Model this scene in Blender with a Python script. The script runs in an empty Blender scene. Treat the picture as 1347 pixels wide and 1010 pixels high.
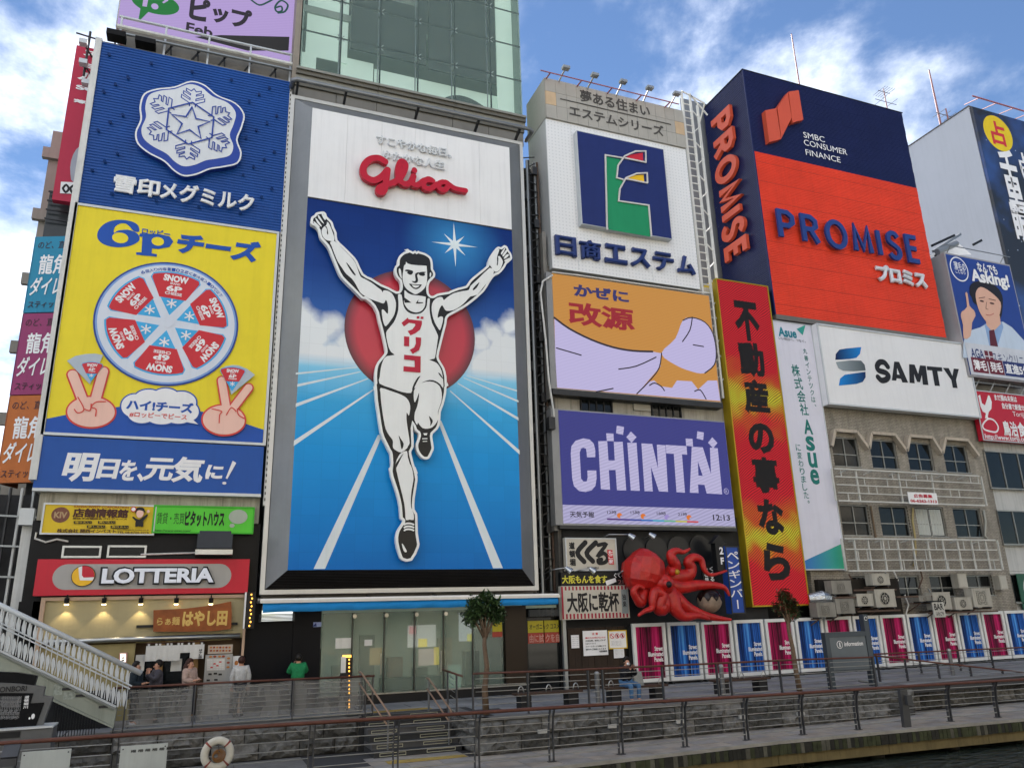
import bpy, math, random
from mathutils import Vector, Matrix
random.seed(7)
R_ = random.random
S = bpy.context.scene
COL = S.collection

# ------------------------------------------------------------------ camera
PITCH, YAW, EYE = 16.669, 21.9006, 2.7
def _norm(v): return v / v.length
FPX, CX, CY = 1020.0, 673.5, 505.0
def _ray(px, py): return Vector((px - CX, -(py - CY), -FPX))
_Z = _norm(_ray(575, -2900))
_X = _ray(3330, 734); _X = _norm(_X - _X.dot(_Z) * _Z)
_Y = _Z.cross(_X)
ROT = Matrix((_X, _Y, _Z))            # camera axes -> world axes
cam = bpy.data.cameras.new('camera')
cam.sensor_width = 36.0
cam.lens = FPX / 1347.0 * 36.0
cam.clip_end = 3000
cam.clip_start = 0.1
camo = bpy.data.objects.new('camera', cam)
COL.objects.link(camo)
camo.matrix_world = Matrix.Translation((0, 0, EYE)) @ ROT.to_4x4()
S.camera = camo

# ------------------------------------------------------------------ world, sun, exposure
SUN_EL, SUN_AZ = math.radians(44), math.radians(8)      # sun behind the street front, a little to the right (+Y is into the buildings)
W = bpy.data.worlds.new('World'); S.world = W; W.use_nodes = True
nt = W.node_tree; N = nt.nodes; L = nt.links
for n in list(N): N.remove(n)
out = N.new('ShaderNodeOutputWorld'); bg = N.new('ShaderNodeBackground'); L.new(bg.outputs[0], out.inputs[0])
sky = N.new('ShaderNodeTexSky'); sky.sky_type = 'NISHITA'; sky.sun_disc = False
sky.sun_elevation = SUN_EL; sky.sun_rotation = SUN_AZ; sky.air_density = 1.0; sky.dust_density = 0.0; sky.ozone_density = 3.0
bg.inputs[1].default_value = 0.1
tc = N.new('ShaderNodeTexCoord')
def mth(op, a, b=None, c=None, clamp=False):
 n = N.new('ShaderNodeMath'); n.operation = op; n.use_clamp = clamp
 for i, v in enumerate((a, b, c)):
  if v is None: continue
  if isinstance(v, (int, float)): n.inputs[i].default_value = v
  else: L.new(v, n.inputs[i])
 return n.outputs[0]
sep = N.new('ShaderNodeSeparateXYZ'); L.new(tc.outputs['Generated'], sep.inputs[0])
zz = mth('ADD', mth('MAXIMUM', sep.outputs[2], 0.0), 0.22)
cmb = N.new('ShaderNodeCombineXYZ')
L.new(mth('DIVIDE', sep.outputs[0], zz), cmb.inputs[0]); L.new(mth('DIVIDE', sep.outputs[1], zz), cmb.inputs[1])
def skynoise(scale, detail, rough, off, dist=0.0):
 mp = N.new('ShaderNodeMapping'); mp.inputs['Location'].default_value = off
 L.new(cmb.outputs[0], mp.inputs[0])
 n = N.new('ShaderNodeTexNoise'); n.inputs['Scale'].default_value = scale; n.inputs['Detail'].default_value = detail
 n.inputs['Roughness'].default_value = rough; n.inputs['Distortion'].default_value = dist
 L.new(mp.outputs[0], n.inputs['Vector']); return n.outputs[0]
CLOUD_OFF = (14.8, 7.4, 0.0)
n1 = skynoise(0.95, 12, 0.6, CLOUD_OFF, 0.25)
n2 = skynoise(2.6, 10, 0.6, (7.3, 2.2, 0), 0.2)
base = mth('ADD', mth('MULTIPLY', n1, 0.72), mth('MULTIPLY', n2, 0.28))
# more cloud cover away to the left, thinning to the right
bias = mth('MULTIPLY', mth('SUBTRACT', 0.42, sep.outputs[0]), 0.10)
base = mth('ADD', base, bias)
mr = N.new('ShaderNodeMapRange'); mr.interpolation_type = 'SMOOTHSTEP'
L.new(base, mr.inputs[0]); mr.inputs[1].default_value = 0.455; mr.inputs[2].default_value = 0.60
n3 = skynoise(1.7, 9, 0.6, (1.3, 5.2, 0), 0.3)
mr2 = N.new('ShaderNodeMapRange'); L.new(n3, mr2.inputs[0]); mr2.inputs[1].default_value = 0.34; mr2.inputs[2].default_value = 0.60
ccol = N.new('ShaderNodeMix'); ccol.data_type = 'RGBA'
L.new(mr2.outputs[0], ccol.inputs[0])
ccol.inputs[6].default_value = (8.0, 8.1, 8.3, 1); ccol.inputs[7].default_value = (2.4, 2.75, 3.35, 1)
skc = N.new('ShaderNodeMix'); skc.data_type = 'RGBA'; skc.blend_type = 'MULTIPLY'; skc.inputs[0].default_value = 1
L.new(sky.outputs[0], skc.inputs[6]); skc.inputs[7].default_value = (0.33, 0.35, 0.375, 1)
mx = N.new('ShaderNodeMix'); mx.data_type = 'RGBA'
L.new(mth('MULTIPLY', mr.outputs[0], 0.97), mx.inputs[0]); L.new(skc.outputs[2], mx.inputs[6]); L.new(ccol.outputs[2], mx.inputs[7])
L.new(mx.outputs[2], bg.inputs[0])

sun = bpy.data.lights.new('sun', 'SUN'); sun.energy = 5.0; sun.angle = math.radians(0.5); sun.color = (1, 0.95, 0.88)
suno = bpy.data.objects.new('sun', sun); COL.objects.link(suno)
sd = Vector((math.sin(SUN_AZ) * math.cos(SUN_EL), math.cos(SUN_AZ) * math.cos(SUN_EL), math.sin(SUN_EL)))
suno.rotation_euler = sd.to_track_quat('Z', 'Y').to_euler(); suno.location = sd * 80
S.view_settings.view_transform = 'Standard'; S.view_settings.look = 'None'
S.view_settings.exposure = 1.9; S.view_settings.gamma = 1; S.view_settings.use_curve_mapping = False
S.cycles.max_bounces = 6; S.cycles.diffuse_bounces = 3; S.cycles.glossy_bounces = 3; S.cycles.transmission_bounces = 5
S.cycles.transparent_max_bounces = 12; S.cycles.caustics_reflective = False; S.cycles.caustics_refractive = False

# ------------------------------------------------------------------ helpers
def at(px, py, Y=None, z=None):
 """The point of the street front (plane at depth Y) or of the ground (height z) seen at a pixel of the photograph."""
 d = ROT @ _ray(px, py)
 t = Y / d[1] if Y is not None else (z - EYE) / d[2]
 return Vector((0, 0, EYE)) + d * t
def P(px, py, Y=28.0):
 v = at(px, py, Y=Y); return (v[0], v[2])
def ZM(x0, y0, s, Y):
 return lambda u, v: P(x0 + u / s, y0 + v / s, Y)

def lin(h):
 h = h.lstrip('#'); c = [int(h[i:i + 2], 16) / 255 for i in (0, 2, 4)]
 return tuple((x / 12.92 if x <= 0.04045 else ((x + 0.055) / 1.055) ** 2.4) for x in c) + (1,)
MATS = {}
def M(name, col='808080', rough=0.55, metal=0.0, emit=0.0, var=0.12, vscale=1.2, bump=0.0, bscale=20.0, streak=0.0, alpha=1.0, trans=0.0, spec=0.25, ecol=None):
 """plain surface with uneven colour, optional rain streaks and fine relief"""
 if name in MATS: return MATS[name]
 m = bpy.data.materials.new(name); m.use_nodes = True; MATS[name] = m
 t = m.node_tree; n = t.nodes; l = t.links; b = n['Principled BSDF']
 c = lin(col) if isinstance(col, str) else col
 b.inputs['Roughness'].default_value = rough; b.inputs['Metallic'].default_value = metal
 b.inputs['Specular IOR Level'].default_value = spec
 if trans: b.inputs['Transmission Weight'].default_value = trans
 if alpha < 1: b.inputs['Alpha'].default_value = alpha
 tcn = n.new('ShaderNodeNewGeometry')
 if var > 0 and not streak and emit == 0: streak = 0.07
 if var > 0 or streak > 0:
  ns = n.new('ShaderNodeTexNoise'); ns.inputs['Scale'].default_value = vscale; ns.inputs['Detail'].default_value = 6; ns.inputs['Roughness'].default_value = 0.65
  l.new(tcn.outputs['Position'], ns.inputs['Vector'])
  rp = n.new('ShaderNodeMapRange'); l.new(ns.outputs[0], rp.inputs[0]); rp.inputs[1].default_value = 0.3; rp.inputs[2].default_value = 0.7
  rp.inputs[3].default_value = 1 - var; rp.inputs[4].default_value = 1 + var * 0.4
  fac = rp.outputs[0]
  if streak > 0:
   mp = n.new('ShaderNodeMapping'); mp.inputs['Scale'].default_value = (3.5, 3.5, 0.16); l.new(tcn.outputs['Position'], mp.inputs[0])
   s2 = n.new('ShaderNodeTexNoise'); s2.inputs['Scale'].default_value = 1.6; s2.inputs['Detail'].default_value = 7; s2.inputs['Roughness'].default_value = 0.7; l.new(mp.outputs[0], s2.inputs['Vector'])
   r2 = n.new('ShaderNodeMapRange'); l.new(s2.outputs[0], r2.inputs[0]); r2.inputs[1].default_value = 0.48; r2.inputs[2].default_value = 0.75
   r2.inputs[3].default_value = 1; r2.inputs[4].default_value = 1 - streak
   mu = n.new('ShaderNodeMath'); mu.operation = 'MULTIPLY'; l.new(fac, mu.inputs[0]); l.new(r2.outputs[0], mu.inputs[1]); fac = mu.outputs[0]
  vm = n.new('ShaderNodeVectorMath'); vm.operation = 'SCALE'; vm.inputs[0].default_value = c[:3]; l.new(fac, vm.inputs['Scale'])
  l.new(vm.outputs[0], b.inputs['Base Color'])
  if emit > 0: l.new(vm.outputs[0], b.inputs['Emission Color'])
 else:
  b.inputs['Base Color'].default_value = c
  if emit > 0: b.inputs['Emission Color'].default_value = lin(ecol) if ecol else c
 if ecol and emit > 0:
  for k in list(l):
   if k.to_socket == b.inputs['Emission Color']: l.remove(k)
  b.inputs['Emission Color'].default_value = lin(ecol)
 b.inputs['Emission Strength'].default_value = emit
 if bump > 0:
  nb = n.new('ShaderNodeTexNoise'); nb.inputs['Scale'].default_value = bscale; nb.inputs['Detail'].default_value = 5; l.new(tcn.outputs['Position'], nb.inputs['Vector'])
  bp = n.new('ShaderNodeBump'); bp.inputs['Strength'].default_value = bump; bp.inputs['Distance'].default_value = 0.05
  l.new(nb.outputs[0], bp.inputs['Height']); l.new(bp.outputs[0], b.inputs['Normal'])
 return m

class MB:
 def __init__(s): s.v = []; s.f = []
 def add(s, vs, fs):
  k = len(s.v); s.v += [tuple(v) for v in vs]; s.f += [tuple(i + k for i in f) for f in fs]; return s
 def box(s, x0, x1, y0, y1, z0, z1):
  return s.add([(x0, y0, z0), (x1, y0, z0), (x1, y1, z0), (x0, y1, z0), (x0, y0, z1), (x1, y0, z1), (x1, y1, z1), (x0, y1, z1)],
                     [(0, 3, 2, 1), (4, 5, 6, 7), (0, 1, 5, 4), (1, 2, 6, 5), (2, 3, 7, 6), (3, 0, 4, 7)])
 def tube(s, pts, r, seg=8, cap=True):
  pts = [Vector(p) for p in pts]; n = len(pts); rs = r if isinstance(r, (list, tuple)) else [r] * n
  vs = []; up = None
  for i, p in enumerate(pts):
   d = (pts[min(i + 1, n - 1)] - pts[max(i - 1, 0)]).normalized()
   if up is None:
    up = Vector((0, 0, 1)) if abs(d.z) < 0.9 else Vector((1, 0, 0))
   a = d.cross(up).normalized(); b = a.cross(d).normalized(); up = b
   for k in range(seg):
    t = 2 * math.pi * (k + 0.5) / seg
    vs.append(p + (a * math.cos(t) + b * math.sin(t)) * rs[i])
  fs = [(i * seg + k, i * seg + (k + 1) % seg, (i + 1) * seg + (k + 1) % seg, (i + 1) * seg + k) for i in range(n - 1) for k in range(seg)]
  if cap: fs += [tuple(reversed(range(seg))), tuple(range((n - 1) * seg, n * seg))]
  return s.add(vs, fs)
 def bar(s, a, b, w, h=None):
  """square section bar between two points"""
  a = Vector(a); b = Vector(b); h = h or w; d = (b - a).normalized()
  up = Vector((0, 0, 1)) if abs(d.z) < 0.95 else Vector((0, 1, 0))
  u = d.cross(up).normalized() * w / 2; q = u.cross(d).normalized() * h / 2
  vs = [p + i * u + j * q for p in (a, b) for i, j in ((-1, -1), (1, -1), (1, 1), (-1, 1))]
  return s.add(vs, [(0, 1, 2, 3), (7, 6, 5, 4), (0, 4, 5, 1), (1, 5, 6, 2), (2, 6, 7, 3), (3, 7, 4, 0)])
 def prism(s, pts, y0, y1, back=True):
  """outline in x,z pushed from y0 (front) to y1"""
  n = len(pts)
  ar = sum(pts[i][0] * pts[(i + 1) % n][1] - pts[(i + 1) % n][0] * pts[i][1] for i in range(n))
  if ar < 0: pts = list(reversed(pts))
  s.add([(x, y0, z) for x, z in pts] + [(x, y1, z) for x, z in pts],
              [tuple(range(n))] + ([tuple(reversed(range(n, 2 * n)))] if back else []) + [(i, i + n, (i + 1) % n + n, (i + 1) % n) for i in range(n)])
  return s
 def lathe(s, prof, c=(0, 0, 0), seg=16):
  k = len(prof)
  vs = [(c[0] + r * math.cos(2 * math.pi * j / seg), c[1] + r * math.sin(2 * math.pi * j / seg), c[2] + z) for j in range(seg) for r, z in prof]
  fs = [(j * k + i, ((j + 1) % seg) * k + i, ((j + 1) % seg) * k + i + 1, j * k + i + 1) for j in range(seg) for i in range(k - 1)]
  return s.add(vs, fs)
ORG = {}
def org(o):
 while o is not None:
  if o.name in ORG: return ORG[o.name]
  o = o.parent
 return Vector((0, 0, 0))
def link(name, me, parent=None, **kw):
 o = bpy.data.objects.new(name, me); COL.objects.link(o)
 if parent is not None: o.parent = parent
 for k, v in kw.items():
  if v is not None: o[{'cat': 'category'}.get(k, k)] = v
 return o
def obj(name, mb, mat, parent=None, smooth=False, label=None, cat=None, group=None, kind=None, loc=None, local=False):
 """one mesh object; vertices are given in world space unless local"""
 me = bpy.data.meshes.new(name)
 o0 = org(parent) if not local else Vector((0, 0, 0))
 if parent is None and loc is not None and not local: o0 = Vector(loc)
 me.from_pydata([(v[0] - o0[0], v[1] - o0[1], v[2] - o0[2]) for v in mb.v], [], mb.f)
 me.materials.append(mat); me.update()
 if smooth: me.polygons.foreach_set('use_smooth', [True] * len(me.polygons))
 o = link(name, me, parent, label=label, cat=cat, group=group, kind=kind)
 if loc is not None: o.location = loc
 if parent is None: ORG[o.name] = Vector(loc) if (loc is not None and not local) else Vector((0, 0, 0))
 return o
def inst(o, name, parent, loc, rot=None, scale=None, mat=None):
 c = bpy.data.objects.new(name, o if isinstance(o, bpy.types.Mesh) else o.data); COL.objects.link(c)
 c.parent = parent; c.location = Vector(loc) - (org(parent) if parent else Vector((0, 0, 0)))
 if rot: c.rotation_euler = rot
 if scale: c.scale = scale
 return c
def mesh(mb, mat, name='piece', smooth=False):
 me = bpy.data.meshes.new(name); me.from_pydata(mb.v, [], mb.f); me.materials.append(mat); me.update()
 if smooth: me.polygons.foreach_set('use_smooth', [True] * len(me.polygons))
 return me
def thing(name, loc, label, cat, group=None, rz=0):
 o = link(name, None, None, label=label, cat=cat, group=group); o.location = loc; o.rotation_euler = (0, 0, rz)
 ORG[o.name] = Vector(loc); o.empty_display_size = 0.3
 return o
def box(name, x0, x1, y0, y1, z0, z1, mat, parent=None, **kw):
 return obj(name, MB().box(x0, x1, y0, y1, z0, z1), mat, parent, **kw)
def copy_tree(o, parent=None, loc=None, rz=None, **kw):
 c = o.copy(); COL.objects.link(c); c.parent = parent
 if loc is not None: c.location = loc
 if rz is not None: c.rotation_euler = (0, 0, rz)
 for k, v in kw.items(): c[{'cat': 'category'}.get(k, k)] = v
 for ch in list(o.children): copy_tree(ch, c)
 return c

def smooth_pts(pts, n=4, closed=True):
 out = []; m = len(pts)
 for i in range(m if closed else m - 1):
  p0, p1, p2, p3 = (pts[(i - 1) % m], pts[i], pts[(i + 1) % m], pts[(i + 2) % m]) if closed else (pts[max(i - 1, 0)], pts[i], pts[i + 1], pts[min(i + 2, m - 1)])
  for k in range(n):
   t = k / n
   out.append(tuple(0.5 * (2 * b + (c - a) * t + (2 * a - 5 * b + 4 * c - d) * t * t + (3 * b - a - 3 * c + d) * t ** 3) for a, b, c, d in zip(p0, p1, p2, p3)))
 if not closed: out.append(tuple(pts[-1]))
 return out
def inset(pts, d):
 n = len(pts); ar = sum(pts[i][0] * pts[(i + 1) % n][1] - pts[(i + 1) % n][0] * pts[i][1] for i in range(n)); sg = 1 if ar > 0 else -1
 o = []
 for i in range(n):
  a, b, c = Vector(pts[i - 1]), Vector(pts[i]), Vector(pts[(i + 1) % n])
  e1 = (b - a); e2 = (c - b)
  if e1.length < 1e-9 or e2.length < 1e-9: o.append(tuple(b)); continue
  n1 = Vector((-e1.y, e1.x)).normalized(); n2 = Vector((-e2.y, e2.x)).normalized(); nn = n1 + n2
  if nn.length < 0.3: nn = n1
  nn.normalize(); k = min(1.6, 1 / max(0.4, nn.dot(n1)))
  o.append(tuple(b + nn * d * k * sg))
 return o
TXT = {}
def text_mesh(body, bold, ext, res=3):
 key = (body, bold, ext)
 if key in TXT: return TXT[key]
 c = bpy.data.curves.new('lettering', 'FONT'); c.body = body; c.size = 1; c.resolution_u = res
 c.bevel_depth = bold; c.bevel_resolution = 0; c.extrude = ext
 o = bpy.data.objects.new('lettering', c); COL.objects.link(o)
 dg = bpy.context.evaluated_depsgraph_get(); me = o.evaluated_get(dg).to_mesh()
 vs = [tuple(v.co) for v in me.vertices]; fs = [tuple(p.vertices) for p in me.polygons]
 o.evaluated_get(dg).to_mesh_clear(); bpy.data.objects.remove(o); bpy.data.curves.remove(c)
 TXT[key] = (vs, fs); return vs, fs
class Art:
 """flat print and lettering laid on the front of a board, each layer a few millimetres proud of the last"""
 def __init__(s, parent, Y, tf=None, step=0.004): s.p = parent; s.Y = Y; s.y = Y; s.tf = tf or (lambda u, v: P(u, v, Y)); s.st = step
 def up(s, k=1): s.y -= s.st * k; return s.y
 def poly(s, name, pts, mat, sm=0, raw=False, t=None, ins=0, closed=True):
  q = [tuple(p) if raw else s.tf(*p) for p in pts]
  if sm: q = smooth_pts(q, sm)
  if ins: q = inset(q, ins)
  s.up(); y = s.y
  if t: s.y -= t; y = s.y
  return obj(name, MB().prism(q, y, y + (t or 0.002) + 0.0015), mat, s.p)
 def ell(s, name, c, r, mat, raw=False, seg=40, t=None, rot=0):
  if not raw:
   c0 = s.tf(*c); rx = abs(s.tf(c[0] + r[0], c[1])[0] - c0[0]); rz = abs(s.tf(c[0], c[1] - r[1])[1] - c0[1])
  else: c0 = c; rx, rz = r
  return s.poly(name, [(c0[0] + rx * math.cos(a) * math.cos(rot) - rz * math.sin(a) * math.sin(rot), c0[1] + rx * math.cos(a) * math.sin(rot) + rz * math.sin(a) * math.cos(rot)) for a in [2 * math.pi * i / seg for i in range(seg)]], mat, raw=True, t=t)
 def stroke(s, name, pts, w, mat, sm=0, raw=False, t=None, closed=False, taper=False, cap=True):
  q = [tuple(p) if raw else s.tf(*p) for p in pts]
  if sm: q = smooth_pts(q, sm, closed)
  if closed: q = q + [q[0], q[1]]
  s.up(); y0 = s.y
  if t: s.y -= t; y0 = s.y
  n = len(q); L_ = []; Rr = []
  for i in range(n):
   a = Vector(q[max(i - 1, 0)]); b = Vector(q[i]); c = Vector(q[min(i + 1, n - 1)])
   d1 = (b - a); d2 = (c - b)
   if d1.length < 1e-9: d1 = d2
   if d2.length < 1e-9: d2 = d1
   n1 = Vector((-d1.y, d1.x)).normalized(); n2 = Vector((-d2.y, d2.x)).normalized(); nn = (n1 + n2)
   if nn.length < 0.2: nn = n1
   nn.normalize(); k = min(1.5, 1 / max(0.5, nn.dot(n1)))
   ww = w / 2 * (math.sin(math.pi * (i + 0.4) / (n - 0.2)) if taper else 1)
   yy = -0.0008 * i / n
   L_.append((b + nn * ww * k, yy)); Rr.append((b - nn * ww * k, yy))
  mb = MB(); th = (t or 0.002) + 0.0015
  vs = []
  for (l_, yy), (r_, _) in zip(L_, Rr):
   vs += [(l_[0], y0 + yy, l_[1]), (r_[0], y0 + yy, r_[1]), (l_[0], y0 + yy + th, l_[1]), (r_[0], y0 + yy + th, r_[1])]
  fs = []
  for i in range(n - 1):
   a = 4 * i; b = a + 4
   fs += [(a, a + 1, b + 1, b), (a + 2, b + 2, b + 3, a + 3), (a, b, b + 2, a + 2), (a + 1, a + 3, b + 3, b + 1)]
  fs += [(0, 2, 3, 1), (4 * n - 4, 4 * n - 3, 4 * n - 1, 4 * n - 2)]
  mb.add(vs, fs)
  if cap and not taper and not closed:
   for e, yy in ((q[0], -0.0012), (q[-1], -0.0016)):
    mb.prism([(e[0] + w / 2 * math.cos(2 * math.pi * k / 14), e[1] + w / 2 * math.sin(2 * math.pi * k / 14)) for k in range(14)], y0 + yy, y0 + yy + th)
  s.y -= 0.002
  return obj(name, mb, mat, s.p)
 def text(s, body, tl, br, mat, bold=0.0, ext=0.0, raw=False, rot=0.0, shear=0.0, name='lettering', back=None, keep=False, thick=0.0015):
  """fit a line of lettering into the box between two corners; ext = how far it stands off the board"""
  a = tl if raw else s.tf(*tl); b = br if raw else s.tf(*br)
  vs, fs = text_mesh(body, bold, 0.05 if ext else 0.0)
  x0 = min(v[0] for v in vs); x1 = max(v[0] for v in vs); z0 = min(v[1] for v in vs); z1 = max(v[1] for v in vs)
  y0 = min(v[2] for v in vs); y1 = max(v[2] for v in vs)
  sx = (b[0] - a[0]) / (x1 - x0); sz = (a[1] - b[1]) / (z1 - z0)
  if keep: sx = sz = min(sx, sz)
  cx = (a[0] + b[0]) / 2; cz = (a[1] + b[1]) / 2
  s.up(); dep = ext if ext else thick; yb = s.y
  if ext: s.y -= ext
  ky = dep / max(1e-6, y1 - y0)
  out = []
  cr, sr = math.cos(rot), math.sin(rot)
  for v in vs:
   X = (v[0] - (x0 + x1) / 2) * sx; Z = (v[1] - (z0 + z1) / 2) * sz; X += Z * shear
   out.append((cx + X * cr - Z * sr, yb + 0.002 - (v[2] - y0) * ky if y1 > y0 else yb, cz + X * sr + Z * cr))
  s.y -= 0.001 if not ext else 0
  return obj(name, MB().add(out, fs), mat, s.p)
 def col(s, body, tl, br, mat, bold=0.0, ext=0.0, gap=0.06, raw=False, fill=True, name='lettering'):
  """vertical lettering: characters stacked between two corners"""
  a = tl if raw else s.tf(*tl); b = br if raw else s.tf(*br); n = len(body); h = (a[1] - b[1]) / n; y = s.y
  kids = []
  for i, ch in enumerate(body):
   if ch == ' ': continue
   s.y = y; t0 = a[1] - h * i; m_ = h * gap
   xw = b[0] - a[0]; dx = 0
   if ch in '、。': continue
   kids.append(s.text(ch, (a[0] + dx, t0 - m_), (b[0] - dx, t0 - h + m_), mat, bold, ext, raw=True, name=name))
  return kids
def frame_bars(name, x0, x1, z0, z1, y0, y1, w, mat, parent):
 """four frame members butted round a rectangle, one part"""
 mb = MB()
 mb.box(x0 - w, x1 + w, y0, y1, z1, z1 + w); mb.box(x0 - w, x1 + w, y0, y1, z0 - w, z0); mb.box(x0 - w, x0, y0, y1, z0, z1); mb.box(x1, x1 + w, y0, y1, z0, z1)
 return obj(name, mb, mat, parent)
def window(parent, x0, x1, z0, z1, Y, cols, rows, fm, pm, w=0.05, sill=True, name='window', rowsplit=None):
 fr = frame_bars(name, x0, x1, z0, z1, Y - 0.06, Y + 0.06, w, fm, parent)
 mb = MB(); xs = [x0 + (x1 - x0) * i / cols for i in range(cols + 1)]
 zs = rowsplit and [z0] + [z0 + (z1 - z0) * r for r in rowsplit] + [z1] or [z0 + (z1 - z0) * i / rows for i in range(rows + 1)]
 for x in xs[1:-1]: mb.box(x - w / 2, x + w / 2, Y - 0.04, Y + 0.04, z0, z1)
 for z in zs[1:-1]:
  for i in range(cols): mb.box(xs[i] + w / 2, xs[i + 1] - w / 2, Y - 0.038, Y + 0.038, z - w / 2, z + w / 2)
 if mb.v: obj('mullion', mb, fm, fr)
 for i in range(cols):
  for j in range(len(zs) - 1):
   obj('pane', MB().box(xs[i] + 0.004, xs[i + 1] - 0.004, Y + 0.002 + 0.004 * ((i + j) % 2), Y + 0.012 + 0.004 * ((i + j) % 2), zs[j] + 0.004, zs[j + 1] - 0.004), pm, fr)
 if sill: box('sill', x0 - w - 0.03, x1 + w + 0.03, Y - 0.16, Y - 0.062, z0 - w - 0.03, z0 - w + 0.02, fm, fr)
 return fr

# common materials
WHITE = M('white_paint', 'E2E3E4', 0.45, var=0.06, vscale=0.7)
DWHITE = M('weathered_white', 'CFCFCC', 0.6, var=0.14, streak=0.25)
GREYM = M('grey_metal', '8C9092', 0.4, 0.6, var=0.12)
DARKM = M('dark_metal', '3A3B3D', 0.45, 0.5, var=0.15)
STEEL = M('brushed_steel', 'A6A8A8', 0.3, 0.9, var=0.12, vscale=3)
BLACK = M('black_paint', '17181A', 0.45, var=0.2)
NAVY = M('navy_ink', '1F2F6B', 0.5, var=0.05)
GLASSD = M('dark_window_glass', '121516', 0.1, 0.0, var=0.25, spec=0.3)
WOODB = M('brown_wood', '4A2F25', 0.55, var=0.3, vscale=5)
INKB = M('black_ink', '1C1C1F', 0.5, var=0.08)
INKW = M('white_ink', 'E4E4E6', 0.5, var=0.04)
INKR = M('red_ink', 'B01F33', 0.45, var=0.06)
CONC = M('concrete', '8E8C86', 0.85, var=0.2, bump=0.2, bscale=30, streak=0.25)
RUST = M('rusty_steel', '5B4A40', 0.8, var=0.3, vscale=6)
# ------------------------------------------------------------------ the setting
WZ, LZ = -1.75, -0.95                # water and lower walkway levels; the upper promenade is z = 0
def water_mat():
 m = bpy.data.materials.new('canal_water'); m.use_nodes = True; t = m.node_tree; n = t.nodes; l = t.links; b = n['Principled BSDF']
 b.inputs['Base Color'].default_value = (0.016, 0.024, 0.018, 1); b.inputs['Roughness'].default_value = 0.08
 tcn = n.new('ShaderNodeTexCoord'); mp = n.new('ShaderNodeMapping'); mp.inputs['Scale'].default_value = (1.2, 2.6, 1); l.new(tcn.outputs['Object'], mp.inputs[0])
 a = n.new('ShaderNodeTexNoise'); a.inputs['Scale'].default_value = 1.6; a.inputs['Detail'].default_value = 5; a.inputs['Distortion'].default_value = 0.6; l.new(mp.outputs[0], a.inputs['Vector'])
 bp = n.new('ShaderNodeBump'); bp.inputs['Strength'].default_value = 0.9; bp.inputs['Distance'].default_value = 0.25
 l.new(a.outputs[0], bp.inputs['Height']); l.new(bp.outputs[0], b.inputs['Normal']); return m
obj('canal_water', MB().add([(-400, -300, WZ), (500, -300, WZ), (500, 20.6, WZ), (-400, 20.6, WZ)], [(0, 1, 2, 3)]), water_mat(), kind='structure')
obj('canal_bed', MB().add([(-400, -300, -4), (500, -300, -4), (500, 24, -4), (-400, 24, -4)], [(0, 1, 2, 3)]), M('silt', '2A2A22', 0.9), kind='structure')
PAVE = M('promenade_paving', '7C7D7F', 0.75, var=0.34, vscale=0.6, bump=0.15, bscale=40)
PAVE2 = M('promenade_paving_lighter', '88898A', 0.75, var=0.34, vscale=0.6, bump=0.15, bscale=40)
JOINT = M('paving_joint', '3C3C3D', 0.9, var=0.1)
gr = obj('promenade_ground', MB().box(-60, 500, 26.0, 600, -0.3, -0.012).box(-60, 4.8, 25.0, 26.0, -0.3, -0.012).box(7.6, 60, 22.3, 26.0, -0.3, -0.012).box(4.8, 7.6, 25.2, 26.0, -0.3, -0.012), JOINT, kind='structure')
sl = [mesh(MB().box(-0.73, 0.73, -0.48, 0.48, -0.05, 0), m, 'paving_slab') for m in (PAVE, PAVE2)]
for i in range(-6, 30):
 for j in range(6):
  x = i * 1.5 + (j % 2) * 0.75; y = 22.82 + j * 1.0
  if x < 7.6 + 0.8 and y < 25.6: continue
  if y < 25.4 and x < 8.4: continue
  if y > 28.3: continue
  inst(sl[(i * 7 + j * 3 + i * i) % 2], 'paving_slab', gr, (x, y, -0.002 - 0.003 * R_()))
# lower walkway beside the water
low = obj('lower_walkway', MB().box(-30, 60, 20.6, 26.0, LZ - 0.3, LZ - 0.014), JOINT, kind='structure')
s2 = [mesh(MB().box(-0.44, 0.44, -0.29, 0.29, -0.03, 0), m, 'deck_slab') for m in (M('deck_paving', '928E8A', 0.7, var=0.35, bump=0.1), M('deck_paving_warm', '9C948A', 0.7, var=0.35, bump=0.1))]
dwood = mesh(MB().box(-0.9, 0.9, -0.065, 0.065, -0.03, 0), M('grey_deck_board', '6E6D6B', 0.7, var=0.3, vscale=3), 'deck_board')
def edge_y(x):          # the deck edge runs very slightly askew of the buildings
 pts = [(-30, 19.9), (8, 19.75), (16, 20.05), (27, 19.5), (60, 18.8)]
 for (a, b), (c, d) in zip(pts, pts[1:]):
  if x <= c: return b + (d - b) * (x - a) / (c - a)
 return pts[-1][1]
n = 0
for i in range(0, 38):
 x = 4.2 + 0.9 * i
 for j in range(6):
  y = edge_y(x) + 0.35 + 0.6 * j
  if y > 22.4 and not (4.9 < x < 7.8 and y < 23.3): continue
  inst(s2[(i * 5 + j * 3) % 2], 'deck_slab', low, (x, y, LZ - 0.002 * ((i + j) % 3)))
for i in range(-5, 2):
 for j in range(0, 34):
  x = 2.4 + 1.82 * (i - 0.1); y = 20.0 + 0.14 * j
  if x < 3.9: inst(dwood, 'deck_board', low, (x, y, LZ + 0.001))
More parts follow.
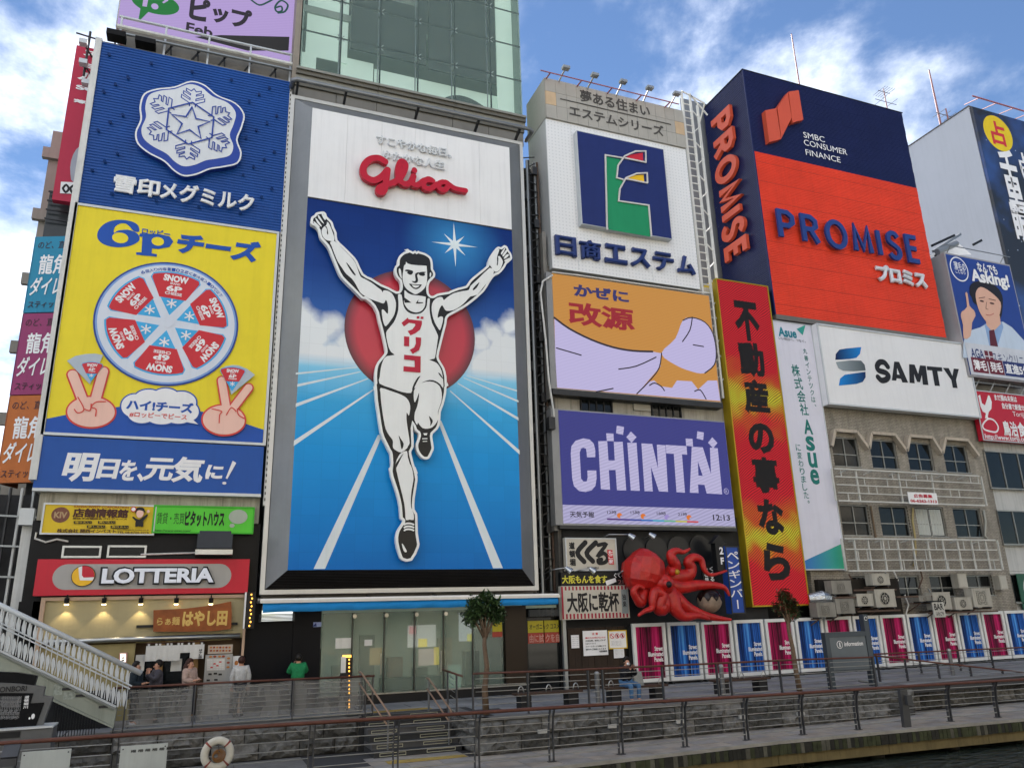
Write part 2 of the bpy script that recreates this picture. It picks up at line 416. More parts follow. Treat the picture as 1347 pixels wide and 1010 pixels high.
# tactile yellow paving
TACT = M('yellow_tactile_paving', 'A8904F', 0.8, var=0.25, bump=0.3, bscale=60)
for nm, x0, x1, y0, y1, z in (('tactile_strip', 5.1, 7.3, 22.2, 22.75, LZ), ('tactile_strip', 4.95, 7.2, 25.35, 25.75, 0.0)):
 st = obj(nm, MB().box(x0, x1, y0, y1, z + 0.004, z + 0.006), TACT, kind='structure')
 pm = mesh(MB().box(-0.145, 0.145, -0.13, 0.13, 0, 0.008), TACT, 'tactile_tile')
 k = int((x1 - x0) / 0.3)
 for i in range(k):
  for j in range(2): inst(pm, 'tactile_tile', st, (x0 + 0.16 + 0.3 * i, y0 + 0.14 + j * (y1 - y0 - 0.28), z + 0.006))
# edge of the deck: upright planks, a beam below and piles
FAS = [M('mossy_plank', '3B3F2C', 0.85, var=0.5, vscale=4, streak=0.4), M('dark_wet_plank', '2B2B27', 0.85, var=0.4, vscale=4, streak=0.3), M('grey_plank', '56554C', 0.85, var=0.4, vscale=4, streak=0.4)]
BEAM = M('ochre_edge_beam', '6A5F42', 0.8, var=0.3, vscale=1.5, streak=0.4)
eb = thing('deck_edge', (15, 19.6, LZ), 'mossy upright planks and ochre beam along the edge of the lower walkway above the water', 'boardwalk edge')
xs = [-6, 0, 8, 12, 16, 20, 24, 27, 34, 45]
cap = MB()
for a, b in zip(xs, xs[1:]): cap.bar((a, edge_y(a) - 0.02, LZ - 0.045), (b, edge_y(b) - 0.02, LZ - 0.045), 0.16, 0.09)
obj('capping', cap, M('pale_kerb', '8B8984', 0.8, var=0.3), eb)
pl = [mesh(MB().box(-0.07, 0.07, -0.03, 0.03, -0.27, 0), m, 'plank') for m in FAS]
x = 3.0; i = 0
while x < 42 and i < 280:
 w = 0.13 + 0.03 * R_(); inst(pl[(0, 1, 1, 0, 2, 1, 0)[int(R_() * 7)]], 'plank', eb, (x, edge_y(x) - 0.07 - 0.012 * R_(), LZ - 0.092 - 0.02 * R_()), rot=(0, 0.02 * (R_() - .5), 0), scale=(w / 0.145, 1, 1)); x += w + 0.006; i += 1
for a, b in zip(xs[1:], xs[2:]):
 obj('edge_beam', MB().bar((a + 0.01, edge_y(a) + 0.05, LZ - 0.52), (b - 0.01, edge_y(b) + 0.05, LZ - 0.52), 0.1, 0.28), BEAM, eb)
for x in range(8, 44, 3): obj('pile', MB().tube([(x, edge_y(x) + 0.5, -4), (x, edge_y(x) + 0.5, LZ - 0.35)], 0.2, 10), M('dark_pile', '23231F', 0.9), eb)
obj('back_wall', MB().box(-30, 60, 20.62, 20.8, -4, LZ - 0.31), M('dark_pile', '23231F', 0.9), eb)

# rough stone retaining walls in courses of split blocks
STO = [M('split_stone_' + k, c, 0.9, var=0.55, vscale=4, bump=1.0, bscale=9) for k, c in (('grey', '646462'), ('dark', '50504E'), ('light', '747370'))]
MORT = M('dark_mortar', '2C2C2C', 0.95)
def stone_piece(seed):
 rr = random.Random(seed); nx, nz = 9, 4; vs = []; fs = []
 for j in range(nz + 1):
  for i in range(nx + 1):
   e = (i in (0, nx)) or (j in (0, nz))
   vs.append(((i / nx - .5) * (0.99 if e else 1.0), 0.0 if e else -0.03 - 0.15 * rr.random() ** 1.3, (j / nz - .5)))
 for j in range(nz):
  for i in range(nx):
   a = j * (nx + 1) + i; b = a + 1; c = b + nx + 1; d = a + nx + 1
   fs += [(a, b, c), (a, c, d)] if rr.random() < .5 else [(a, b, d), (b, c, d)]
 k = len(vs); vs += [(-.5, .15, -.5), (.5, .15, -.5), (.5, .15, .5), (-.5, .15, .5)]
 rw = nx + 1
 fs += [tuple([k, k + 1] + list(reversed(range(0, rw)))), tuple([k + 2, k + 3] + list(range(nz * rw, nz * rw + rw))), ]
 fs += [tuple([k + 3, k] + [j * rw for j in range(nz + 1)]), tuple([k + 1, k + 2] + [j * rw + nx for j in range(nz, -1, -1)])]
 mb = MB(); mb.v = vs; mb.f = fs; return mb
SM = [mesh(stone_piece(s), STO[s % 3], 'stone_block') for s in range(7)]
def stone_wall(parent, a, b, z0, z1, courses, L0, coping=None):
 a = Vector(a); b = Vector(b); d = (b - a); Ln = d.length; ang = math.atan2(d.y, d.x); u = d / Ln; nrm = Vector((u.y, -u.x))
 h = (z1 - z0) / courses
 for c in range(courses):
  x = -L0 * (0.5 if c % 2 else 0.0)
  while x < Ln - 0.02:
   w = L0 * (0.85 + 0.3 * R_()); xa = max(x, 0); xb = min(x + w, Ln)
   if xb - xa > 0.12:
    m = a + u * ((xa + xb) / 2)
    inst(SM[int(R_() * 7)], 'stone_block', parent, (m.x, m.y, z0 + h * (c + .5)), rot=(0, 0, ang), scale=(xb - xa - 0.014, 1, h - 0.012))
   x += w
def wall_run(label, segs, z0, z1, courses, L0, cop=True):
 t = thing('retaining_wall', (segs[0][0][0], segs[0][0][1], z0), label, 'stone wall')
 mb = MB(); cp = MB()
 for a, b in segs:
  d = (Vector(b) - Vector(a)).normalized(); nn = Vector((d.y, -d.x))
  mid0 = Vector(a) - nn * 0.2; mid1 = Vector(b) - nn * 0.2
  mb.bar((mid0.x, mid0.y, (z0 + z1) / 2 - .02), (mid1.x, mid1.y, (z0 + z1) / 2 - .02), 0.3, z1 - z0 - .02)
  c0 = Vector(a) - nn * 0.13; c1 = Vector(b) - nn * 0.13
  cp.bar((c0.x, c0.y, z1 - 0.03), (c1.x, c1.y, z1 - 0.03), 0.42, 0.07)
  stone_wall(t, a, b, z0, z1 - 0.07, courses, L0)
 obj('core', mb, MORT, t)
 if cop: obj('coping', cp, M('stone_coping', '6E6D6B', 0.8, var=0.25, vscale=2), t)
 return t
w1 = wall_run('long low wall of rough split stone left of the steps below the mesh covered fence', [((-12, 24.85), (4.78, 24.85)), ((4.78, 24.85), (4.78, 25.1))], LZ, 0.0, 2, 1.15)
w2 = wall_run('long low wall of rough split stone right of the steps below the benches', [((7.62, 25.0), (7.62, 22.15)), ((7.62, 22.15), (23.6, 22.0)), ((23.6, 22.0), (23.6, 22.9)), ((23.6, 22.9), (46, 22.6))], LZ, 0.0, 2, 1.15)
# small pale plates on the right wall
PLT = M('pale_wall_plate', 'A3A39F', 0.5)
for px, py in ((712, 961), (804, 954), (893, 948), (975, 942), (1051, 938)):
 q = at(px, py, Y=21.95); obj('wall_plate', MB().box(q.x - .14, q.x + .14, 21.84, 21.9, q.z - .05, q.z + .05), PLT, w2)
# steps up from the lower walkway, each with its inlaid frames
stp = thing('stone_steps', (6.2, 23.2, LZ), 'grey stone steps with inlaid pale frames climbing from the lower walkway to the promenade', 'steps')
nst = 6; rise = -LZ / nst
box('step_cheek', 4.79, 4.925, 24.7, 26.5, LZ, -.03, MORT, stp)
STP = M('step_stone', '4E4E4F', 0.8, var=0.25, bump=0.2); STP2 = M('step_riser_dark', '333435', 0.8, var=0.25)
for i in range(nst):
 y0 = 23.3 + i * 0.32; z1 = LZ + rise * (i + 1)
 s_ = obj('step', MB().box(4.93, 7.48, y0, 25.3, z1 - rise + 0.001, z1 - 0.03).box(4.93, 7.48, y0 - 0.02, y0 + 0.34 if i < nst - 1 else 25.3, z1 - 0.029, z1 - (0.0 if i < nst - 1 else 0.02)), STP if i % 2 else STP2, stp)
 for xa, xb in ((5.0, 5.75), (6.35, 7.2)):
  xa += 0.03 * (nst - i) * 0.5; xb += 0.03 * (nst - i) * 0.5
  xb = min(xb, 7.4)
  f = MB().box(xa, xb, y0 - 0.012, y0 - 0.003, z1 - 0.055, z1 - 0.04).box(xa, xb, y0 - 0.012, y0 - 0.003, z1 - rise + .03, z1 - rise + .045).box(xa, xa + .015, y0 - .012, y0 - .003, z1 - rise + .046, z1 - .056).box(xb - .015, xb, y0 - .012, y0 - .003, z1 - rise + .046, z1 - .056)
  obj('inlaid_frame', f, M('pale_inlay', 'A8A692', 0.6), s_)

# ------------------------------------------------------------------ railings
RAILW = M('red_brown_timber_rail', '57352B', 0.5, var=0.25, vscale=4)
RAILM = M('railing_steel', '6A6C6E', 0.4, 0.6, var=0.2)
POSTM = M('railing_post', '4C4D50', 0.45, 0.4, var=0.25)
BAR_ = M('thin_railing_bar', '8B8D8E', 0.35, 0.7, var=0.2)
def interp(path, x):
 for p, q in zip(path, path[1:]):
  if x <= q[0] or q is path[-1]:
   t = (x - p[0]) / (q[0] - p[0]); return Vector([a + (b - a) * t for a, b in zip(p, q)])
def rail_fence(t, path, zb, posts, nb, bow=0.0, railr=0.045, railm=None, double=True, postw=0.05, lowbar=True):
 """timber handrail on paired steel posts with thin horizontal bars"""
 tops = [interp(path, x) for x in posts]
 obj('handrail', MB().tube([tuple(p) for p in path], railr, 10), railm or RAILW, t, smooth=True)
 for p in tops:
  for k in ((-0.06, 0.06) if double else (0,)):
   mb = MB()
   pts = [(p.x + k, p.y + bow, zb), (p.x + k, p.y + bow * 0.95, zb + (p.z - zb) * .5), (p.x + k, p.y + bow * 0.55, zb + (p.z - zb) * .85), (p.x + k, p.y, p.z - 0.03)]
   for a, b in zip(pts, pts[1:]): mb.bar(a, b, postw * 0.5, postw * 1.6)
   mb.box(p.x + k - .05, p.x + k + .05, p.y + bow - .07, p.y + bow + .07, zb, zb + .015)
   obj('post', mb, POSTM, t)
 for a, b in zip(tops, tops[1:]):
  for i in range(nb):
   f = 0.14 + 0.74 * i / (nb - 1)
   pa = Vector((a.x + .07, a.y + bow * (1 - f * .5) - .03, zb + (a.z - zb) * f)); pb = Vector((b.x - .07, b.y + bow * (1 - f * .5) - .03, zb + (b.z - zb) * f))
   o = obj('bar', MB().tube([pa, pb], 0.011 if i else 0.02, 6), BAR_, t)
LOWP = [(-7, 20.3, .49), (-3.5, 20.3, .47), (1.6, 20.3, .43), (4.7, 20.25, .40), (9.8, 20.15, .36), (16, 20.4, .24), (22, 20.1, .21), (27, 19.75, .18), (33, 19.5, .16), (46, 19.0, .1)]
def px2x(px, py, y): return at(px, py, Y=y).x
lowposts = [-6.2, px2x(15, 985, 20.3), px2x(152, 975, 20.3), px2x(410, 985, 20.3), px2x(523, 980, 20.2), px2x(630, 975, 20.2), px2x(727, 965, 20.2), px2x(819, 960, 20.2), px2x(903, 955, 20.3), px2x(984, 950, 20.4), px2x(1058, 945, 20.35), px2x(1129, 940, 20.3), px2x(1257, 930, 19.9), px2x(1318, 925, 19.8), 30.2, 33.5]
lf = thing('riverside_railing', (10, 20.3, LZ), 'long railing with red brown timber handrail and curved double posts along the water edge', 'railing')
rail_fence(lf, LOWP, LZ, lowposts, 6, bow=0.16)
q = at(1192, 940, Y=20.0)
obj('control_box_post', MB().bar((q.x, 20.05, LZ), (q.x, 20.0, .15), .28, .12).box(q.x - .02, q.x + .2, 19.84, 19.94, -.3, -.02), POSTM, lf)
UPP = [(7.6, 22.35, 1.17), (10.7, 22.3, 1.12), (18.3, 22.15, 1.06), (21.9, 22.1, 1.0), (23.5, 22.1, 1.0)]
upposts = [px2x(623, 920, 22.3), px2x(695, 910, 22.3), px2x(776, 905, 22.2), px2x(795, 905, 22.2), px2x(873, 900, 22.2), px2x(944, 895, 22.2), px2x(961, 895, 22.2), px2x(1028, 890, 22.1), px2x(1091, 885, 22.1), px2x(1149, 880, 22.1)]
uf = thing('promenade_railing', (14, 22.2, 0), 'railing with timber handrail on single steel posts in front of the benches and illuminated panels', 'railing')
UPP[0] = (upposts[0], 22.35, 1.17); UPP[-1] = (upposts[-1] + .05, 22.1, 1.0)
rail_fence(uf, UPP, 0.0, upposts, 6, railr=0.03, double=False, postw=0.06)
# angled return of this railing beside the steps
u2 = thing('short_railing', (7.3, 22.8, 0), 'short angled railing with timber handrail at the right side of the steps', 'railing')
a = at(608, 889, Y=22.4); b = at(582, 880, Y=24.0)
rail_fence(u2, [(b.x, 24.0, b.z), (a.x, 22.4, a.z)], 0.0, [b.x + .03, a.x - .03], 6, railr=0.03, double=False, postw=0.06)
# sloping handrails of the steps
for nm, (p, q, Y0, Y1), lab in (('l', ((475, 884), (512, 938), 25.0, 23.35), 'sloping timber handrail on the left side of the steps'), ('r', ((564, 892), (592, 932), 25.0, 23.35), 'sloping timber handrail on the right side of the steps')):
 A = at(*p, Y=Y0); B = at(*q, Y=Y1); t = thing('step_handrail', (A.x, A.y, 0), lab, 'handrail')
 obj('handrail', MB().tube([A + Vector((0, .25, 0)), A, B, B + Vector((0, -.15, -.08))], .03, 8), M('pale_timber_rail', '8A7260', .5, var=.2), t, smooth=True)
 obj('handrail', MB().tube([A + Vector((-.05, .0, -.3)), B + Vector((-.05, 0, -.3))], .025, 8), M('pale_timber_rail', '8A7260', .5, var=.2), t, smooth=True)
 obj('post', MB().tube([B + Vector((0, .1, 0)), (B.x, B.y + .1, LZ + .02)], .03, 8), RAILM, t); obj('post', MB().tube([A, (A.x, A.y, -.02)], .03, 8), RAILM, t)
# mesh covered fence on the left
mf = thing('mesh_fence', (1.7, 24.95, 0), 'railing covered with grey mesh sheeting in front of the noodle shop', 'railing')
MP = [(-1.85, 24.95, 1.14), (1.6, 24.95, 1.13), (5.25, 24.95, 1.09)]
rail_fence(mf, MP, 0.0, [-1.78, -1.55, px2x(255, 930, 24.95), px2x(385, 920, 24.95), 4.98, 5.2], 7, railr=0.03, double=False, postw=0.07)
obj('bottom_rail', MB().tube([(-1.85, 24.93, .07), (5.2, 24.93, .07)], .035, 8), BAR_, mf)
meshm = bpy.data.materials.new('grey_mesh_sheet'); meshm.use_nodes = True
_n = meshm.node_tree.nodes; _l = meshm.node_tree.links; _b = _n['Principled BSDF']; _b.inputs['Base Color'].default_value = lin('8C8C8B'); _b.inputs['Roughness'].default_value = .7
_t = _n.new('ShaderNodeTexCoord'); _m = _n.new('ShaderNodeMapping'); _m.inputs['Scale'].default_value = (1.6, 1, .5); _m.inputs['Rotation'].default_value = (0, .6, 0); _l.new(_t.outputs['Object'], _m.inputs[0])
_k = _n.new('ShaderNodeTexNoise'); _k.inputs['Scale'].default_value = 1.8; _k.inputs['Detail'].default_value = 3; _l.new(_m.outputs[0], _k.inputs['Vector'])
_r = _n.new('ShaderNodeMapRange'); _l.new(_k.outputs[0], _r.inputs[0]); _r.inputs[1].default_value = .3; _r.inputs[2].default_value = .7; _r.inputs[3].default_value = .35; _r.inputs[4].default_value = .68; _l.new(_r.outputs[0], _b.inputs['Alpha'])
for a, b in ((-1.5, px2x(255, 930, 24.95) - .05), (px2x(255, 930, 24.95) + .05, px2x(385, 920, 24.95) - .04), (px2x(385, 920, 24.95) + .04, 4.95)):
 mb = MB(); nx = 16; vs = []
 for i in range(nx + 1):
  x = a + (b - a) * i / nx
  for j in range(7): vs.append((x, 25.04 + .02 * math.sin(i * 1.3 + j * .9) + .012 * math.sin(j * 2.1 - i * .7), .1 + (1.0 - .02 * math.sin(i * math.pi / nx) * 2) * j / 6 - (0.02 if j == 6 else 0)))
 mb.add(vs, [(i * 7 + j, (i + 1) * 7 + j, (i + 1) * 7 + j + 1, i * 7 + j + 1) for i in range(nx) for j in range(6)])
 obj('mesh_sheet', mb, meshm, mf, smooth=True)
# ramp railings at the far right
rr_ = thing('ramp_railing', (27, 22.7, 0), 'sloping ramp railing with steel posts in front of the rightmost illuminated panels', 'railing')
A = at(1150, 862, Y=23.3); B = at(1347, 884, Y=23.3)
rail_fence(rr_, [(A.x, 23.3, A.z), (B.x, 23.3, B.z), (B.x + 6, 23.3, B.z - .3)], -.25, [A.x + .1, px2x(1192, 880, 23.3), px2x(1235, 885, 23.3), px2x(1278, 890, 23.3), px2x(1320, 890, 23.3), B.x + 2], 5, railr=.03, double=False, postw=.06)
r2_ = thing('ramp_railing', (27, 25, 0), 'level railing behind the ramp close to the illuminated panels', 'railing')
A = at(1150, 860, Y=25.2); B = at(1347, 851, Y=25.2)
rail_fence(r2_, [(A.x, 25.2, A.z), (B.x, 25.2, B.z), (B.x + 6, 25.2, B.z)], 0.0, [A.x + .1, px2x(1210, 870, 25.2), px2x(1262, 870, 25.2), px2x(1305, 868, 25.2), B.x + 2], 4, railr=.03, double=False, postw=.06)
obj('base_rail', MB().tube([tuple(at(1130, 895, Y=23.2)), tuple(at(1250, 908, Y=23.2)), tuple(at(1347, 910, Y=23.2))], .05, 8), BAR_, rr_)
# ------------------------------------------------------------------ dairy boards on the left building
BB = 28.4       # wall plane of the street front
b1 = thing('corner_building', (-1.5, 28.4, 0), 'narrow building behind the blue and yellow dairy boards with black tiled lower floors', 'building')
TILE = M('black_glazed_tile', '131417', 0.4, var=0.3, vscale=2, spec=.15)
obj('wall', MB().box(-5.05, 1.85, 28.6, 38, 6.95, 24.3), M('grey_render', '7A7A78', .8, var=.2), b1)
obj('lower_wall', MB().box(-4.95, 1.88, 28.35, 38, 3.55, 6.0), TILE, b1)
for xa, xb in ((-5.0, -4.62), (1.5, 2.1)): box('side_wall', xa, xb, 28.3, 38, 0, 3.55, TILE, b1)
BAND = M('stained_cream_band', 'A8A598', .8, var=.2, vscale=1.4, streak=.6)
obj('cream_band', MB().box(-4.85, 1.8, 28.22, 38, 6.001, 6.94), BAND, b1)
for x0, y0, x1, y1 in ((278, 532, 446, 583), (478, 530, 646, 582)):
 t = ZM(0, 560, 3.366, 28.3); a = t(x0, y0); b = t(x1, y1)
 window(b1, a[0] + .06, b[0] - .06, b[1] + .05, a[1] - .05, 28.31, 1, 1, STEEL, GLASSD, .06, sill=False)
# steel work on the roof between boards
RX0, RX1, YZ = -4.95, 1.85, 28.0
def corrugated(x0, x1, z0, z1, y, pitch, amp):
 mb = MB(); n = int((z1 - z0) / pitch); vs = []; fs = []
 zz_ = []
 for i in range(n):
  z = z0 + (z1 - z0) * i / n; p = (z1 - z0) / n
  zz_ += [(z, 0), (z + p * .35, 0), (z + p * .5, -amp), (z + p * .85, -amp)]
 zz_.append((z1, 0))
 for z, d in zz_: vs += [(x0, y + d, z), (x1, y + d, z)]
 fs = [(2 * i, 2 * i + 1, 2 * i + 3, 2 * i + 2) for i in range(len(zz_) - 1)]
 return mb.add(vs, fs)
tS = ZM(0, 0, 2.97, 28.0)
zTop = 23.8; zA = P(108, 270)[1]; zB = P(56.4, 573.4)[1]; zC = P(44.6, 643.8)[1]
blue = thing('dairy_billboard', (-1.5, 28, zA), 'blue ribbed billboard with white snowflake emblem and white dairy lettering', 'billboard')
BLUE = M('blue_ribbed_sheet', '1B4C96', 0.38, var=.12, vscale=.9, streak=.12)
RX1 = 1.9
obj('ribbed_panel', corrugated(RX0, RX1, zA + .05, zTop, 28.0, .115, .028), BLUE, blue)
obj('backing', MB().box(RX0, RX1, 28.02, 28.2, zA + .05, zTop), DARKM, blue)
obj('edge_trim', MB().box(RX0 - .22, RX0, 27.9, 28.5, zC + .3, zTop + .1), DWHITE, blue)
stud = mesh(MB().tube([(0, 0, 0), (0, -.09, 0)], .045, 8).tube([(0, -.09, 0), (0, -.12, -.02)], .06, 8), M('blue_stud', '153A78', .4), 'stud')
for r in range(8):
 for c in range(9):
  x = RX0 + .45 + .72 * c + .35 * ((r * 3 + c) % 2) - .15; z = zTop - .55 - .82 * r - .4 * ((c + r) % 2)
  if z > zA + .3 and x < RX1 - .2 and not (-3.75 < x < .1 and zA + 1.35 < z < zTop - .9): inst(stud, 'stud', blue, (x, 27.975, z))
ar = Art(blue, 27.93, tf=ZM(0, 0, 2.97, 27.7))
emb = [(745, 320), (800, 335), (850, 375), (920, 405), (955, 450), (946, 500), (928, 550), (944, 600), (928, 642), (870, 657), (820, 665), (770, 685), (720, 692), (680, 672), (640, 634), (580, 602), (537, 565), (528, 520), (548, 470), (545, 420), (562, 370), (612, 350), (680, 342)]
EB = M('emblem_blue', '26439A', .35, var=.04)
ar.y = 27.66
e0 = ar.poly('emblem_rim', emb, WHITE, sm=4); me = e0.data
# give the emblem real depth
obj('emblem_body', MB().prism(inset(smooth_pts([ar.tf(*p) for p in emb], 4), .02), 27.66, 27.95), EB, blue)
ar.poly('emblem_band', emb, EB, sm=4, ins=.06)
cx0, cz0 = ar.tf(745, 495)
inn = [((p[0] - 745) * .86 + 740, (p[1] - 500) * .86 + 488) for p in emb]
ar.poly('emblem_face', inn, M('emblem_face_white', 'D4D8DC', .4, var=.04), sm=4)
C0 = ar.tf(744, 487)
def rot2(p, a): return (p[0] * math.cos(a) - p[1] * math.sin(a), p[0] * math.sin(a) + p[1] * math.cos(a))
Rw = abs(ar.tf(744, 355)[1] - C0[1])
arm = [(.07, .50), (.07, .60), (.28, .72), (.28, .81), (.07, .70), (.07, .75), (.24, .85), (.24, .93), (.07, .84), (.07, .88), (.18, .95), (.18, 1.02), (.06, .97), (0, 1.05)]
arm = arm + [(-x, z) for x, z in reversed(arm[:-1])]
for k in range(6):
 a = math.radians(60 * k)
 ar.stroke('snow_crystal_arm', [(C0[0] + rot2(p, a)[0] * Rw, C0[1] + rot2(p, a)[1] * Rw) for p in arm], .04, EB, raw=True, cap=False)
hx = [(C0[0] + Rw * .62 * math.cos(math.radians(90 + 60 * k)), C0[1] + Rw * .62 * math.sin(math.radians(90 + 60 * k))) for k in range(6)]
ar.stroke('hexagon', hx, .055, EB, raw=True, closed=True)
st5 = [(C0[0] + Rw * (.48 if k % 2 == 0 else .2) * math.cos(math.radians(90 + 36 * k)), C0[1] + Rw * (.48 if k % 2 == 0 else .2) * math.sin(math.radians(90 + 36 * k))) for k in range(10)]
ar.stroke('star', st5, .055, EB, raw=True, closed=True)
ar = Art(blue, 27.93, tf=ZM(0, 0, 2.97, 27.8))
ar.text('雪印', (447, 676), (621, 772), WHITE, .04, .1); ar.text('メグミルク', (630, 706), (990, 834), WHITE, .035, .1)

# cheese board
LG = M('pale_grey_trim', 'BFC3C6', .4, .2, var=.08)
X0, X1 = -5.0, 1.82
chs = thing('cheese_billboard', (-1.5, 28, zB), 'yellow billboard with a round box of red cheese wedges and two V sign hands', 'billboard')
YEL = M('yellow_print', 'E6D22B', .45, var=.05)
obj('board', MB().box(X0, X1, 27.95, 28.2, zB + .06, zA), YEL, chs)
frame_bars('frame', X0 + .06, X1 - .06, zB + .12, zA - .06, 27.9, 27.949, .09, LG, chs)
tC = ZM(60, 260, 3.156, 27.95); ar = Art(chs, 27.948, tf=tC)
BL2 = M('cobalt_print', '1B4FA8', .45, var=.05); PEA = M('peach_print', 'E8BDAE', .5, var=.03); CRED = M('cheese_red', 'C62F38', .45, var=.05); CYN = M('cyan_print', '3FA7DD', .45, var=.05); HRED = M('outline_red', 'D2463F', .5, var=.03)
hill = [(X0 + .07, zB + .13), (X1 - .07, zB + .13), (X1 - .07, tC(885, 962)[1]), tC(760, 915), tC(650, 888), tC(500, 868), tC(320, 866), tC(150, 888), (X0 + .07, tC(12, 918)[1])]
ar.poly('blue_hill', hill, BL2, raw=True)
# figure six, letter P
six = [(388, 128), (372, 104), (320, 92), (268, 100), (228, 128), (214, 162), (238, 192), (300, 208), (356, 198), (386, 176), (372, 148), (322, 134), (276, 146)]
ar.poly('numeral', [(388, 142), (386, 120), (368, 104), (330, 94), (290, 94), (250, 106), (222, 132), (214, 160), (226, 184), (256, 200), (300, 207), (350, 201), (384, 184), (390, 166), (376, 146), (340, 134), (300, 138), (284, 148), (286, 126), (306, 110), (330, 108), (350, 122), (366, 140)], BL2, sm=3)
ar.ell('numeral_counter', (310, 168), (34, 22), YEL)
ar.poly('letter_p', [(392, 150), (470, 152), (515, 162), (530, 184), (514, 206), (470, 214), (442, 212), (440, 232), (462, 236), (462, 246), (376, 238), (376, 228), (398, 228), (402, 164), (388, 162)], BL2)
ar.ell('letter_p_counter', (466, 183), (26, 18), YEL)
ar.text('ロッピー', (402, 126), (516, 168), BL2, .03)
ar.text('チーズ', (552, 139), (886, 275), BL2, .06, shear=.12)
dc = (508, 521)
ar.ell('box_rim', dc, (293, 252), M('deep_blue_print', '21418F', .45, var=.05), seg=64)
ar.ell('box_rim_light', dc, (286, 245), M('light_blue_print', '7FA0D6', .45), seg=64)
ar.ell('box_lid', dc, (278, 238), M('lid_white', 'CFD6E2', .45, var=.04), seg=64)
c0 = tC(*dc); RX = abs(tC(dc[0] + 262, dc[1])[0] - c0[0]); RZ = abs(tC(dc[0], dc[1] - 222)[1] - c0[1])
def pol(r, a, c=c0, rx=None, rz=None): return (c[0] + (rx or RX) * r * math.cos(a), c[1] + (rz or RZ) * r * math.sin(a))
def snow(ar, c, r):
 m = MB()
 for k in range(3):
  a = math.pi * k / 3 + math.pi / 6; d = (math.cos(a) * r, math.sin(a) * r); e = (-math.sin(a) * r * .13, math.cos(a) * r * .13); m.prism([(c[0] + i * d[0] + j * e[0], c[1] + i * d[1] + j * e[1]) for i, j in ((-1, -1), (1, -1), (1, 1), (-1, 1))], ar.y - .006 - .001 * k, ar.y - .003)
 obj('snow_crystal', m, INKW, ar.p)
def wedge(ar, c, rx, rz, ang, r0=.12, r1=.96, hw=.465, words=True):
 def q(r, a): return (c[0] + rx * r * math.cos(a), c[1] + rz * r * math.sin(a))
 outl = [q(r0 + .02, ang)] + [q(r1 * .93, ang - hw)] + [q(r1, ang - hw * .85 + hw * 1.7 * k / 8) for k in range(9)] + [q(r1 * .93, ang + hw)]
 ar.poly('wedge_tip', outl, CYN, raw=True)
 rd = [q(.50, ang - hw * .93), q(r1 * .92, ang - hw * .95)] + [q(r1 * .97, ang - hw * .86 + hw * 1.72 * k / 8) for k in range(9)] + [q(r1 * .92, ang + hw * .95), q(.50, ang + hw * .93)]
 ar.poly('wedge_label', rd, CRED, raw=True)
 ro = ang - math.pi / 2
 y = ar.y
 for body, rc, ww, hh, bo in (('SNOW', .83, .40, .125, .05), ('BRAND', .735, .16, .04, .02), ('6P', .64, .25, .11, .04), ('CHEESE', .545, .27, .055, .03)):
  p = q(rc, ang); sc = (rx + rz) / 2; w2 = ww * sc / 2; h2 = hh * sc / 2; ar.y = y
  ar.text(body, (p[0] - w2, p[1] + h2), (p[0] + w2, p[1] - h2), INKW, bo, raw=True, rot=ro)
 snow(ar, q(.36, ang), .085 * rx)
for k in range(6):
 y = ar.y; wedge(ar, c0, RX, RZ, math.radians(90 + 60 * k - 4))
 ar.y = y
ar.y -= .02
ar.ell('box_centre', dc, (22, 20), M('lid_white', 'CFD6E2', .45))
for i, ch in enumerate('6個入り内容量102g〈要冷蔵〉10℃以下'):
 a = math.radians(118 - i * 4.0); p = pol(1.0, a); h = .062; ar.y = 27.9
 ar.text(ch, (p[0] - h, p[1] + h), (p[0] + h, p[1] - h), BL2, .01, raw=True, rot=a - math.pi / 2)
ar.y = 27.93
def hand(ar, fist, f1, f2, w, wdg, thumb):
 m1, m2 = HRED, PEA
 y = ar.y
 for mat, e in ((m1, 7), (m2, 0)):
  ar.ell('fist_print', fist[0], (fist[1][0] + e, fist[1][1] + e), mat)
  for f in (f1, f2):
   s = abs(tC(w + 2 * e, 0)[0] - tC(0, 0)[0]); ar.stroke('finger_print', f, s, mat)
 for ln in thumb: ar.stroke('crease_print', ln, .035, HRED, sm=4)
 ar.poly('foil_print', wdg, M('foil_silver_print', 'AEB9C4', .4)); cxx = sum(p[0] for p in wdg[:-1]) / (len(wdg) - 1)
 tip = tC(*wdg[-1]); top = tC(cxx, wdg[0][1] - 6); h = top[1] - tip[1]
 wedge(ar, (tip[0] + .02, tip[1] + .02), h * .92, h * .92, math.radians(92), r0=.08, r1=.98, hw=.47)
hand(ar, ((190, 890), (98, 62)), [(113, 735), (158, 850)], [(240, 722), (205, 850)], 40, [(90, 680), (125, 660), (165, 652), (205, 650), (240, 656), (185, 777)], [[(120, 880), (135, 895), (160, 880), (135, 830)], [(160, 878), (185, 885), (190, 858)], [(250, 848), (212, 850), (190, 870), (210, 880), (208, 908)]])
hand(ar, ((740, 925), (86, 60)), [(731, 762), (750, 880)], [(842, 792), (775, 880)], 36, [(742, 705), (775, 699), (800, 701), (835, 715), (868, 740), (770, 822)], [[(690, 880), (730, 890), (722, 905), (720, 938)], [(750, 905), (770, 875), (790, 890)], [(795, 880), (800, 905), (825, 920)]])
ar.y = 27.92
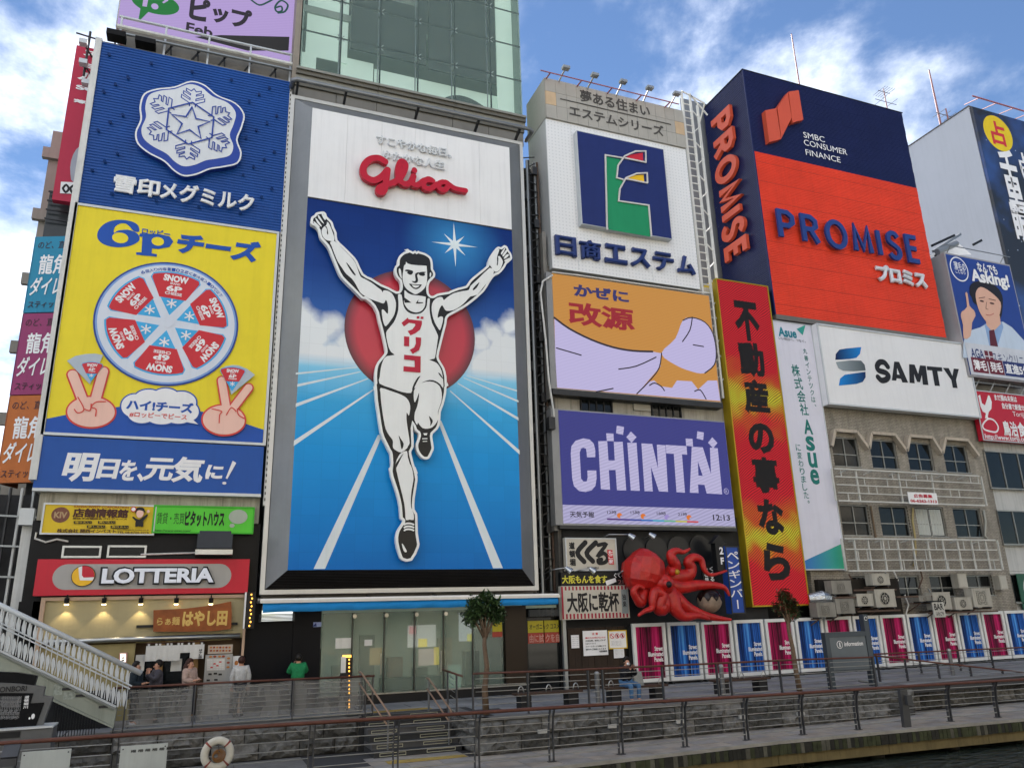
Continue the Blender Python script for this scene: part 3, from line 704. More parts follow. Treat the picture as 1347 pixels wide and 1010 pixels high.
for mat, e in ((BL2, 6), (INKW, 0)):
 y = ar.y
 for k, (c, r) in enumerate((((370, 865), (55, 48)), ((430, 840), (62, 42)), ((500, 835), (60, 42)), ((565, 850), (60, 44)), ((590, 890), (46, 40)), ((400, 895), (60, 42)), ((480, 900), (70, 42)), ((550, 905), (60, 34)))):
  ar.y = y - .001 * k; ar.ell('bubble_print', c, (r[0] + e, r[1] + e), mat)
 ar.poly('bubble_tail', [(590 - e, 905), (634 + e, 942 + e / 2), (560 - e, 928 + e / 2)], mat)
 ar.y = y - .013
ar.text('ハイ!チーズ', (338, 836), (612, 898), BL2, .05); ar.text('#ロッピーでピース', (350, 888), (586, 925), HRED, .02)

# lower blue board
low_b = thing('slogan_billboard', (-1.5, 28, zC), 'plain blue billboard with white brushed lettering under the yellow cheese board', 'billboard')
obj('board', MB().box(-5.03, 1.8, 27.95, 28.2, zC + .05, zB), M('royal_blue_print', '164E9F', .4, var=.06), low_b)
obj('bottom_trim', MB().box(-5.03, 1.8, 27.9, 28.2, zC - .05, zC + .049), LG, low_b)
ar = Art(low_b, 27.948, tf=ZM(0, 560, 3.366, 27.95))
ar.text('明', (292, 116), (420, 250), INKW, .038, shear=.12); ar.text('日', (440, 145), (520, 235), INKW, .042, shear=.12); ar.text('を、', (535, 150), (640, 248), INKW, .038, shear=.12)
ar.text('元', (645, 140), (765, 246), INKW, .036, shear=.12); ar.text('気', (768, 135), (898, 254), INKW, .036, shear=.12); ar.text('に', (915, 172), (985, 238), INKW, .05, shear=.12)
ar.poly('exclamation', [(1030, 155), (1046, 165), (1006, 236), (999, 232)], INKW); ar.ell('exclamation_dot', (993, 254), (9, 6), INKW)
# cable run of small loops down the right edge
lt = thing('cable_tray', (1.95, 28, 7), 'pale perforated cable tray down the right edge of the dairy boards', 'cable tray')
obj('tray', MB().box(1.9, 1.99, 28.0, 28.3, 6.6, 23.6), DWHITE, lt)
hole = mesh(MB().box(-.02, .02, -.006, 0, -.05, .05), BLACK, 'slot')
for k in range(80): inst(hole, 'slot', lt, (1.945, 27.999, 6.8 + .21 * k))

# estate agents' boards
t6 = ZM(50, 640, 4.49, 28.1)
def board(name, tl, br, t, Y, th, mat, label, cat='signboard', fr=None, fw=.05, group=None):
 a = t(*tl); b = t(*br); o = thing(name, ((a[0] + b[0]) / 2, Y + th, b[1]), label, cat, group)
 obj('board', MB().box(a[0], b[0], Y, Y + th, b[1], a[1]), mat, o)
 if fr: frame_bars('frame', a[0] + fw, b[0] - fw, b[1] + fw, a[1] - fw, Y - .03, Y - .001, fw, fr, o)
 return o, Art(o, Y - .001, tf=t)
YEL2 = M('agency_yellow', 'D3B427', .5, var=.08)
o, ar = board('agency_sign', (35, 95), (684, 288), t6, 28.1, .1, YEL2, 'yellow signboard with black lettering and a cartoon businessman above the burger shop', fr=LG)
ar.tf = ZM(50, 640, 4.49, 28.1)
ar.ell('bronze_disc', (133, 166), (54, 46), M('bronze_print', '7A4A3A', .3, var=.4, vscale=6)); ar.text('KIV', (98, 148), (170, 186), M('dull_gold', 'A98E6A', .5), .04)
BR = M('brown_ink', '4A2A1E', .5); ar.text('KANSAI INVEST CORPORATION', (215, 110), (535, 130), M('rust_ink', '9A4A22', .5), .02)
ar.text('店舗情報館', (210, 126), (530, 186), BR, .045); ar.text('居抜き店舗総合プロデュース', (205, 181), (526, 197), BR, .03)
for a, b, s in (((212, 203), (318, 219), '借りたい'), ((355, 203), (458, 219), '買いたい'), ((290, 228), (398, 245), '貸したい'), ((430, 230), (536, 247), '売りたい')):
 ar.poly('black_tag', [a, (b[0], a[1]), b, (a[0], b[1])], INKB); ar.text(s, (a[0] + 6, a[1] + 2), (b[0] - 6, b[1] - 2), YEL2, .02)
ar.text('株式会社 関西インベスト', (115, 248), (460, 276), BR, .03); ar.text('http://www.k-invest.co.jp', (470, 250), (655, 262), BR, .015); ar.text('TEL 06-6766-2216', (470, 264), (655, 278), BR, .02)
# little suited man print
ar.poly('suit_print', [(565, 178), (600, 196), (640, 165), (650, 172), (622, 205), (622, 232), (575, 232), (578, 205), (558, 185)], INKB, sm=2); ar.ell('face_print', (603, 160), (21, 25), PEA); ar.poly('hair_print', [(578, 160), (576, 135), (600, 122), (628, 130), (634, 160), (625, 148), (600, 140), (584, 146)], INKB, sm=2)
ar.ell('hand_print', (652, 148), (9, 9), PEA); ar.ell('board_print', (565, 135), (17, 16), CRED); ar.ell('board_print_face', (565, 135), (12, 11), INKW); ar.ell('shoe_print', (582, 234), (8, 4), INKB); ar.ell('shoe_print', (615, 234), (8, 4), INKB)
o, ar = board('estate_sign', (686, 108), (1270, 280), t6, 28.08, .12, M('leaf_green_print', '55C437', .45, var=.05), 'bright green signboard with black lettering and a grey speech balloon', fr=M('green_frame', '3FAE2C', .45))
GRI = M('dark_green_ink', '1E3A1C', .5)
ar.text('賃貸・売買', (706, 152), (862, 222), GRI, .0); ar.text('ピタットハウス', (872, 142), (1098, 238), M('black_green_ink', '151C15', .5), .05); ar.text('http://www.pitat.com/', (692, 252), (902, 270), GRI, .01)
GRB = M('balloon_grey', 'A9B3A4', .5); ar.ell('balloon_print', (1182, 178), (55, 42), GRB); ar.ell('balloon_dot', (1146, 230), (15, 12), GRB)
# projector box
a = t6(945, 268); b = t6(1138, 408)
o = thing('wall_projector', ((a[0] + b[0]) / 2, 28.2, b[1]), 'black box shaped projector on a bracket beneath the green signboard', 'projector')
obj('housing', MB().box(a[0], b[0], 27.55, 28.2, b[1] + .2, a[1] - .1).box(a[0] + .05, b[0] - .05, 27.65, 28.2, a[1] - .1, a[1]), M('dark_blue_grey_metal', '30363F', .35, .3), o)
obj('tray', MB().box(a[0] - .03, b[0] + .03, 27.5, 28.25, b[1], b[1] + .16), STEEL, o)
obj('conduit', MB().tube([t_ for t_ in ((t6(605, 398)[0], 28.24, t6(605, 398)[1]), (a[0], 28.24, t6(940, 388)[1]))], .03, 6), DWHITE, o)
cb = thing('loose_cable', (-4.6, 28.2, 5.8), 'white loose cable sagging left below the yellow agency signboard', 'cable')
obj('cable', MB().tube([(P(*p, 28.25)[0], 28.25, P(*p, 28.25)[1]) for p in ((48, 700), (46, 708), (60, 713), (75, 709), (90, 712))], .03, 6), DWHITE, cb)

# burger shop sign
t3 = ZM(0, 560, 3.366, 27.9)
o, ar = board('burger_shop_sign', (168, 590), (1096, 738), t3, 27.9, .38, M('sign_red', 'BE1E33', .35, var=.06), 'long red sign with a grey capsule and white illuminated letters over the shop front')
a = t3(240, 612); b = t3(1020, 716); rz_ = (a[1] - b[1]) / 2; cz = (a[1] + b[1]) / 2
cap_ = [(a[0] + rz_ + rz_ * math.cos(t), cz + rz_ * math.sin(t)) for t in [math.pi / 2 + math.pi * k / 14 for k in range(15)]] + [(b[0] - rz_ + rz_ * math.cos(t), cz + rz_ * math.sin(t)) for t in [-math.pi / 2 + math.pi * k / 14 for k in range(15)]]
ar.poly('capsule_panel', cap_, M('capsule_grey', '9E9C9A', .5, .2, var=.06), raw=True)
lc = t3(370, 664); lr = abs(t3(420, 664)[0] - lc[0])
ar.ell('logo_rim', lc, (lr * 1.06, lr * 1.02), INKB, raw=True, t=.06)
ar.ell('logo_yellow', lc, (lr, lr * .96), M('logo_yellow', 'E9B52A', .4), raw=True)
ar.poly('logo_white', [(lc[0] + lr * math.cos(a_) * .98, lc[1] + lr * .96 * math.sin(a_)) for a_ in [math.radians(-28 + 150 * k / 16) for k in range(17)]] + [(lc[0] - .35 * lr, lc[1] - .1 * lr), (lc[0] - .25 * lr, lc[1] - .42 * lr)], INKW, raw=True)
ar.poly('logo_red', [(lc[0] + lr * math.cos(a_) * .98, lc[1] + lr * .96 * math.sin(a_)) for a_ in [math.radians(-8 + 110 * k / 12) for k in range(13)]] + [(lc[0] - .12 * lr, lc[1] + .05 * lr), (lc[0] + .05 * lr, lc[1] - .16 * lr)], M('sign_red', 'BE1E33'), raw=True)
LW = M('lit_letter_white', 'DADEE8', .4, emit=.02, var=.03)
y = ar.y
ar.text('LOTTERIA', (449, 624), (953, 701), INKB, .085, .08); ar.y -= .002
ar.text('LOTTERIA', (458, 632), (945, 694), LW, .045, .02)
# string of amber bulbs and slim blade sign right of the noodle shop
o = thing('amber_bulb_sign', (P(331, 850)[0], 28, P(331, 825)[1]), 'slim black blade sign edged with amber bulbs beside the noodle shop', 'sign')
a = P(324, 779, 27.8); b = P(333, 826, 27.8)
obj('blade', MB().box(a[0], b[0], 27.5, 27.8, b[1], a[1]), BLACK, o)
obj('side_light', MB().box(a[0] - .04, a[0] - .004, 27.45, 27.85, b[1], a[1]), WHITE, o)
AMB = M('amber_bulb', 'FFB347', .4, emit=.9, var=0)
bulb = mesh(MB().lathe([(0, -.03), (.02, -.02), (.026, 0), (.018, .02), (0, .035)], seg=8), AMB, 'bulb')
for k in range(9): inst(bulb, 'bulb', o, ((a[0] + b[0]) / 2 + .03 * (k % 2), 27.47, b[1] + .08 + (a[1] - b[1] - .16) * k / 8))

# noodle shop front
t4 = ZM(0, 780, 3.962, 28.1)
sh = thing('noodle_shop_front', (-1.5, 28.1, 0), 'beige fascia and sliding door front of the noodle shop under the red sign', 'shop front')
BEI = M('beige_panel', 'A79C79', .6, var=.1, vscale=.8); TRIM = M('pinkish_trim', 'B79C86', .5, var=.06); INT = M('warm_interior', '5A4A38', .8)
a = t4(240, 40); b = t4(1262, 232)
obj('fascia_panel', MB().box(a[0], b[0], 28.1, 28.3, b[1], a[1]), BEI, sh)
mb = MB().box(a[0] - .12, b[0] + .08, 28.0, 28.25, a[1], a[1] + .1).box(a[0] - .12, a[0] - .001, 28.0, 28.25, 0, a[1]).box(b[0] + .001, b[0] + .08, 28.0, 28.25, 0, a[1])
obj('door_surround', mb, TRIM, sh)
obj('shutter_box', MB().tube([(t4(230, 250)[0], 27.95, t4(640, 240)[1]), (t4(1250, 220)[0], 27.95, t4(1250, 220)[1])], .08, 10), STEEL, sh, smooth=True)
obj('dark_shelf', MB().box(t4(710, 190)[0], t4(1235, 190)[0], 28.0, 28.09, t4(0, 200)[1], t4(0, 186)[1]), BLACK, sh)
obj('interior', MB().box(a[0], b[0], 28.5, 28.55, 0, b[1]), INT, sh)
obj('lower_panel', MB().box(a[0], t4(735, 0)[0], 28.15, 28.3, 0, b[1] - .05).box(t4(735, 0)[0], t4(1225, 0)[0], 28.15, 28.3, t4(0, 268)[1], b[1] - .05), M('olive_beige', '9A8F66', .65, var=.12), sh)
for u0, u1 in ((862, 884), (1030, 1062)): obj('door_stile', MB().box(t4(u0, 0)[0], t4(u1, 0)[0], 28.12, 28.2, 0, t4(0, 268)[1]), M('honey_wood', '8A6C42', .5, var=.2), sh)
for u0, u1 in ((745, 860), (886, 1028)): obj('door_glass', MB().box(t4(u0, 0)[0], t4(u1, 0)[0], 28.2, 28.22, 0.02, t4(0, 350)[1]), GLASSD, sh)
for u0, v0, u1, v1 in ((742, 350, 790, 440), (925, 380, 980, 450), (795, 360, 850, 380)): obj('door_poster', MB().box(t4(u0, 0)[0], t4(u1, 0)[0], 28.18, 28.19, t4(0, v1)[1], t4(0, v0)[1]), DWHITE, sh)
# noren
nor = thing('shop_curtain', (t4(910, 300)[0], 27.9, t4(0, 350)[1]), 'short white split curtain hanging over the noodle shop door', 'curtain')
t5 = ZM(150, 840, 7.09, 27.85)
xs_ = [300, 405, 512, 612, 714, 835]; yb_ = [205, 205, 205, 130 + 66, 190]
CL = M('white_cloth', 'C9C8C4', .85, var=.08, vscale=5)
for i in range(5):
 if i == 3: v1 = 132
 else: v1 = yb_[i] if i < 3 else 190
 A = t5(xs_[i] + 1, 66 - i * 3); B = t5(xs_[i + 1] - 1, v1 - i * 2)
 mb = MB(); vs = []; n_ = 8
 for k in range(n_ + 1):
  x = A[0] + (B[0] - A[0]) * k / n_
  for j in range(4): vs.append((x, 27.85 + .02 * math.sin(k * 1.7 + i) * j / 3, A[1] + (B[1] - A[1]) * j / 3))
 mb.add(vs, [(k * 4 + j, k * 4 + j + 1, (k + 1) * 4 + j + 1, (k + 1) * 4 + j) for k in range(n_) for j in range(3)])
 obj('cloth_panel', mb, CL, nor, smooth=True)
 for k in (0.2, .8): obj('loop', MB().box(A[0] + (B[0] - A[0]) * k - .03, A[0] + (B[0] - A[0]) * k + .03, 27.84, 27.86, A[1], A[1] + .06), CL, nor)
obj('rod', MB().tube([(t5(290, 50)[0], 27.87, t5(0, 56)[1]), (t5(850, 40)[0], 27.87, t5(0, 50)[1])], .015, 6), WOODB, nor)
arn = Art(nor, 27.82, tf=t5); arn.col('はやし田', (796, 92), (818, 180), INKB, .03)
# carved wooden sign
o = thing('carved_wood_sign', (t4(1000, 150)[0], 28.0, t4(0, 200)[1]), 'long orange brown wooden plank sign with carved gold characters', 'sign')
ws = [(800, 88), (870, 84), (960, 80), (1060, 68), (1140, 55), (1205, 42), (1208, 110), (1204, 186), (1120, 196), (1000, 200), (900, 200), (798, 200), (799, 140)]
tw = ZM(0, 780, 3.962, 27.85)
WS = M('varnished_orange_wood', '8B4A1E', .35, var=.35, vscale=2.5)
obj('plank', MB().prism([tw(*p) for p in ws], 27.85, 28.0), WS, o)
ar = Art(o, 27.849, tf=tw); GLD = M('gold_leaf', 'B79A5A', .35, .5)
ar.text('らぁ麺', (820, 125), (935, 165), GLD, .02); ar.text('はやし田', (955, 92), (1182, 168), GLD, .05)
# spotlights over the fascia
for i, u in enumerate((355, 548, 738, 921, 1100)):
 q = t4(u, 30); v0 = 50 - i * 6
 s_ = thing('spotlight', (q[0], 27.9, q[1] - .25), ('small black spotlight shining on the beige fascia, ' + ('first from the left', 'second from the left', 'middle of the row', 'second from the right', 'at the right end above the carved sign')[i]), 'spotlight', 'spotlights over the noodle shop')
 obj('housing', MB().tube([(q[0], 27.86, q[1] + .02), (q[0], 27.9, q[1] - .14)], .07, 10).box(q[0] - .02, q[0] + .02, 27.88, 28.05, q[1], q[1] + .12), BLACK, s_)
 obj('lens', MB().tube([(q[0], 27.902, q[1] - .142), (q[0], 27.91, q[1] - .18)], .06, 10), M('lit_lens', 'FFE6A8', .4, emit=3, var=0), s_)
 lp = bpy.data.lights.new('spotlight_lamp', 'SPOT'); lp.energy = 4; lp.color = (1, .78, .45); lp.spot_size = 1.5; lp.shadow_soft_size = .05
 lo = bpy.data.objects.new('lamp', lp); COL.objects.link(lo); lo.parent = s_; lo.location = (0, .02, -.02); lo.rotation_euler = (math.radians(12), 0, 0)
# ticket machine and menu boards
o = thing('ticket_machine', (t4(1140, 0)[0], 27.9, 0), 'silver meal ticket vending machine with menu picture buttons by the door', 'vending machine')
tv = ZM(150, 840, 7.09, 27.8); a = tv(855, 150); b = tv(1090, 400)
obj('cabinet', MB().box(a[0], b[0], 27.8, 28.1, 0, a[1]), M('machine_grey', '9A9A98', .4, .3), o)
ar = Art(o, 27.799, tf=tv); ar.poly('button_panel', [(865, 185), (1035, 180), (1035, 290), (865, 295)], M('menu_white', 'C2BDB6', .5))
for k in range(6):
 for j in range(6):
  ar.y = 27.79; ar.poly('button', [(872 + 27 * k, 192 + 17 * j), (894 + 27 * k, 191 + 17 * j), (894 + 27 * k, 202 + 17 * j), (872 + 27 * k, 203 + 17 * j)], (CRED if (k * j) % 5 == 4 else DWHITE))
for k, (u, v) in enumerate(((900, 165), (940, 164), (985, 163), (1020, 162), (1068, 180), (1065, 220), (1062, 262))): ar.y = 27.785; ar.ell('dish_print', (u, v), (15, 10), M('dish_print_' + str(k % 2), ('B0703A', '8C3B26')[k % 2], .5))
for u, v in ((895, 328), (945, 322), (878, 385), (950, 380), (990, 330)): ar.y = 27.785; ar.poly('coin_slot', [(u - 16, v - 8), (u + 16, v - 9), (u + 16, v + 8), (u - 16, v + 9)], BLACK)
o = thing('menu_board', (t4(1140, 0)[0], 28, tv(0, 130)[1]), 'orange and white menu picture board above the ticket machine', 'menu board')
a = tv(880, 60); b = tv(1105, 132); obj('board', MB().box(a[0], b[0], 27.95, 28.05, b[1], a[1]), M('menu_cream', 'AFA294', .5), o)
ar = Art(o, 27.949, tf=tv)
for k in range(7):
 for j in range(2): ar.y = 27.945; ar.ell('dish_print', (905 + 29 * k, 80 + 30 * j), (11, 9), M('dish_print_' + str((k + j) % 2), ('B0703A', '8C3B26')[(k + j) % 2], .5))
o = thing('wall_notice', (tv(1145, 0)[0], 27.95, tv(0, 262)[1]), 'small white paper notice with a picture taped to the door frame', 'notice')
a = tv(1112, 162); b = tv(1180, 262); obj('sheet', MB().box(a[0], b[0], 27.93, 27.94, b[1], a[1]), WHITE, o); Art(o, 27.929, tf=tv).ell('picture_print', (1143, 225), (18, 22), M('dish_print_0'))
o = thing('lantern_sign', (tv(82, 0)[0], 27.95, tv(0, 210)[1]), 'small lit white sign with black brush characters left of the doorway', 'sign')
a = tv(50, 130); b = tv(115, 222); obj('box', MB().box(a[0], b[0], 27.85, 28.05, b[1], a[1]), M('pink_trim_box', 'B98C80', .5), o)
ar = Art(o, 27.849, tf=tv); ar.poly('lit_face', [(58, 138), (108, 138), (108, 214), (58, 214)], M('lit_white', 'F0E6D8', .5, emit=.6, var=0)); ar.col('らぁ麺', (72, 145), (96, 210), INKB, .03)
# ------------------------------------------------------------------ runner billboard and the glass tower
tower = thing('glass_tower', (7.1, 28.5, 0), 'tall building with a green glass curtain wall above the running man billboard', 'building')
TW = M('tower_grey_panel', '6E6C68', .5, .3, var=.12); SOF = M('soffit_panel', '7E7B74', .6, var=.15, vscale=.6)
obj('wall', MB().box(2.05, 12.3, 28.62, 40, 3.3, 24.0), TW, tower)
obj('side_pier', MB().box(1.96, 2.2, 28.1, 40, 24.0, 45), M('pale_pier', '8F867A', .5, .2, var=.1, streak=.2), tower)
gx0, gx1 = 2.24, 12.2
zb = 24.62
zr = [zb] + [P(*p)[1] for p in ((398.7, 37.4),)]
dz = zr[1] - zr[0]
GL = M('green_curtain_glass', '9DB5AC', .04, var=.05, alpha=.17, spec=.5)
GJ = M('glass_joint', '20282A', .5)
xs6 = [P(u / 3.742 + 360, 60 / 3.742)[0] for u in (145, 338, 530, 713, 890, 1062)] + [gx1]
xs6[0] = gx0
rows = [zb, P(360 + 145 / 3.742, 140 / 3.742)[1]]
hgt = P(360 + 530 / 3.742, 50 / 3.742)[1] - P(360 + 530 / 3.742, 228 / 3.742)[1]
while len(rows) < 8: rows.append(rows[-1] + hgt)
for i in range(6):
 for j in range(len(rows) - 1):
  obj('glass_pane', MB().box(xs6[i] + .012, xs6[i + 1] - .012, 28.0, 28.02, rows[j] + .012, rows[j + 1] - .012), GL, tower)
mb = MB()
for x in xs6[1:-1]: mb.box(x - .035, x + .035, 28.03, 28.07, zb, rows[-1])
obj('vertical_joint', mb, GJ, tower); mb = MB()
for z in rows[1:-1]: mb.box(gx0, gx1, 28.071, 28.10, z - .035, z + .035)
obj('horizontal_joint', mb, GJ, tower)
spider = MB()
for s in ((1, 1), (-1, 1), (1, -1), (-1, -1)): spider.bar((0, .08, 0), (s[0] * .14, .02, s[1] * .14), .03)
spider.bar((0, .05, 0), (0, .5, 0), .05)
spm = mesh(spider, STEEL, 'spider_clamp'); disc = MB()
for z in rows[1:4]:
 for x in xs6[1:-1]: inst(spm, 'spider_clamp', tower, (x, 28.02, z))
rod = MB()
for x in xs6[1:-1]:
 rod.tube([(x, 28.5, rows[0]), (x, 28.5, rows[-1])], .03, 6)
obj('tension_rod', rod, STEEL, tower)
# what shows behind the glass
obj('interior_wall', MB().box(gx0, gx1, 33.0, 33.2, zb, 50), M('interior_dark', '3B4242', .8, var=.3, vscale=.5), tower)
obj('end_wall', MB().box(gx1 - .05, gx1, 28.12, 40, zb, 50).box(gx0, gx0 + .05, 28.12, 40, zb, 50), M('interior_pale', '7D9188', .7), tower)
obj('floor_slab', MB().box(gx0 + .06, gx1 - .06, 28.9, 33, zb - .3, zb + .15).box(gx0 + .06, gx1 - .06, 29.3, 33, zb + 4.0, zb + 4.35), M('interior_ceiling', '9AA69C', .8, var=.1), tower)
PB = M('glowing_blind', 'C3DCCF', .7, var=.06, emit=.12)  # blinds glow: the lit interior is put into their colour
for x0, x1, y, z0, z1 in ((gx0 + .3, 4.35, 29.4, zb + 1.8, zb + 9), (gx0 + .06, 3.0, 29.2, zb + .2, zb + 1.75), (5.6, 11.9, 29.5, zb + 1.0, zb + 1.95), (4.1, 5.55, 29.5, zb + 1.25, zb + 2.2), (11.3, gx1 - .06, 28.9, zb + .2, zb + 9)):
 obj('blind', MB().box(x0, x1, y, y + .05, z0, z1), PB, tower)
obj('dark_screen', MB().box(7.9, 11.2, 28.7, 28.8, zb + 2.0, zb + 9).box(4.4, 7.85, 28.9, 29.0, zb + 2.3, zb + 5.4), M('interior_charcoal', '2A3134', .7), tower)
obj('louvre_block', MB().box(6.0, 7.8, 30.2, 30.3, zb + 5.5, zb + 9), M('louvre_grey', '8A958C', .8, var=.4, vscale=6), tower)
fr = MB()
for k in range(4): fr.box(4.45 + .22 * k, 4.5 + .22 * k, 29.3, 29.4, zb + 2.6, zb + 6)
obj('inner_frame', fr, WHITE, tower)
mb = MB(); n = 20
mb.prism([(8.3 + 3.0 * k / n, zb + .25 + .75 * math.sin(math.pi * (k / n) ** .8)) for k in range(n + 1)], 28.8, 31)
obj('curved_counter', mb, M('interior_charcoal'), tower)
# stepped cornice and canopy under the glass
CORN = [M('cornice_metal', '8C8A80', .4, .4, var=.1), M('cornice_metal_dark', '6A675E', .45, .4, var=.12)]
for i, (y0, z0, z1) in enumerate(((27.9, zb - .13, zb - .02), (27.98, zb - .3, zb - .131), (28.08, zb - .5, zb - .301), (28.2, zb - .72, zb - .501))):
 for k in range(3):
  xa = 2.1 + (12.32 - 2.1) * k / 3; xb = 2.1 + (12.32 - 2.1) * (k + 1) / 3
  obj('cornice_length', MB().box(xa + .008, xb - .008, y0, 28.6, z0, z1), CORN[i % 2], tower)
for k in range(6): obj('soffit_panel', MB().box(2.1 + 1.7 * k + .01, 2.1 + 1.7 * (k + 1) - .01, 28.3, 28.61, 23.25, 23.9), SOF, tower)
cn = thing('billboard_canopy_rail', (7, 27.5, 23.6), 'grey steel tube rail on short brackets running above the white framed billboard', 'rail')
za = P(388, 104, 27.4)[1]
obj('tube', MB().tube([(1.95, 28.4, za), (1.95, 27.5, za), (2.1, 27.4, za), (12.2, 27.4, za), (12.4, 27.5, za), (12.4, 28.3, za)], .09, 8), M('tube_grey', '7E8184', .4, .5), cn, smooth=True)
for u, v in ((118, 440), (355, 490), (712, 562), (1010, 625), (1212, 665)):
 x = P(360 + u / 3.742, v / 3.742, 27.5)[0]; obj('bracket', MB().bar((x, 27.4, za), (x, 28.3, za - .35), .09, .14), DARKM, cn)

# --- frame of the big sign: a shallow box that stands out from the wall with splayed sides
rb = thing('runner_billboard', (7.1, 28, 3.65), 'giant billboard with a blue running track, red sun and white top, behind the athlete figure', 'billboard')
fx0, fx1, fz0, fz1, ix0, ix1, iz0, iz1, YP = 1.98, 12.07, 3.65, 23.18, 2.76, 11.17, 4.38, 22.3, 27.3
RIM = M('billboard_rim_white', 'C9C9C6', .4, .2, var=.06)
frame_bars('rim', fx0 + .13, fx1 - .13, fz0 + .13, fz1 - .13, 27.95, 28.15, .15, RIM, rb)
SPL = M('splay_grey', '7D8082', .42, .3, var=.15, vscale=.5)
def quad(name, pts, mat, parent): return obj(name, MB().add(pts, [(0, 1, 2, 3)]), mat, parent)
e = .14
O = [(fx0 + e, 27.98, fz0 + e), (fx1 - e, 27.98, fz0 + e), (fx1 - e, 27.98, fz1 - e), (fx0 + e, 27.98, fz1 - e)]
I = [(ix0, YP + .01, iz0), (ix1, YP + .01, iz0), (ix1, YP + .01, iz1), (ix0, YP + .01, iz1)]
quad('left_splay', [O[0], I[0], I[3], O[3]], SPL, rb); quad('right_splay', [O[1], O[2], I[2], I[1]], SPL, rb); quad('top_splay', [O[2], O[3], I[3], I[2]], SPL, rb)
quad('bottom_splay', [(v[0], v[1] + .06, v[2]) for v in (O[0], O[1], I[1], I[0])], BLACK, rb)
SL = M('dark_slat', '33302F', .4, .3, var=.2)
for k in range(12):
 t = (k + .2) / 12; t2 = (k + .75) / 12
 pa = [O[0][i] + (I[0][i] - O[0][i]) * t for i in range(3)]; pb = [O[1][i] + (I[1][i] - O[1][i]) * t for i in range(3)]
 pc = [O[1][i] + (I[1][i] - O[1][i]) * t2 for i in range(3)]; pd = [O[0][i] + (I[0][i] - O[0][i]) * t2 for i in range(3)]
 obj('slat', MB().add([pa, pb, pc, pd] + [(p[0], p[1] + .05, p[2] + .01) for p in (pa, pb, pc, pd)], [(0, 1, 2, 3), (7, 6, 5, 4), (0, 4, 5, 1), (2, 6, 7, 3)]), SL, rb)
obj('box_back', MB().box(fx0 + .3, fx1 - .3, 28.16, 28.6, fz0 + .3, fz1 - .3), DARKM, rb)
zBl = P(405, 259.5, YP)[1]
# white enamel panels above
cols_w = 6
for k in range(cols_w):
 xa = ix0 + (ix1 - ix0) * k / cols_w; xb = ix0 + (ix1 - ix0) * (k + 1) / cols_w
 obj('white_panel', MB().box(xa + .003, xb - .003, YP, YP + .05, zBl + .003, iz1), M('enamel_white', 'E4E4E4', .3, var=.05, vscale=.6, streak=.1), rb)
# printed picture: sky, clouds, track
pm = bpy.data.materials.new('stadium_print'); pm.use_nodes = True
t_ = pm.node_tree; n_ = t_.nodes; l_ = t_.links; b_ = n_['Principled BSDF']; b_.inputs['Roughness'].default_value = .28; b_.inputs['Specular IOR Level'].default_value = .12
g = n_.new('ShaderNodeNewGeometry'); sp = n_.new('ShaderNodeSeparateXYZ'); l_.new(g.outputs['Position'], sp.inputs[0])
def mm(op, a, b=None, clamp=False):
 q = n_.new('ShaderNodeMath'); q.operation = op; q.use_clamp = clamp
 for i, v in enumerate((a, b)):
  if v is None: continue
  if isinstance(v, (int, float)): q.inputs[i].default_value = v
  else: l_.new(v, q.inputs[i])
 return q.outputs[0]
hz = P(400, 476, YP)[1]
fr_ = mm('DIVIDE', mm('SUBTRACT', sp.outputs[2], iz0), zBl - iz0)
cr = n_.new('ShaderNodeValToRGB'); l_.new(fr_, cr.inputs[0]); hzf = (hz - iz0) / (zBl - iz0)
els = cr.color_ramp.elements; els[0].position = 0; els[0].color = lin('0A6CBC'); els[1].position = 1; els[1].color = lin('0C2E72')
for p_, c_ in ((.12, '0F7FCC'), (.3, '1C94DA'), (hzf - .1, '3BA6DE'), (hzf - .008, '86CCEC'), (hzf + .005, '9BD0EC'), (hzf + .1, '3A68B0'), (hzf + .28, '163E88')):
 q = els.new(p_); q.color = lin(c_)
mpp = n_.new('ShaderNodeMapping'); l_.new(g.outputs['Position'], mpp.inputs[0]); mpp.inputs['Scale'].default_value = (1, 1, 1)
nz = n_.new('ShaderNodeTexNoise'); nz.inputs['Scale'].default_value = 1.1; nz.inputs['Detail'].default_value = 4; l_.new(mpp.outputs[0], nz.inputs['Vector'])
dn = mm('MULTIPLY', mm('SUBTRACT', nz.outputs[0], .5), .9)
cl = None
for px, py, r in ((395, 425, 1.0), (412, 440, .95), (432, 432, .75), (458, 455, .8), (400, 470, 1.3), (440, 480, 1.2), (476, 470, .6), (672, 428, .7), (650, 440, .7), (632, 452, .75), (672, 470, 1.3), (640, 480, 1.1), (660, 455, .8)):
 c0x, c0z = P(px, py, YP)
 d = mm('SQRT', mm('ADD', mm('POWER', mm('ABSOLUTE', mm('SUBTRACT', sp.outputs[0], c0x)), 2.0), mm('POWER', mm('ABSOLUTE', mm('SUBTRACT', sp.outputs[2], c0z)), 2.0)))
 q = mm('DIVIDE', mm('SUBTRACT', mm('ADD', r, dn), d), .45, True)
 cl = q if cl is None else mm('MAXIMUM', cl, q)
cl = mm('MULTIPLY', cl, mm('DIVIDE', mm('SUBTRACT', sp.outputs[2], hz - .15), .5, True))
gx, gz = P(598, 322, YP)
d = mm('SQRT', mm('ADD', mm('POWER', mm('ABSOLUTE', mm('SUBTRACT', sp.outputs[0], gx)), 2.0), mm('POWER', mm('ABSOLUTE', mm('SUBTRACT', sp.outputs[2], gz)), 2.0)))
glow = mm('POWER', mm('SUBTRACT', 1.0, mm('DIVIDE', d, 2.3, True)), 1.3)
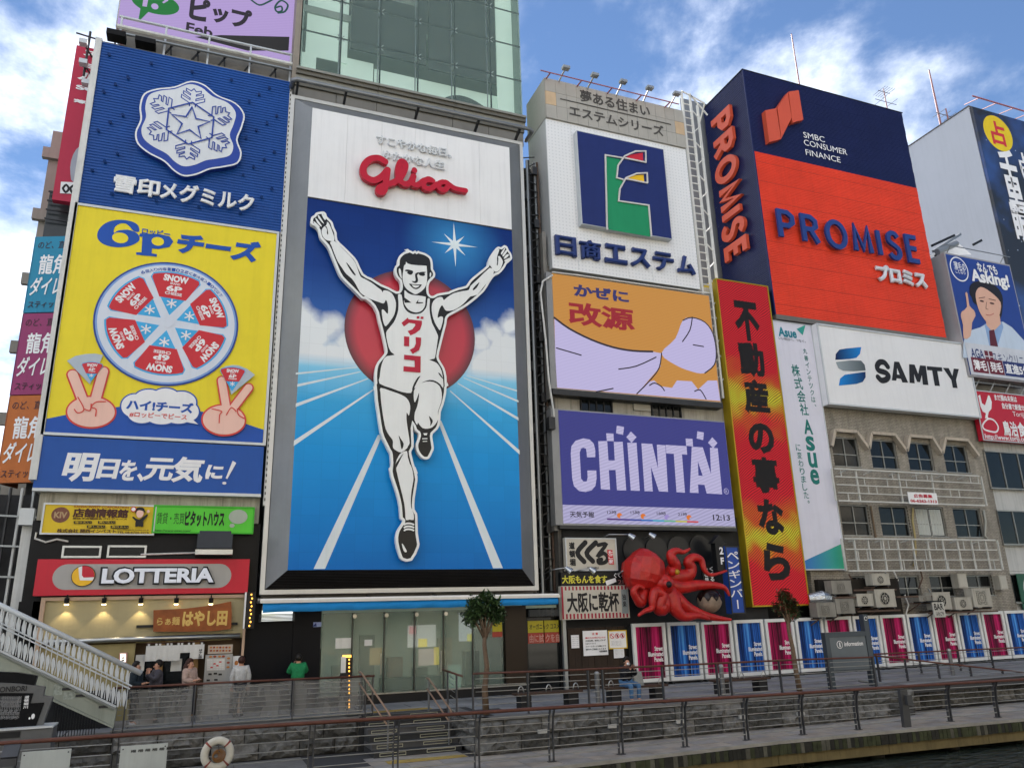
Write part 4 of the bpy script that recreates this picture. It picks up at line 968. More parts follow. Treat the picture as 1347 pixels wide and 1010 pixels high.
m1_ = n_.new('ShaderNodeMix'); m1_.data_type = 'RGBA'; l_.new(mm('MULTIPLY', glow, .95), m1_.inputs[0]); l_.new(cr.outputs[0], m1_.inputs[6]); m1_.inputs[7].default_value = lin('3C95D2')
m2_ = n_.new('ShaderNodeMix'); m2_.data_type = 'RGBA'; l_.new(cl, m2_.inputs[0]); l_.new(m1_.outputs[2], m2_.inputs[6]); m2_.inputs[7].default_value = lin('E4E9EC')
# film joints between the printed tiles
br = n_.new('ShaderNodeTexBrick'); br.offset = 0; br.inputs['Scale'].default_value = 1; br.inputs['Brick Width'].default_value = .62; br.inputs['Row Height'].default_value = .62; br.inputs['Mortar Size'].default_value = .008
br.inputs['Color1'].default_value = (1, 1, 1, 1); br.inputs['Color2'].default_value = (.93, .93, .93, 1); br.inputs['Mortar'].default_value = (.86, .86, .86, 1); br.inputs['Bias'].default_value = .2
mb2 = n_.new('ShaderNodeMapping'); mb2.inputs['Rotation'].default_value = (math.radians(-90), 0, 0); l_.new(g.outputs['Position'], mb2.inputs[0]); l_.new(mb2.outputs[0], br.inputs['Vector'])
m3_ = n_.new('ShaderNodeMix'); m3_.data_type = 'RGBA'; m3_.blend_type = 'MULTIPLY'; m3_.inputs[0].default_value = 1; l_.new(m2_.outputs[2], m3_.inputs[6]); l_.new(br.outputs[0], m3_.inputs[7])
l_.new(m3_.outputs[2], b_.inputs['Base Color'])
obj('printed_panel', MB().box(ix0, ix1, YP, YP + .05, iz0, zBl), pm, rb)
obj('panel_joint', MB().box(ix0, ix1, YP - .02, YP, zBl - .03, zBl + .02), DARKM, rb)
ar = Art(rb, YP - .001)
TL_ = M('track_white', 'D3DCE0', .3, var=.03)
def tline(a, b, wa, wb):
 A = Vector(ar.tf(*a)); B = Vector(ar.tf(*b)); ar.poly('track_line', [(A.x, A.y - wa / 2), (A.x, A.y + wa / 2), (B.x, B.y + wb / 2), (B.x, B.y - wb / 2)], TL_, raw=True)
y = ar.y
for a, b, wa, wb in (((389, 491.5), (470, 483), .07, .03), ((391, 507), (474, 489), .1, .03), ((389, 533), (484, 498), .13, .04), ((386.5, 583), (492, 512), .19, .06), ((680, 514), (614, 494), .06, .03), ((682, 528), (610, 497), .08, .03), ((682, 551), (602, 504), .12, .04), ((683.5, 595), (592, 514), .17, .05)):
 tline(a, b, wa, wb); ar.y = y
def tl2(a, b, ua, ub):
 A = ar.tf(*a); B = ar.tf(*b); ar.poly('track_line', [(A[0] - ua / 2, A[1]), (A[0] + ua / 2, A[1]), (B[0] + ub / 2, B[1]), (B[0] - ub / 2, B[1])], TL_, raw=True); ar.y = y
tl2((420, 748), (500, 572), .38, .16); tl2((655, 747), (578, 553), .38, .14)
# red sun
CE = ar.tf(541.5, 437); rx = (ar.tf(627.5, 437)[0] - ar.tf(456, 437)[0]) / 2
rs = bpy.data.materials.new('red_sun_print'); rs.use_nodes = True
t_ = rs.node_tree; n_ = t_.nodes; l_ = t_.links; b_ = n_['Principled BSDF']; b_.inputs['Roughness'].default_value = .3
g = n_.new('ShaderNodeNewGeometry'); sb = n_.new('ShaderNodeVectorMath'); sb.operation = 'DISTANCE'; l_.new(g.outputs['Position'], sb.inputs[0]); sb.inputs[1].default_value = (CE[0], YP, CE[1])
cr = n_.new('ShaderNodeValToRGB'); l_.new(mm('DIVIDE', sb.outputs['Value'], rx), cr.inputs[0]); els = cr.color_ramp.elements
els[0].position = .82; els[0].color = lin('B92A3D'); els[1].position = 1; els[1].color = lin('4B1A2A'); l_.new(cr.outputs[0], b_.inputs['Base Color'])
ar.poly('red_sun', [(CE[0] + rx * math.cos(a), CE[1] + rx * math.sin(a)) for a in [2 * math.pi * k / 72 for k in range(72)]], rs, raw=True)
# sparkle
ar.poly('sparkle', [(lambda r, a: (gx + r * math.cos(a), gz + r * math.sin(a)))((.22, 1.05, .22, .66)[k % 4] if k % 2 == 0 or True else 0, math.radians(22.5 * k)) for k in range(0)] or [(gx + (0.17 if k % 2 else (0.98 if k % 4 == 0 else 0.62)) * math.cos(math.radians(22.5 * k + 2)), gz + (0.17 if k % 2 else (0.98 if k % 4 == 0 else 0.62)) * math.sin(math.radians(22.5 * k + 2))) for k in range(16)], M('sparkle_white', 'DDE8EC', .3), raw=True)

# runner cut-out
YR = 26.95
def A_(*p): return [P(400 + u / 6.3125, 240 + v / 6.3125, YR) for u, v in p]
def B_(*p): return [P(540 + u / 6.7333, 300 + v / 6.7333, YR) for u, v in p]
def C_(*p): return [P(480 + u / 8.4167, 320 + v / 8.4167, YR) for u, v in p]
def D_(*p): return [P(470 + u / 6.3125, 400 + v / 6.3125, YR) for u, v in p]
def E_(*p): return [P(480 + u / 7.769, 500 + v / 7.769, YR) for u, v in p]
def F_(*p): return [P(480 + u / 7.2154, 610 + v / 7.2154, YR) for u, v in p]
out_ = (A_((55, 325), (62, 290), (85, 275), (100, 255), (130, 248), (160, 245), (180, 260), (188, 285), (215, 312), (235, 335), (247, 375), (268, 420), (275, 480), (330, 535), (400, 605), (440, 655), (490, 760), (560, 798), (640, 848), (700, 873), (765, 908), (793, 900), (803, 865), (795, 815), (770, 790), (752, 745), (755, 700), (775, 680), (777, 645), (792, 612), (830, 580), (875, 568))
  + C_((455, 88), (500, 82), (530, 98), (555, 84), (572, 98), (590, 88), (610, 98), (660, 112), (710, 142), (740, 182), (750, 250), (752, 290), (775, 330), (770, 375), (740, 402), (712, 440), (700, 490), (705, 555), (732, 586), (765, 583), (800, 563), (870, 550), (930, 540))
  + B_((350, 560), (420, 533), (490, 515), (515, 480), (540, 450), (600, 400), (680, 333), (690, 290), (715, 235), (755, 182), (780, 168), (802, 174), (830, 155), (855, 168), (868, 198), (888, 225), (898, 265), (885, 288), (852, 312), (835, 345), (800, 390), (770, 410), (742, 422), (700, 480), (650, 560), (560, 640), (480, 700), (400, 745), (337, 780), (320, 810))
  + D_((737, 165), (715, 250), (690, 350), (672, 435), (690, 480), (720, 530), (738, 600), (740, 680))
  + E_((830, 40), (828, 130), (800, 250), (772, 325), (766, 430), (740, 500), (690, 548), (688, 600), (702, 690), (690, 730), (660, 790), (640, 803), (600, 803), (562, 772), (530, 720), (522, 660), (535, 620), (550, 570), (545, 538), (512, 510), (490, 445), (492, 560), (495, 680), (470, 730), (480, 790), (500, 865), (522, 935), (532, 1000))
  + F_((470, 45), (497, 120), (490, 200), (470, 330), (468, 430), (492, 470), (497, 540), (500, 660), (513, 740), (510, 790), (445, 913), (358, 913), (325, 860), (295, 740), (300, 660), (320, 610), (360, 550), (355, 530), (338, 510), (330, 400), (300, 270), (250, 120), (238, 30))
  + E_((270, 920), (262, 760), (245, 720), (200, 630), (160, 530), (130, 330), (110, 200), (102, 60))
  + D_((150, 700), (145, 600), (152, 530), (168, 485), (200, 445), (230, 405), (233, 380), (222, 320), (200, 220), (175, 130), (163, 70), (145, 35))
  + C_((100, 700), (55, 650), (0, 612))
  + A_((480, 962), (400, 880), (310, 790), (270, 710), (225, 600), (195, 530), (135, 460), (120, 400), (95, 365), (62, 348)))
rn = thing('runner_cutout', (8.0, 27.1, 6), 'white and black cut out figure of a running athlete with both arms raised', 'cut-out figure')
CW = M('cutout_white', 'E4E6E5', .4, var=.04); CB = M('cutout_black', '1D1F22', .35, var=.15)
so = smooth_pts(out_, 2)
obj('outline_panel', MB().prism(so, YR, YR + .22), CW, rn)
ra = Art(rn, YR - .001)
ra.poly('ink_silhouette', so, CB, raw=True)
ra.stroke('outline_edge', inset(so, .035), .09, CW, raw=True, closed=True)
def W_(pts, name='white_shape', sm=3): ra.y = YR - .016; return ra.poly(name, pts, CW, sm=sm, raw=True)
def K_(pts, name='ink_shape', sm=2): ra.y = YR - .024; return ra.poly(name, pts, CB, sm=sm, raw=True)
W_(A_((215, 500), (237, 490), (262, 495), (300, 532), (350, 582), (402, 637), (430, 680), (450, 740), (470, 785), (500, 802), (560, 835), (620, 882)) + C_((150, 500), (180, 520), (196, 548), (205, 525), (250, 528), (300, 560), (335, 630), (342, 700), (325, 790), (285, 855), (232, 920), (208, 890), (192, 820), (185, 745), (200, 735), (220, 752), (250, 785), (257, 740), (250, 670), (232, 628), (218, 655), (200, 668), (150, 652), (60, 620)) + A_((505, 945), (465, 915), (430, 850), (395, 800), (350, 762), (320, 720), (280, 660), (250, 590), (228, 530)), 'left_arm_shape', 2)
W_(A_((190, 330), (207, 345), (230, 400), (250, 460), (245, 490), (210, 487), (180, 478), (155, 450), (145, 412), (150, 388), (168, 368), (180, 362), (188, 345)), 'left_palm_shape')
for f in (((143, 262), (158, 264), (180, 302), (174, 315), (160, 300)), ((112, 272), (130, 285), (160, 335), (163, 345), (148, 333), (120, 300)), ((92, 298), (108, 308), (138, 350), (146, 366), (136, 366), (108, 335)), ((76, 326), (92, 333), (128, 368), (122, 376), (95, 357))): W_(A_(*f), 'finger_shape', 2)
K_(A_((182, 366), (190, 380), (197, 405), (199, 432), (193, 436), (188, 418), (190, 400), (184, 382), (174, 372)), 'palm_crease')
K_(A_((348, 668), (372, 690), (426, 766), (417, 773), (385, 735)), 'elbow_crease')
W_(B_((700, 355), (735, 380), (732, 405), (700, 460), (640, 530), (590, 592), (530, 608), (490, 650), (440, 695), (380, 728), (320, 735), (298, 715), (280, 685), (262, 705), (248, 740), (238, 795), (262, 785), (285, 790), (284, 830), (262, 903), (245, 890), (215, 840), (192, 770), (186, 700), (200, 650), (240, 617), (280, 615), (293, 640), (320, 618), (380, 580), (460, 560), (515, 550), (530, 515), (600, 450)), 'right_arm_shape', 2)
W_(B_((710, 342), (701, 325), (708, 285), (732, 235), (765, 197), (785, 192), (772, 235), (768, 255), (785, 250), (802, 268), (817, 300), (806, 340), (790, 370), (765, 388), (742, 385)), 'right_palm_shape')
K_(B_((768, 250), (776, 270), (774, 300), (770, 332), (762, 330), (766, 300), (764, 270)), 'palm_crease')
for f in (((800, 222), (828, 182), (840, 176), (826, 210), (806, 238)), ((813, 242), (844, 197), (857, 205), (836, 240), (820, 255)), ((825, 265), (850, 236), (870, 236), (860, 256), (832, 276)), ((828, 290), (858, 272), (880, 266), (872, 282), (840, 300))): W_(B_(*f), 'finger_shape', 2)
K_(B_((604, 485), (606, 492), (585, 530), (557, 553), (549, 545), (572, 515)), 'elbow_crease')
W_(C_((455, 207), (470, 225), (520, 240), (600, 248), (675, 252), (683, 275), (688, 350), (685, 430), (670, 480), (640, 520), (600, 550), (560, 567), (520, 550), (465, 512), (430, 460), (415, 380), (425, 300), (432, 250), (450, 235)), 'face_shape', 2)
W_(C_((374, 290), (385, 282), (398, 305), (402, 345), (408, 392), (390, 372), (376, 335)), 'ear_shape'); W_(C_((718, 332), (730, 327), (733, 350), (723, 378), (716, 365)), 'ear_shape')
K_(C_((438, 308), (462, 294), (500, 300), (530, 312), (528, 335), (510, 352), (485, 348), (462, 326), (478, 318)), 'eye_ink'); K_(C_((596, 328), (640, 319), (675, 324), (655, 336), (667, 350), (645, 366), (612, 360), (594, 345)), 'eye_ink')
K_(C_((558, 338), (594, 324), (588, 345), (576, 360), (586, 400), (584, 428), (560, 445), (532, 436), (516, 420), (548, 425), (560, 408), (554, 370)), 'nose_ink')
K_(C_((488, 450), (550, 461), (622, 459), (624, 470), (600, 498), (565, 512), (530, 500), (504, 475)), 'mouth_ink')
ra.y = YR - .03; ra.poly('smile_shape', C_((515, 463), (560, 473), (604, 470), (586, 490), (560, 497), (535, 489)), CW, raw=True)
W_(C_((437, 522), (470, 550), (520, 573), (600, 582), (660, 592), (672, 602), (668, 650), (664, 695), (635, 742), (590, 765), (540, 765), (485, 740), (448, 695), (430, 650), (438, 600)), 'neck_shape', 2)
K_(C_((428, 598), (470, 628), (512, 661), (470, 660), (438, 662)), 'collar_ink', 1); K_(C_((592, 625), (586, 655), (645, 656), (640, 666), (575, 672), (560, 668)), 'collar_ink', 1)
W_(C_((366, 572), (404, 572), (415, 640), (430, 705), (465, 755), (510, 780), (565, 787), (620, 775), (660, 740), (685, 690), (692, 618), (718, 618), (714, 690), (718, 780), (735, 860)) + D_((620, 160), (640, 200), (668, 262), (666, 300), (655, 380), (645, 440), (636, 455), (596, 463), (640, 480), (672, 505), (700, 560), (712, 640), (712, 698), (690, 668), (650, 640), (600, 630), (545, 648), (500, 675), (474, 700), (480, 678), (510, 620), (524, 597), (500, 610), (470, 660), (455, 700), (445, 738), (370, 730), (280, 698), (183, 660), (186, 600), (195, 530), (215, 465), (245, 433), (308, 423), (283, 402), (263, 368), (247, 310), (238, 240), (260, 205), (300, 155)) + C_((345, 820), (368, 740), (370, 650)), 'body_shape', 2)
K_(D_((670, 571), (688, 580), (713, 622), (690, 603)), 'shorts_crease')
W_(E_((160, 80), (250, 107), (370, 150), (425, 185), (455, 235), (462, 290), (450, 360), (440, 352), (425, 332), (424, 400), (432, 470), (443, 540), (456, 640), (440, 672), (425, 700), (370, 738), (320, 720), (287, 692), (285, 650), (282, 612), (245, 562), (212, 500), (190, 400), (168, 250), (158, 130)), 'left_thigh_shape', 2)
K_(E_((343, 565), (368, 605), (395, 650), (382, 700), (370, 697), (358, 630)), 'knee_crease')
W_(E_((374, 740), (340, 780), (314, 850), (320, 940)) + F_((290, 0), (300, 70), (330, 200), (360, 320), (376, 400), (382, 470), (388, 532), (424, 528), (462, 530), (460, 470), (437, 410), (435, 330), (442, 250), (458, 160), (458, 110), (445, 40), (425, 0)) + E_((472, 900), (438, 790), (428, 725)), 'left_calf_shape', 2)
W_(E_((500, 110), (540, 50), (620, 17), (700, 20), (760, 60), (784, 130), (780, 220), (745, 320), (750, 380), (733, 430), (690, 480), (640, 496), (590, 490), (556, 455), (540, 433), (532, 458), (505, 405), (510, 330), (530, 280), (548, 200), (552, 130), (538, 165), (512, 226), (500, 200)), 'right_thigh_shape', 2)
K_(E_((652, 366), (690, 410), (685, 440), (666, 470), (668, 430)), 'knee_crease')
for q in (((595, 543), (638, 541), (630, 563), (606, 563)), ((585, 594), (637, 592), (637, 602), (585, 604)), ((590, 622), (635, 620), (635, 628), (590, 630))): W_(E_(*q), 'lace_shape', 1)
for v in (575, 603, 630): ra.y = YR - .016; ra.stroke('lace_shape', F_((374, v), (395, v - 10), (430, v - 10), (460, v)), .06, CW, raw=True, sm=2)
W_(F_((350, 755), (362, 765), (380, 795), (397, 828), (385, 838), (368, 825), (354, 785)), 'shoe_highlight', 2)
ra.y = YR - .024
ra.tf = lambda u, v: P(470 + u / 6.3125, 400 + v / 6.3125, YR)
CRD = M('chest_red', 'B4233C', .4, var=.04)
ra.poly('chest_character', [(366, 158), (418, 114), (424, 128), (535, 140), (535, 170), (520, 215), (480, 245), (440, 262), (417, 226), (455, 212), (480, 180), (478, 166), (428, 158), (385, 188)], CRD)
for q in (((492, 104), (514, 103), (513, 122), (492, 124)), ((525, 107), (548, 107), (547, 126), (524, 127))): ra.poly('chest_character', q, CRD)
ra.poly('chest_character', [(386, 270), (430, 273), (428, 353), (386, 350)], CRD); ra.poly('chest_character', [(482, 277), (528, 282), (524, 345), (510, 385), (458, 416), (434, 382), (470, 362), (484, 330)], CRD)
ra.poly('chest_character', [(386, 424), (524, 436), (522, 571), (380, 560), (382, 518), (474, 526), (474, 470), (386, 462)], CRD)

# script lettering and slogan
sc = thing('script_letters', (7.3, 27.1, 19), 'thick glossy red script lettering standing off the white top of the billboard', 'lettering')
YS = 27.0
ts = ZM(380, 80, 2.9706, YS); LR = M('gloss_red_letter', 'B80F2C', .35, var=.05, spec=.3)
sa = Art(sc, YS + .2, tf=ts)
def script(pts, w, y): 
 sa.y = y; return sa.stroke('script_stroke', pts, w, LR, sm=5, t=.2)
script([(376, 394), (350, 380), (316, 386), (292, 414), (298, 450), (332, 467), (364, 452), (385, 428)], .27, YS + .2)
script([(386, 426), (380, 470), (372, 508), (356, 514), (352, 498), (376, 486), (412, 474), (442, 448), (456, 412), (446, 394), (433, 402), (427, 436), (434, 468), (456, 482), (476, 474), (487, 452)], .25, YS + .195)
script([(486, 452), (484, 478), (502, 486), (530, 468), (556, 466)], .24, YS + .19)
sa.y = YS + .2; sa.ell('script_dot', (491, 428), (11, 11), LR, t=.2)
script([(562, 470), (545, 462), (528, 475), (530, 495), (552, 500), (580, 482)], .22, YS + .185)
script([(602, 474), (588, 480), (586, 496), (602, 506), (618, 498), (622, 482), (608, 474), (625, 484), (650, 500), (690, 508)], .22, YS + .18)
sa2 = Art(sc, YS + .25, tf=ts)
for s_, a, b in (('すこやかな毎日、', (346, 292), (642, 356)), ('ゆたかな人生', (370, 348), (614, 408))):
 # lettering follows the level of the board, so it is fitted line by line
 n = len(s_); 
 w_ = (b[0] - a[0]) / n; y = YS + .25
 c_ = ts((a[0] + b[0]) / 2, (a[1] + b[1]) / 2); x0 = ts(a[0], 0)[0]; x1 = ts(b[0], 0)[0]
 sa2.y = y; sa2.text(s_, (ts(a[0], (a[1] + b[1]) / 2)[0], c_[1] + .22), (ts(b[0], (a[1] + b[1]) / 2)[0], c_[1] - .22), M('letter_white', 'CFD2D4', .45, var=.03), .035, .07, raw=True)

# ------------------------------------------------------------------ street level under the big sign
st = thing('glass_storefront', (7, 28.3, 0), 'tall frosted glass shop front with clear glass fins under the blue awning', 'shop front')
t2 = ZM(340, 740, 3.2071, 28.2)
def X2(u, v=400, Y=28.2): return P(340 + u / 3.2071, 740 + v / 3.2071, Y)[0]
def Z2(u, v, Y=28.2): return P(340 + u / 3.2071, 740 + v / 3.2071, Y)[1]
zt = Z2(600, 205); zl = Z2(600, 555)
FG = M('frosted_green_glass', '8FA092', .1, var=.06, vscale=.6, alpha=.36, spec=.35)
CGL = M('clear_shop_glass', '7F8F84', .05, var=.1, alpha=.3, spec=.4)
xs_ = [X2(u) for u in (262, 395, 530, 658, 782, 905, 1035)]
for k in range(6):
 obj('glass_pane', MB().box(xs_[k] + .02, xs_[k + 1] - .02, 28.2, 28.22, .3, zt), FG if k < 5 else CGL, st)
for k in range(1, 6):
 obj('glass_fin', MB().box(xs_[k] - .015, xs_[k] + .015, 27.95, 28.19, .3, zt), CGL, st)
 obj('mullion', MB().box(xs_[k] - .045, xs_[k] - .018, 28.1, 28.19, .3, zt), M('mullion_bronze', '4A4944', .4, .5), st)
 obj('fitting', MB().tube([(xs_[k], 27.9, zt - .12), (xs_[k], 28.2, zt - .12)], .07, 10), STEEL, st)
obj('plinth', MB().box(X2(250), X2(1130), 28.05, 28.3, -.02, .29), BLACK, st)
obj('sill', MB().box(X2(250), X2(1130), 28.0, 28.3, .29, .33), STEEL, st)
obj('dark_pier', MB().box(X2(1040), X2(1130), 28.1, 28.6, .33, zt + .1), M('bronze_pier', '2C241D', .4, .2, var=.15, spec=.2), st)
obj('dark_wall', MB().box(X2(-60), X2(140), 28.2, 28.6, 0, zt - .2).box(X2(140), X2(258), 28.15, 28.6, 0, zt + .1), M('navy_black_panel', '0E1016', .4, var=.2, spec=.1), st)
obj('interior', MB().box(X2(258), X2(1270), 30.6, 30.7, 0, 4).box(X2(258), X2(1270), 28.3, 30.6, zt, zt + .1), M('shop_interior', '8F9C8D', .8, var=.2, emit=.05), st)  # back wall and ceiling glow faintly, standing for the shop's inside lighting
obj('interior_floor', MB().box(X2(258), X2(1270), 28.3, 30.6, .2, .28), M('interior_floor_mat', '6A6A64', .6), st)
obj('counter', MB().box(X2(530), X2(780), 28.5, 29.0, .3, .75), BLACK, st)
for u0, v0, u1, v1, m in ((630, 262, 748, 355, 'DCE0DA'), (635, 268, 665, 300, 'C65A66'), (675, 320, 712, 355, 'D9C948'), (676, 362, 748, 432, 'C7B9AE'), (740, 355, 762, 430, 'DBCB3E'), (470, 358, 520, 430, 'A58F60'), (845, 210, 905, 330, 'C5D2D6'), (880, 300, 905, 330, 'D2C63C'), (800, 430, 855, 530, '7D9A8C'), (957, 310, 1030, 530, '1F2A27')):
 Y_ = 28.6 if m != '1F2A27' else 28.9
 obj('inside_poster', MB().box(X2(u0, v0, Y_), X2(u1, v1, Y_), Y_, Y_ + .02, Z2((u0 + u1) / 2, v1, Y_), Z2((u0 + u1) / 2, v0, Y_)), M('poster_' + m, m, .5, emit=.15), st)  # sheets glow a little, inside light put into their colour
for u0, v0, u1, v1 in ((322, 318, 388, 362), (445, 324, 478, 350)):
 obj('door_notice', MB().box(X2(u0), X2(u1), 28.17, 28.18, Z2(u0, v1), Z2(u0, v0)), DWHITE, st)
a = X2(1138); b = X2(1275)
obj('right_window', MB().box(a, b, 28.25, 28.27, .05, Z2(1200, 232)), GLASSD, st); frame_bars('window_frame', a, b, .06, Z2(1200, 232), 28.18, 28.24, .05, BLACK, st)
for u0, u1 in ((1140, 1207), (1211, 1272)):
 ya = MB().box(X2(u0), X2(u1), 28.2, 28.21, Z2(1200, 293), Z2(1200, 243)); obj('yellow_strip_poster', ya, M('strip_yellow', 'A59A1E', .4), st)  # strip in one even dull yellow, the red one below it
 obj('red_strip_poster', MB().box(X2(u0), X2(u1), 28.2, 28.21, Z2(1200, 338), Z2(1200, 294)), M('strip_red', '9A3A2E', .4), st)
ar = Art(st, 28.195, tf=ZM(340, 740, 3.2071, 28.2)); ar.text('オーガニック コスメ', (1142, 258), (1270, 278), BLACK, .02); ar.text('由に試 クを自', (1142, 302), (1270, 332), M('pale_pink_print', 'B98A80', .5), .02)
for u0, v0, u1, v1, c in ((988, 250, 1030, 290, 'strip_yellow'), (988, 291, 1030, 312, 'strip_red')): obj('strip_poster', MB().box(X2(u0), X2(u1), 28.17, 28.18, Z2(1010, v1), Z2(1010, v0)), MATS[c], st)
for k_ in range(9):
 xx = 3.7 + .98 * k_; hh_ = (1.5, .9, 1.9, 1.1, .7, 1.7, 1.2, 1.9, 1.0)[k_]; obj('shop_display', MB().box(xx, xx + .55, 29.3 + .15 * (k_ % 3), 29.7, .3, .3 + hh_), M('display_%d' % (k_ % 4), ('5A6258', 'A3A08C', '3E4A48', '8A6E58')[k_ % 4], .6, var=.3, vscale=6), st)
for k_ in (1, 2, 4): obj('door_handle', MB().tube([(xs_[k_] - .12, 28.16, .9), (xs_[k_] - .12, 28.16, 1.6)], .02, 6), STEEL, st)
# louvres
for nm, u0, v0, u1, v1 in (('l', 0, 214, 142, 248), ('r', 1140, 196, 1270, 224)):
 xa, xb = X2(u0), X2(u1)
 if nm == 'l': xa = 2.0
 for k in range(6):
  z0 = Z2((u0 + u1) / 2, v1); z1 = Z2((u0 + u1) / 2, v0); z = z0 + (z1 - z0) * k / 6
  obj('louvre_slat', MB().box(xa, xb, 28.0, 28.12, z, z + (z1 - z0) / 9), M('louvre_dull', '55585A', .6), st)
# awning
aw = thing('blue_awning', (7, 27.9, 3.3), 'long half folded bright blue fabric awning on a white cassette below the big billboard', 'awning')
AY = 27.2
za = P(340 + 10 / 3.2071, 740 + 168 / 3.2071, AY)[1]; xa = P(340 + 8 / 3.2071, 795, AY)[0]; xb = P(340 + 1270 / 3.2071, 792, AY)[0]
obj('cassette', MB().box(xa, xb, AY, AY + .25, za, za + .12), WHITE, aw)
obj('front_profile', MB().box(xa, xb, AY - .06, AY - .002, za - .02, za + .07), RIM, aw)
FAB = M('awning_blue_cloth', '1A7AB8', .75, var=.12, vscale=2)
mb = MB(); n = 60; vs = []
for i in range(n + 1):
 x = xa + .08 + (xb - xa - .16) * i / n
 for j in range(5):
  t = j / 4; vs.append((x, AY + .02 - .1 * math.sin(t * 2.4) + .012 * math.sin(i * 1.1 + j), za - .02 - (.30 - .02 * abs(math.sin(i * .35))) * t * (1 - .15 * i / n)))
mb.add(vs, [(i * 5 + j, i * 5 + j + 1, (i + 1) * 5 + j + 1, (i + 1) * 5 + j) for i in range(n) for j in range(4)])
obj('fabric', mb, FAB, aw, smooth=True)
obj('gutter', MB().box(1.9, 12.6, 27.75, 28.0, 3.42, 3.5).box(1.9, 12.6, 27.9, 28.2, 3.36, 3.419), GREYM, aw)
for x in (3.2, 5.6, 8, 10.4, 12): obj('awning_arm', MB().bar((x, AY + .15, za + .05), (x, 28.2, za + .2), .06), DARKM, aw)
# drain pipe on the left of it and little blue sign
pv = thing('small_wall_sign', (X2(240), 28.1, 3), 'tiny blue and white corner sign on the dark pillar', 'sign')
obj('plate', MB().box(X2(224), X2(258), 28.12, 28.14, Z2(240, 270), Z2(240, 250)), M('pale_blue_sign', '8D9CC8', .4), pv); Art(pv, 28.118, tf=t2).poly('triangle', [(226, 268), (242, 252), (244, 268)], NAVY)
# amber lit totem beside the glass door
tt = thing('amber_light_totem', (X2(375, 500, 26.5), 26.5, 0), 'black totem lamp with a vertical row of glowing amber lights near the glass shop front', 'lamp')
T5 = lambda u, v: P(340 + u / 3.2071, 740 + v / 3.2071, 26.5)
a = T5(352, 400); b = T5(396, 480)
obj('case', MB().box(a[0], b[0], 26.5, 26.75, .05, a[1]), BLACK, tt); obj('lit_top', MB().box(a[0] + .05, b[0] - .05, 26.52, 26.7, a[1], a[1] + .07), AMB, tt)
for v in (408, 424, 440, 456, 478, 498, 515, 532, 548, 580, 595, 608): inst(bulb, 'amber_light', tt, (T5(382, v)[0], 26.47, T5(382, v)[1]))
obj('white_face', MB().box(a[0] - .03, a[0] + .13, 26.49, 26.499, T5(0, 482)[1], T5(0, 412)[1]), DWHITE, tt)
# ------------------------------------------------------------------ gap, middle building
gp = thing('pipe_bundle', (12.7, 28.6, 0), 'narrow gap packed with dark ladders, brackets and drain pipes right of the big billboard', 'pipes')
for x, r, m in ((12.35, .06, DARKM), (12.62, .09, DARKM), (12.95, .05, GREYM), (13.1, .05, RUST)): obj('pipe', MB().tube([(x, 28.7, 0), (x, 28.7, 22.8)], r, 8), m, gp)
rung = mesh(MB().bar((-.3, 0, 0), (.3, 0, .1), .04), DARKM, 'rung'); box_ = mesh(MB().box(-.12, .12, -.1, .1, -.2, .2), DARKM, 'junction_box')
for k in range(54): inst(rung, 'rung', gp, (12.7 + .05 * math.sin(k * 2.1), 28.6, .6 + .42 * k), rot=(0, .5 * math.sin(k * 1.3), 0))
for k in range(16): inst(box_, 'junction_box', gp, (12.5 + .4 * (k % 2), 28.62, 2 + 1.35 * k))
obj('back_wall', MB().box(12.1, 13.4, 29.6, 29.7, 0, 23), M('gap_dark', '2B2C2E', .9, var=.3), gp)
pp = thing('pipe_run', (12.6, 28, 3.6), 'thin grey downpipe close against the right edge of the big billboard', 'pipe')
obj('pipe', MB().tube([(12.32, 28.1, 3.2), (12.32, 28.1, 22.4)], .05, 8), GREYM, pp)

mid = thing('middle_building', (17.3, 28.4, 0), 'stained pale building behind the two video screens and the octopus', 'building')
MW = M('stained_pale_wall', 'A29E94', .85, var=.22, vscale=.8, streak=.5)
obj('wall', MB().box(13.3, 22.2, 28.5, 38, 6.0, 17.6), MW, mid)
obj('lower_wall', MB().box(13.4, 23.0, 28.4, 38, 0, 6.6), M('charcoal_wall', '2E2F31', .8, var=.25, vscale=1.5), mid)
T7 = ZM(700, 340, 4.589, 28.5)
for u0, v0, u1, v1 in ((285, 835, 485, 965), (712, 872, 902, 1010)):
 a = T7(u0, v0); b = T7(u1, v1); window(mid, a[0] + .05, b[0] - .05, 10.2, a[1] + .25, 28.46, 4, 1, BLACK, GLASSD, .05, sill=False)
a = T7(605, 858); b = T7(710, 925); obj('wall_cover', MB().box(a[0], b[0], 28.4, 28.499, b[1], a[1]), M('pale_cover', 'A09C92', .7, var=.1), mid)
obj('wall_corner', MB().box(13.15, 13.3, 28.3, 30, 0, 17.4), M('grimy_pipe_wall', '66635E', .8, var=.3, streak=.5), mid)
for k, z in enumerate((5.9, 8.6, 11.3, 14.0, 16.6)): obj('pier_panel', MB().box(12.98, 13.149, 28.2, 28.5, z, z + 2.4), M('grey_pier_panel', '7A7874', .7, var=.2, streak=.4), mid)

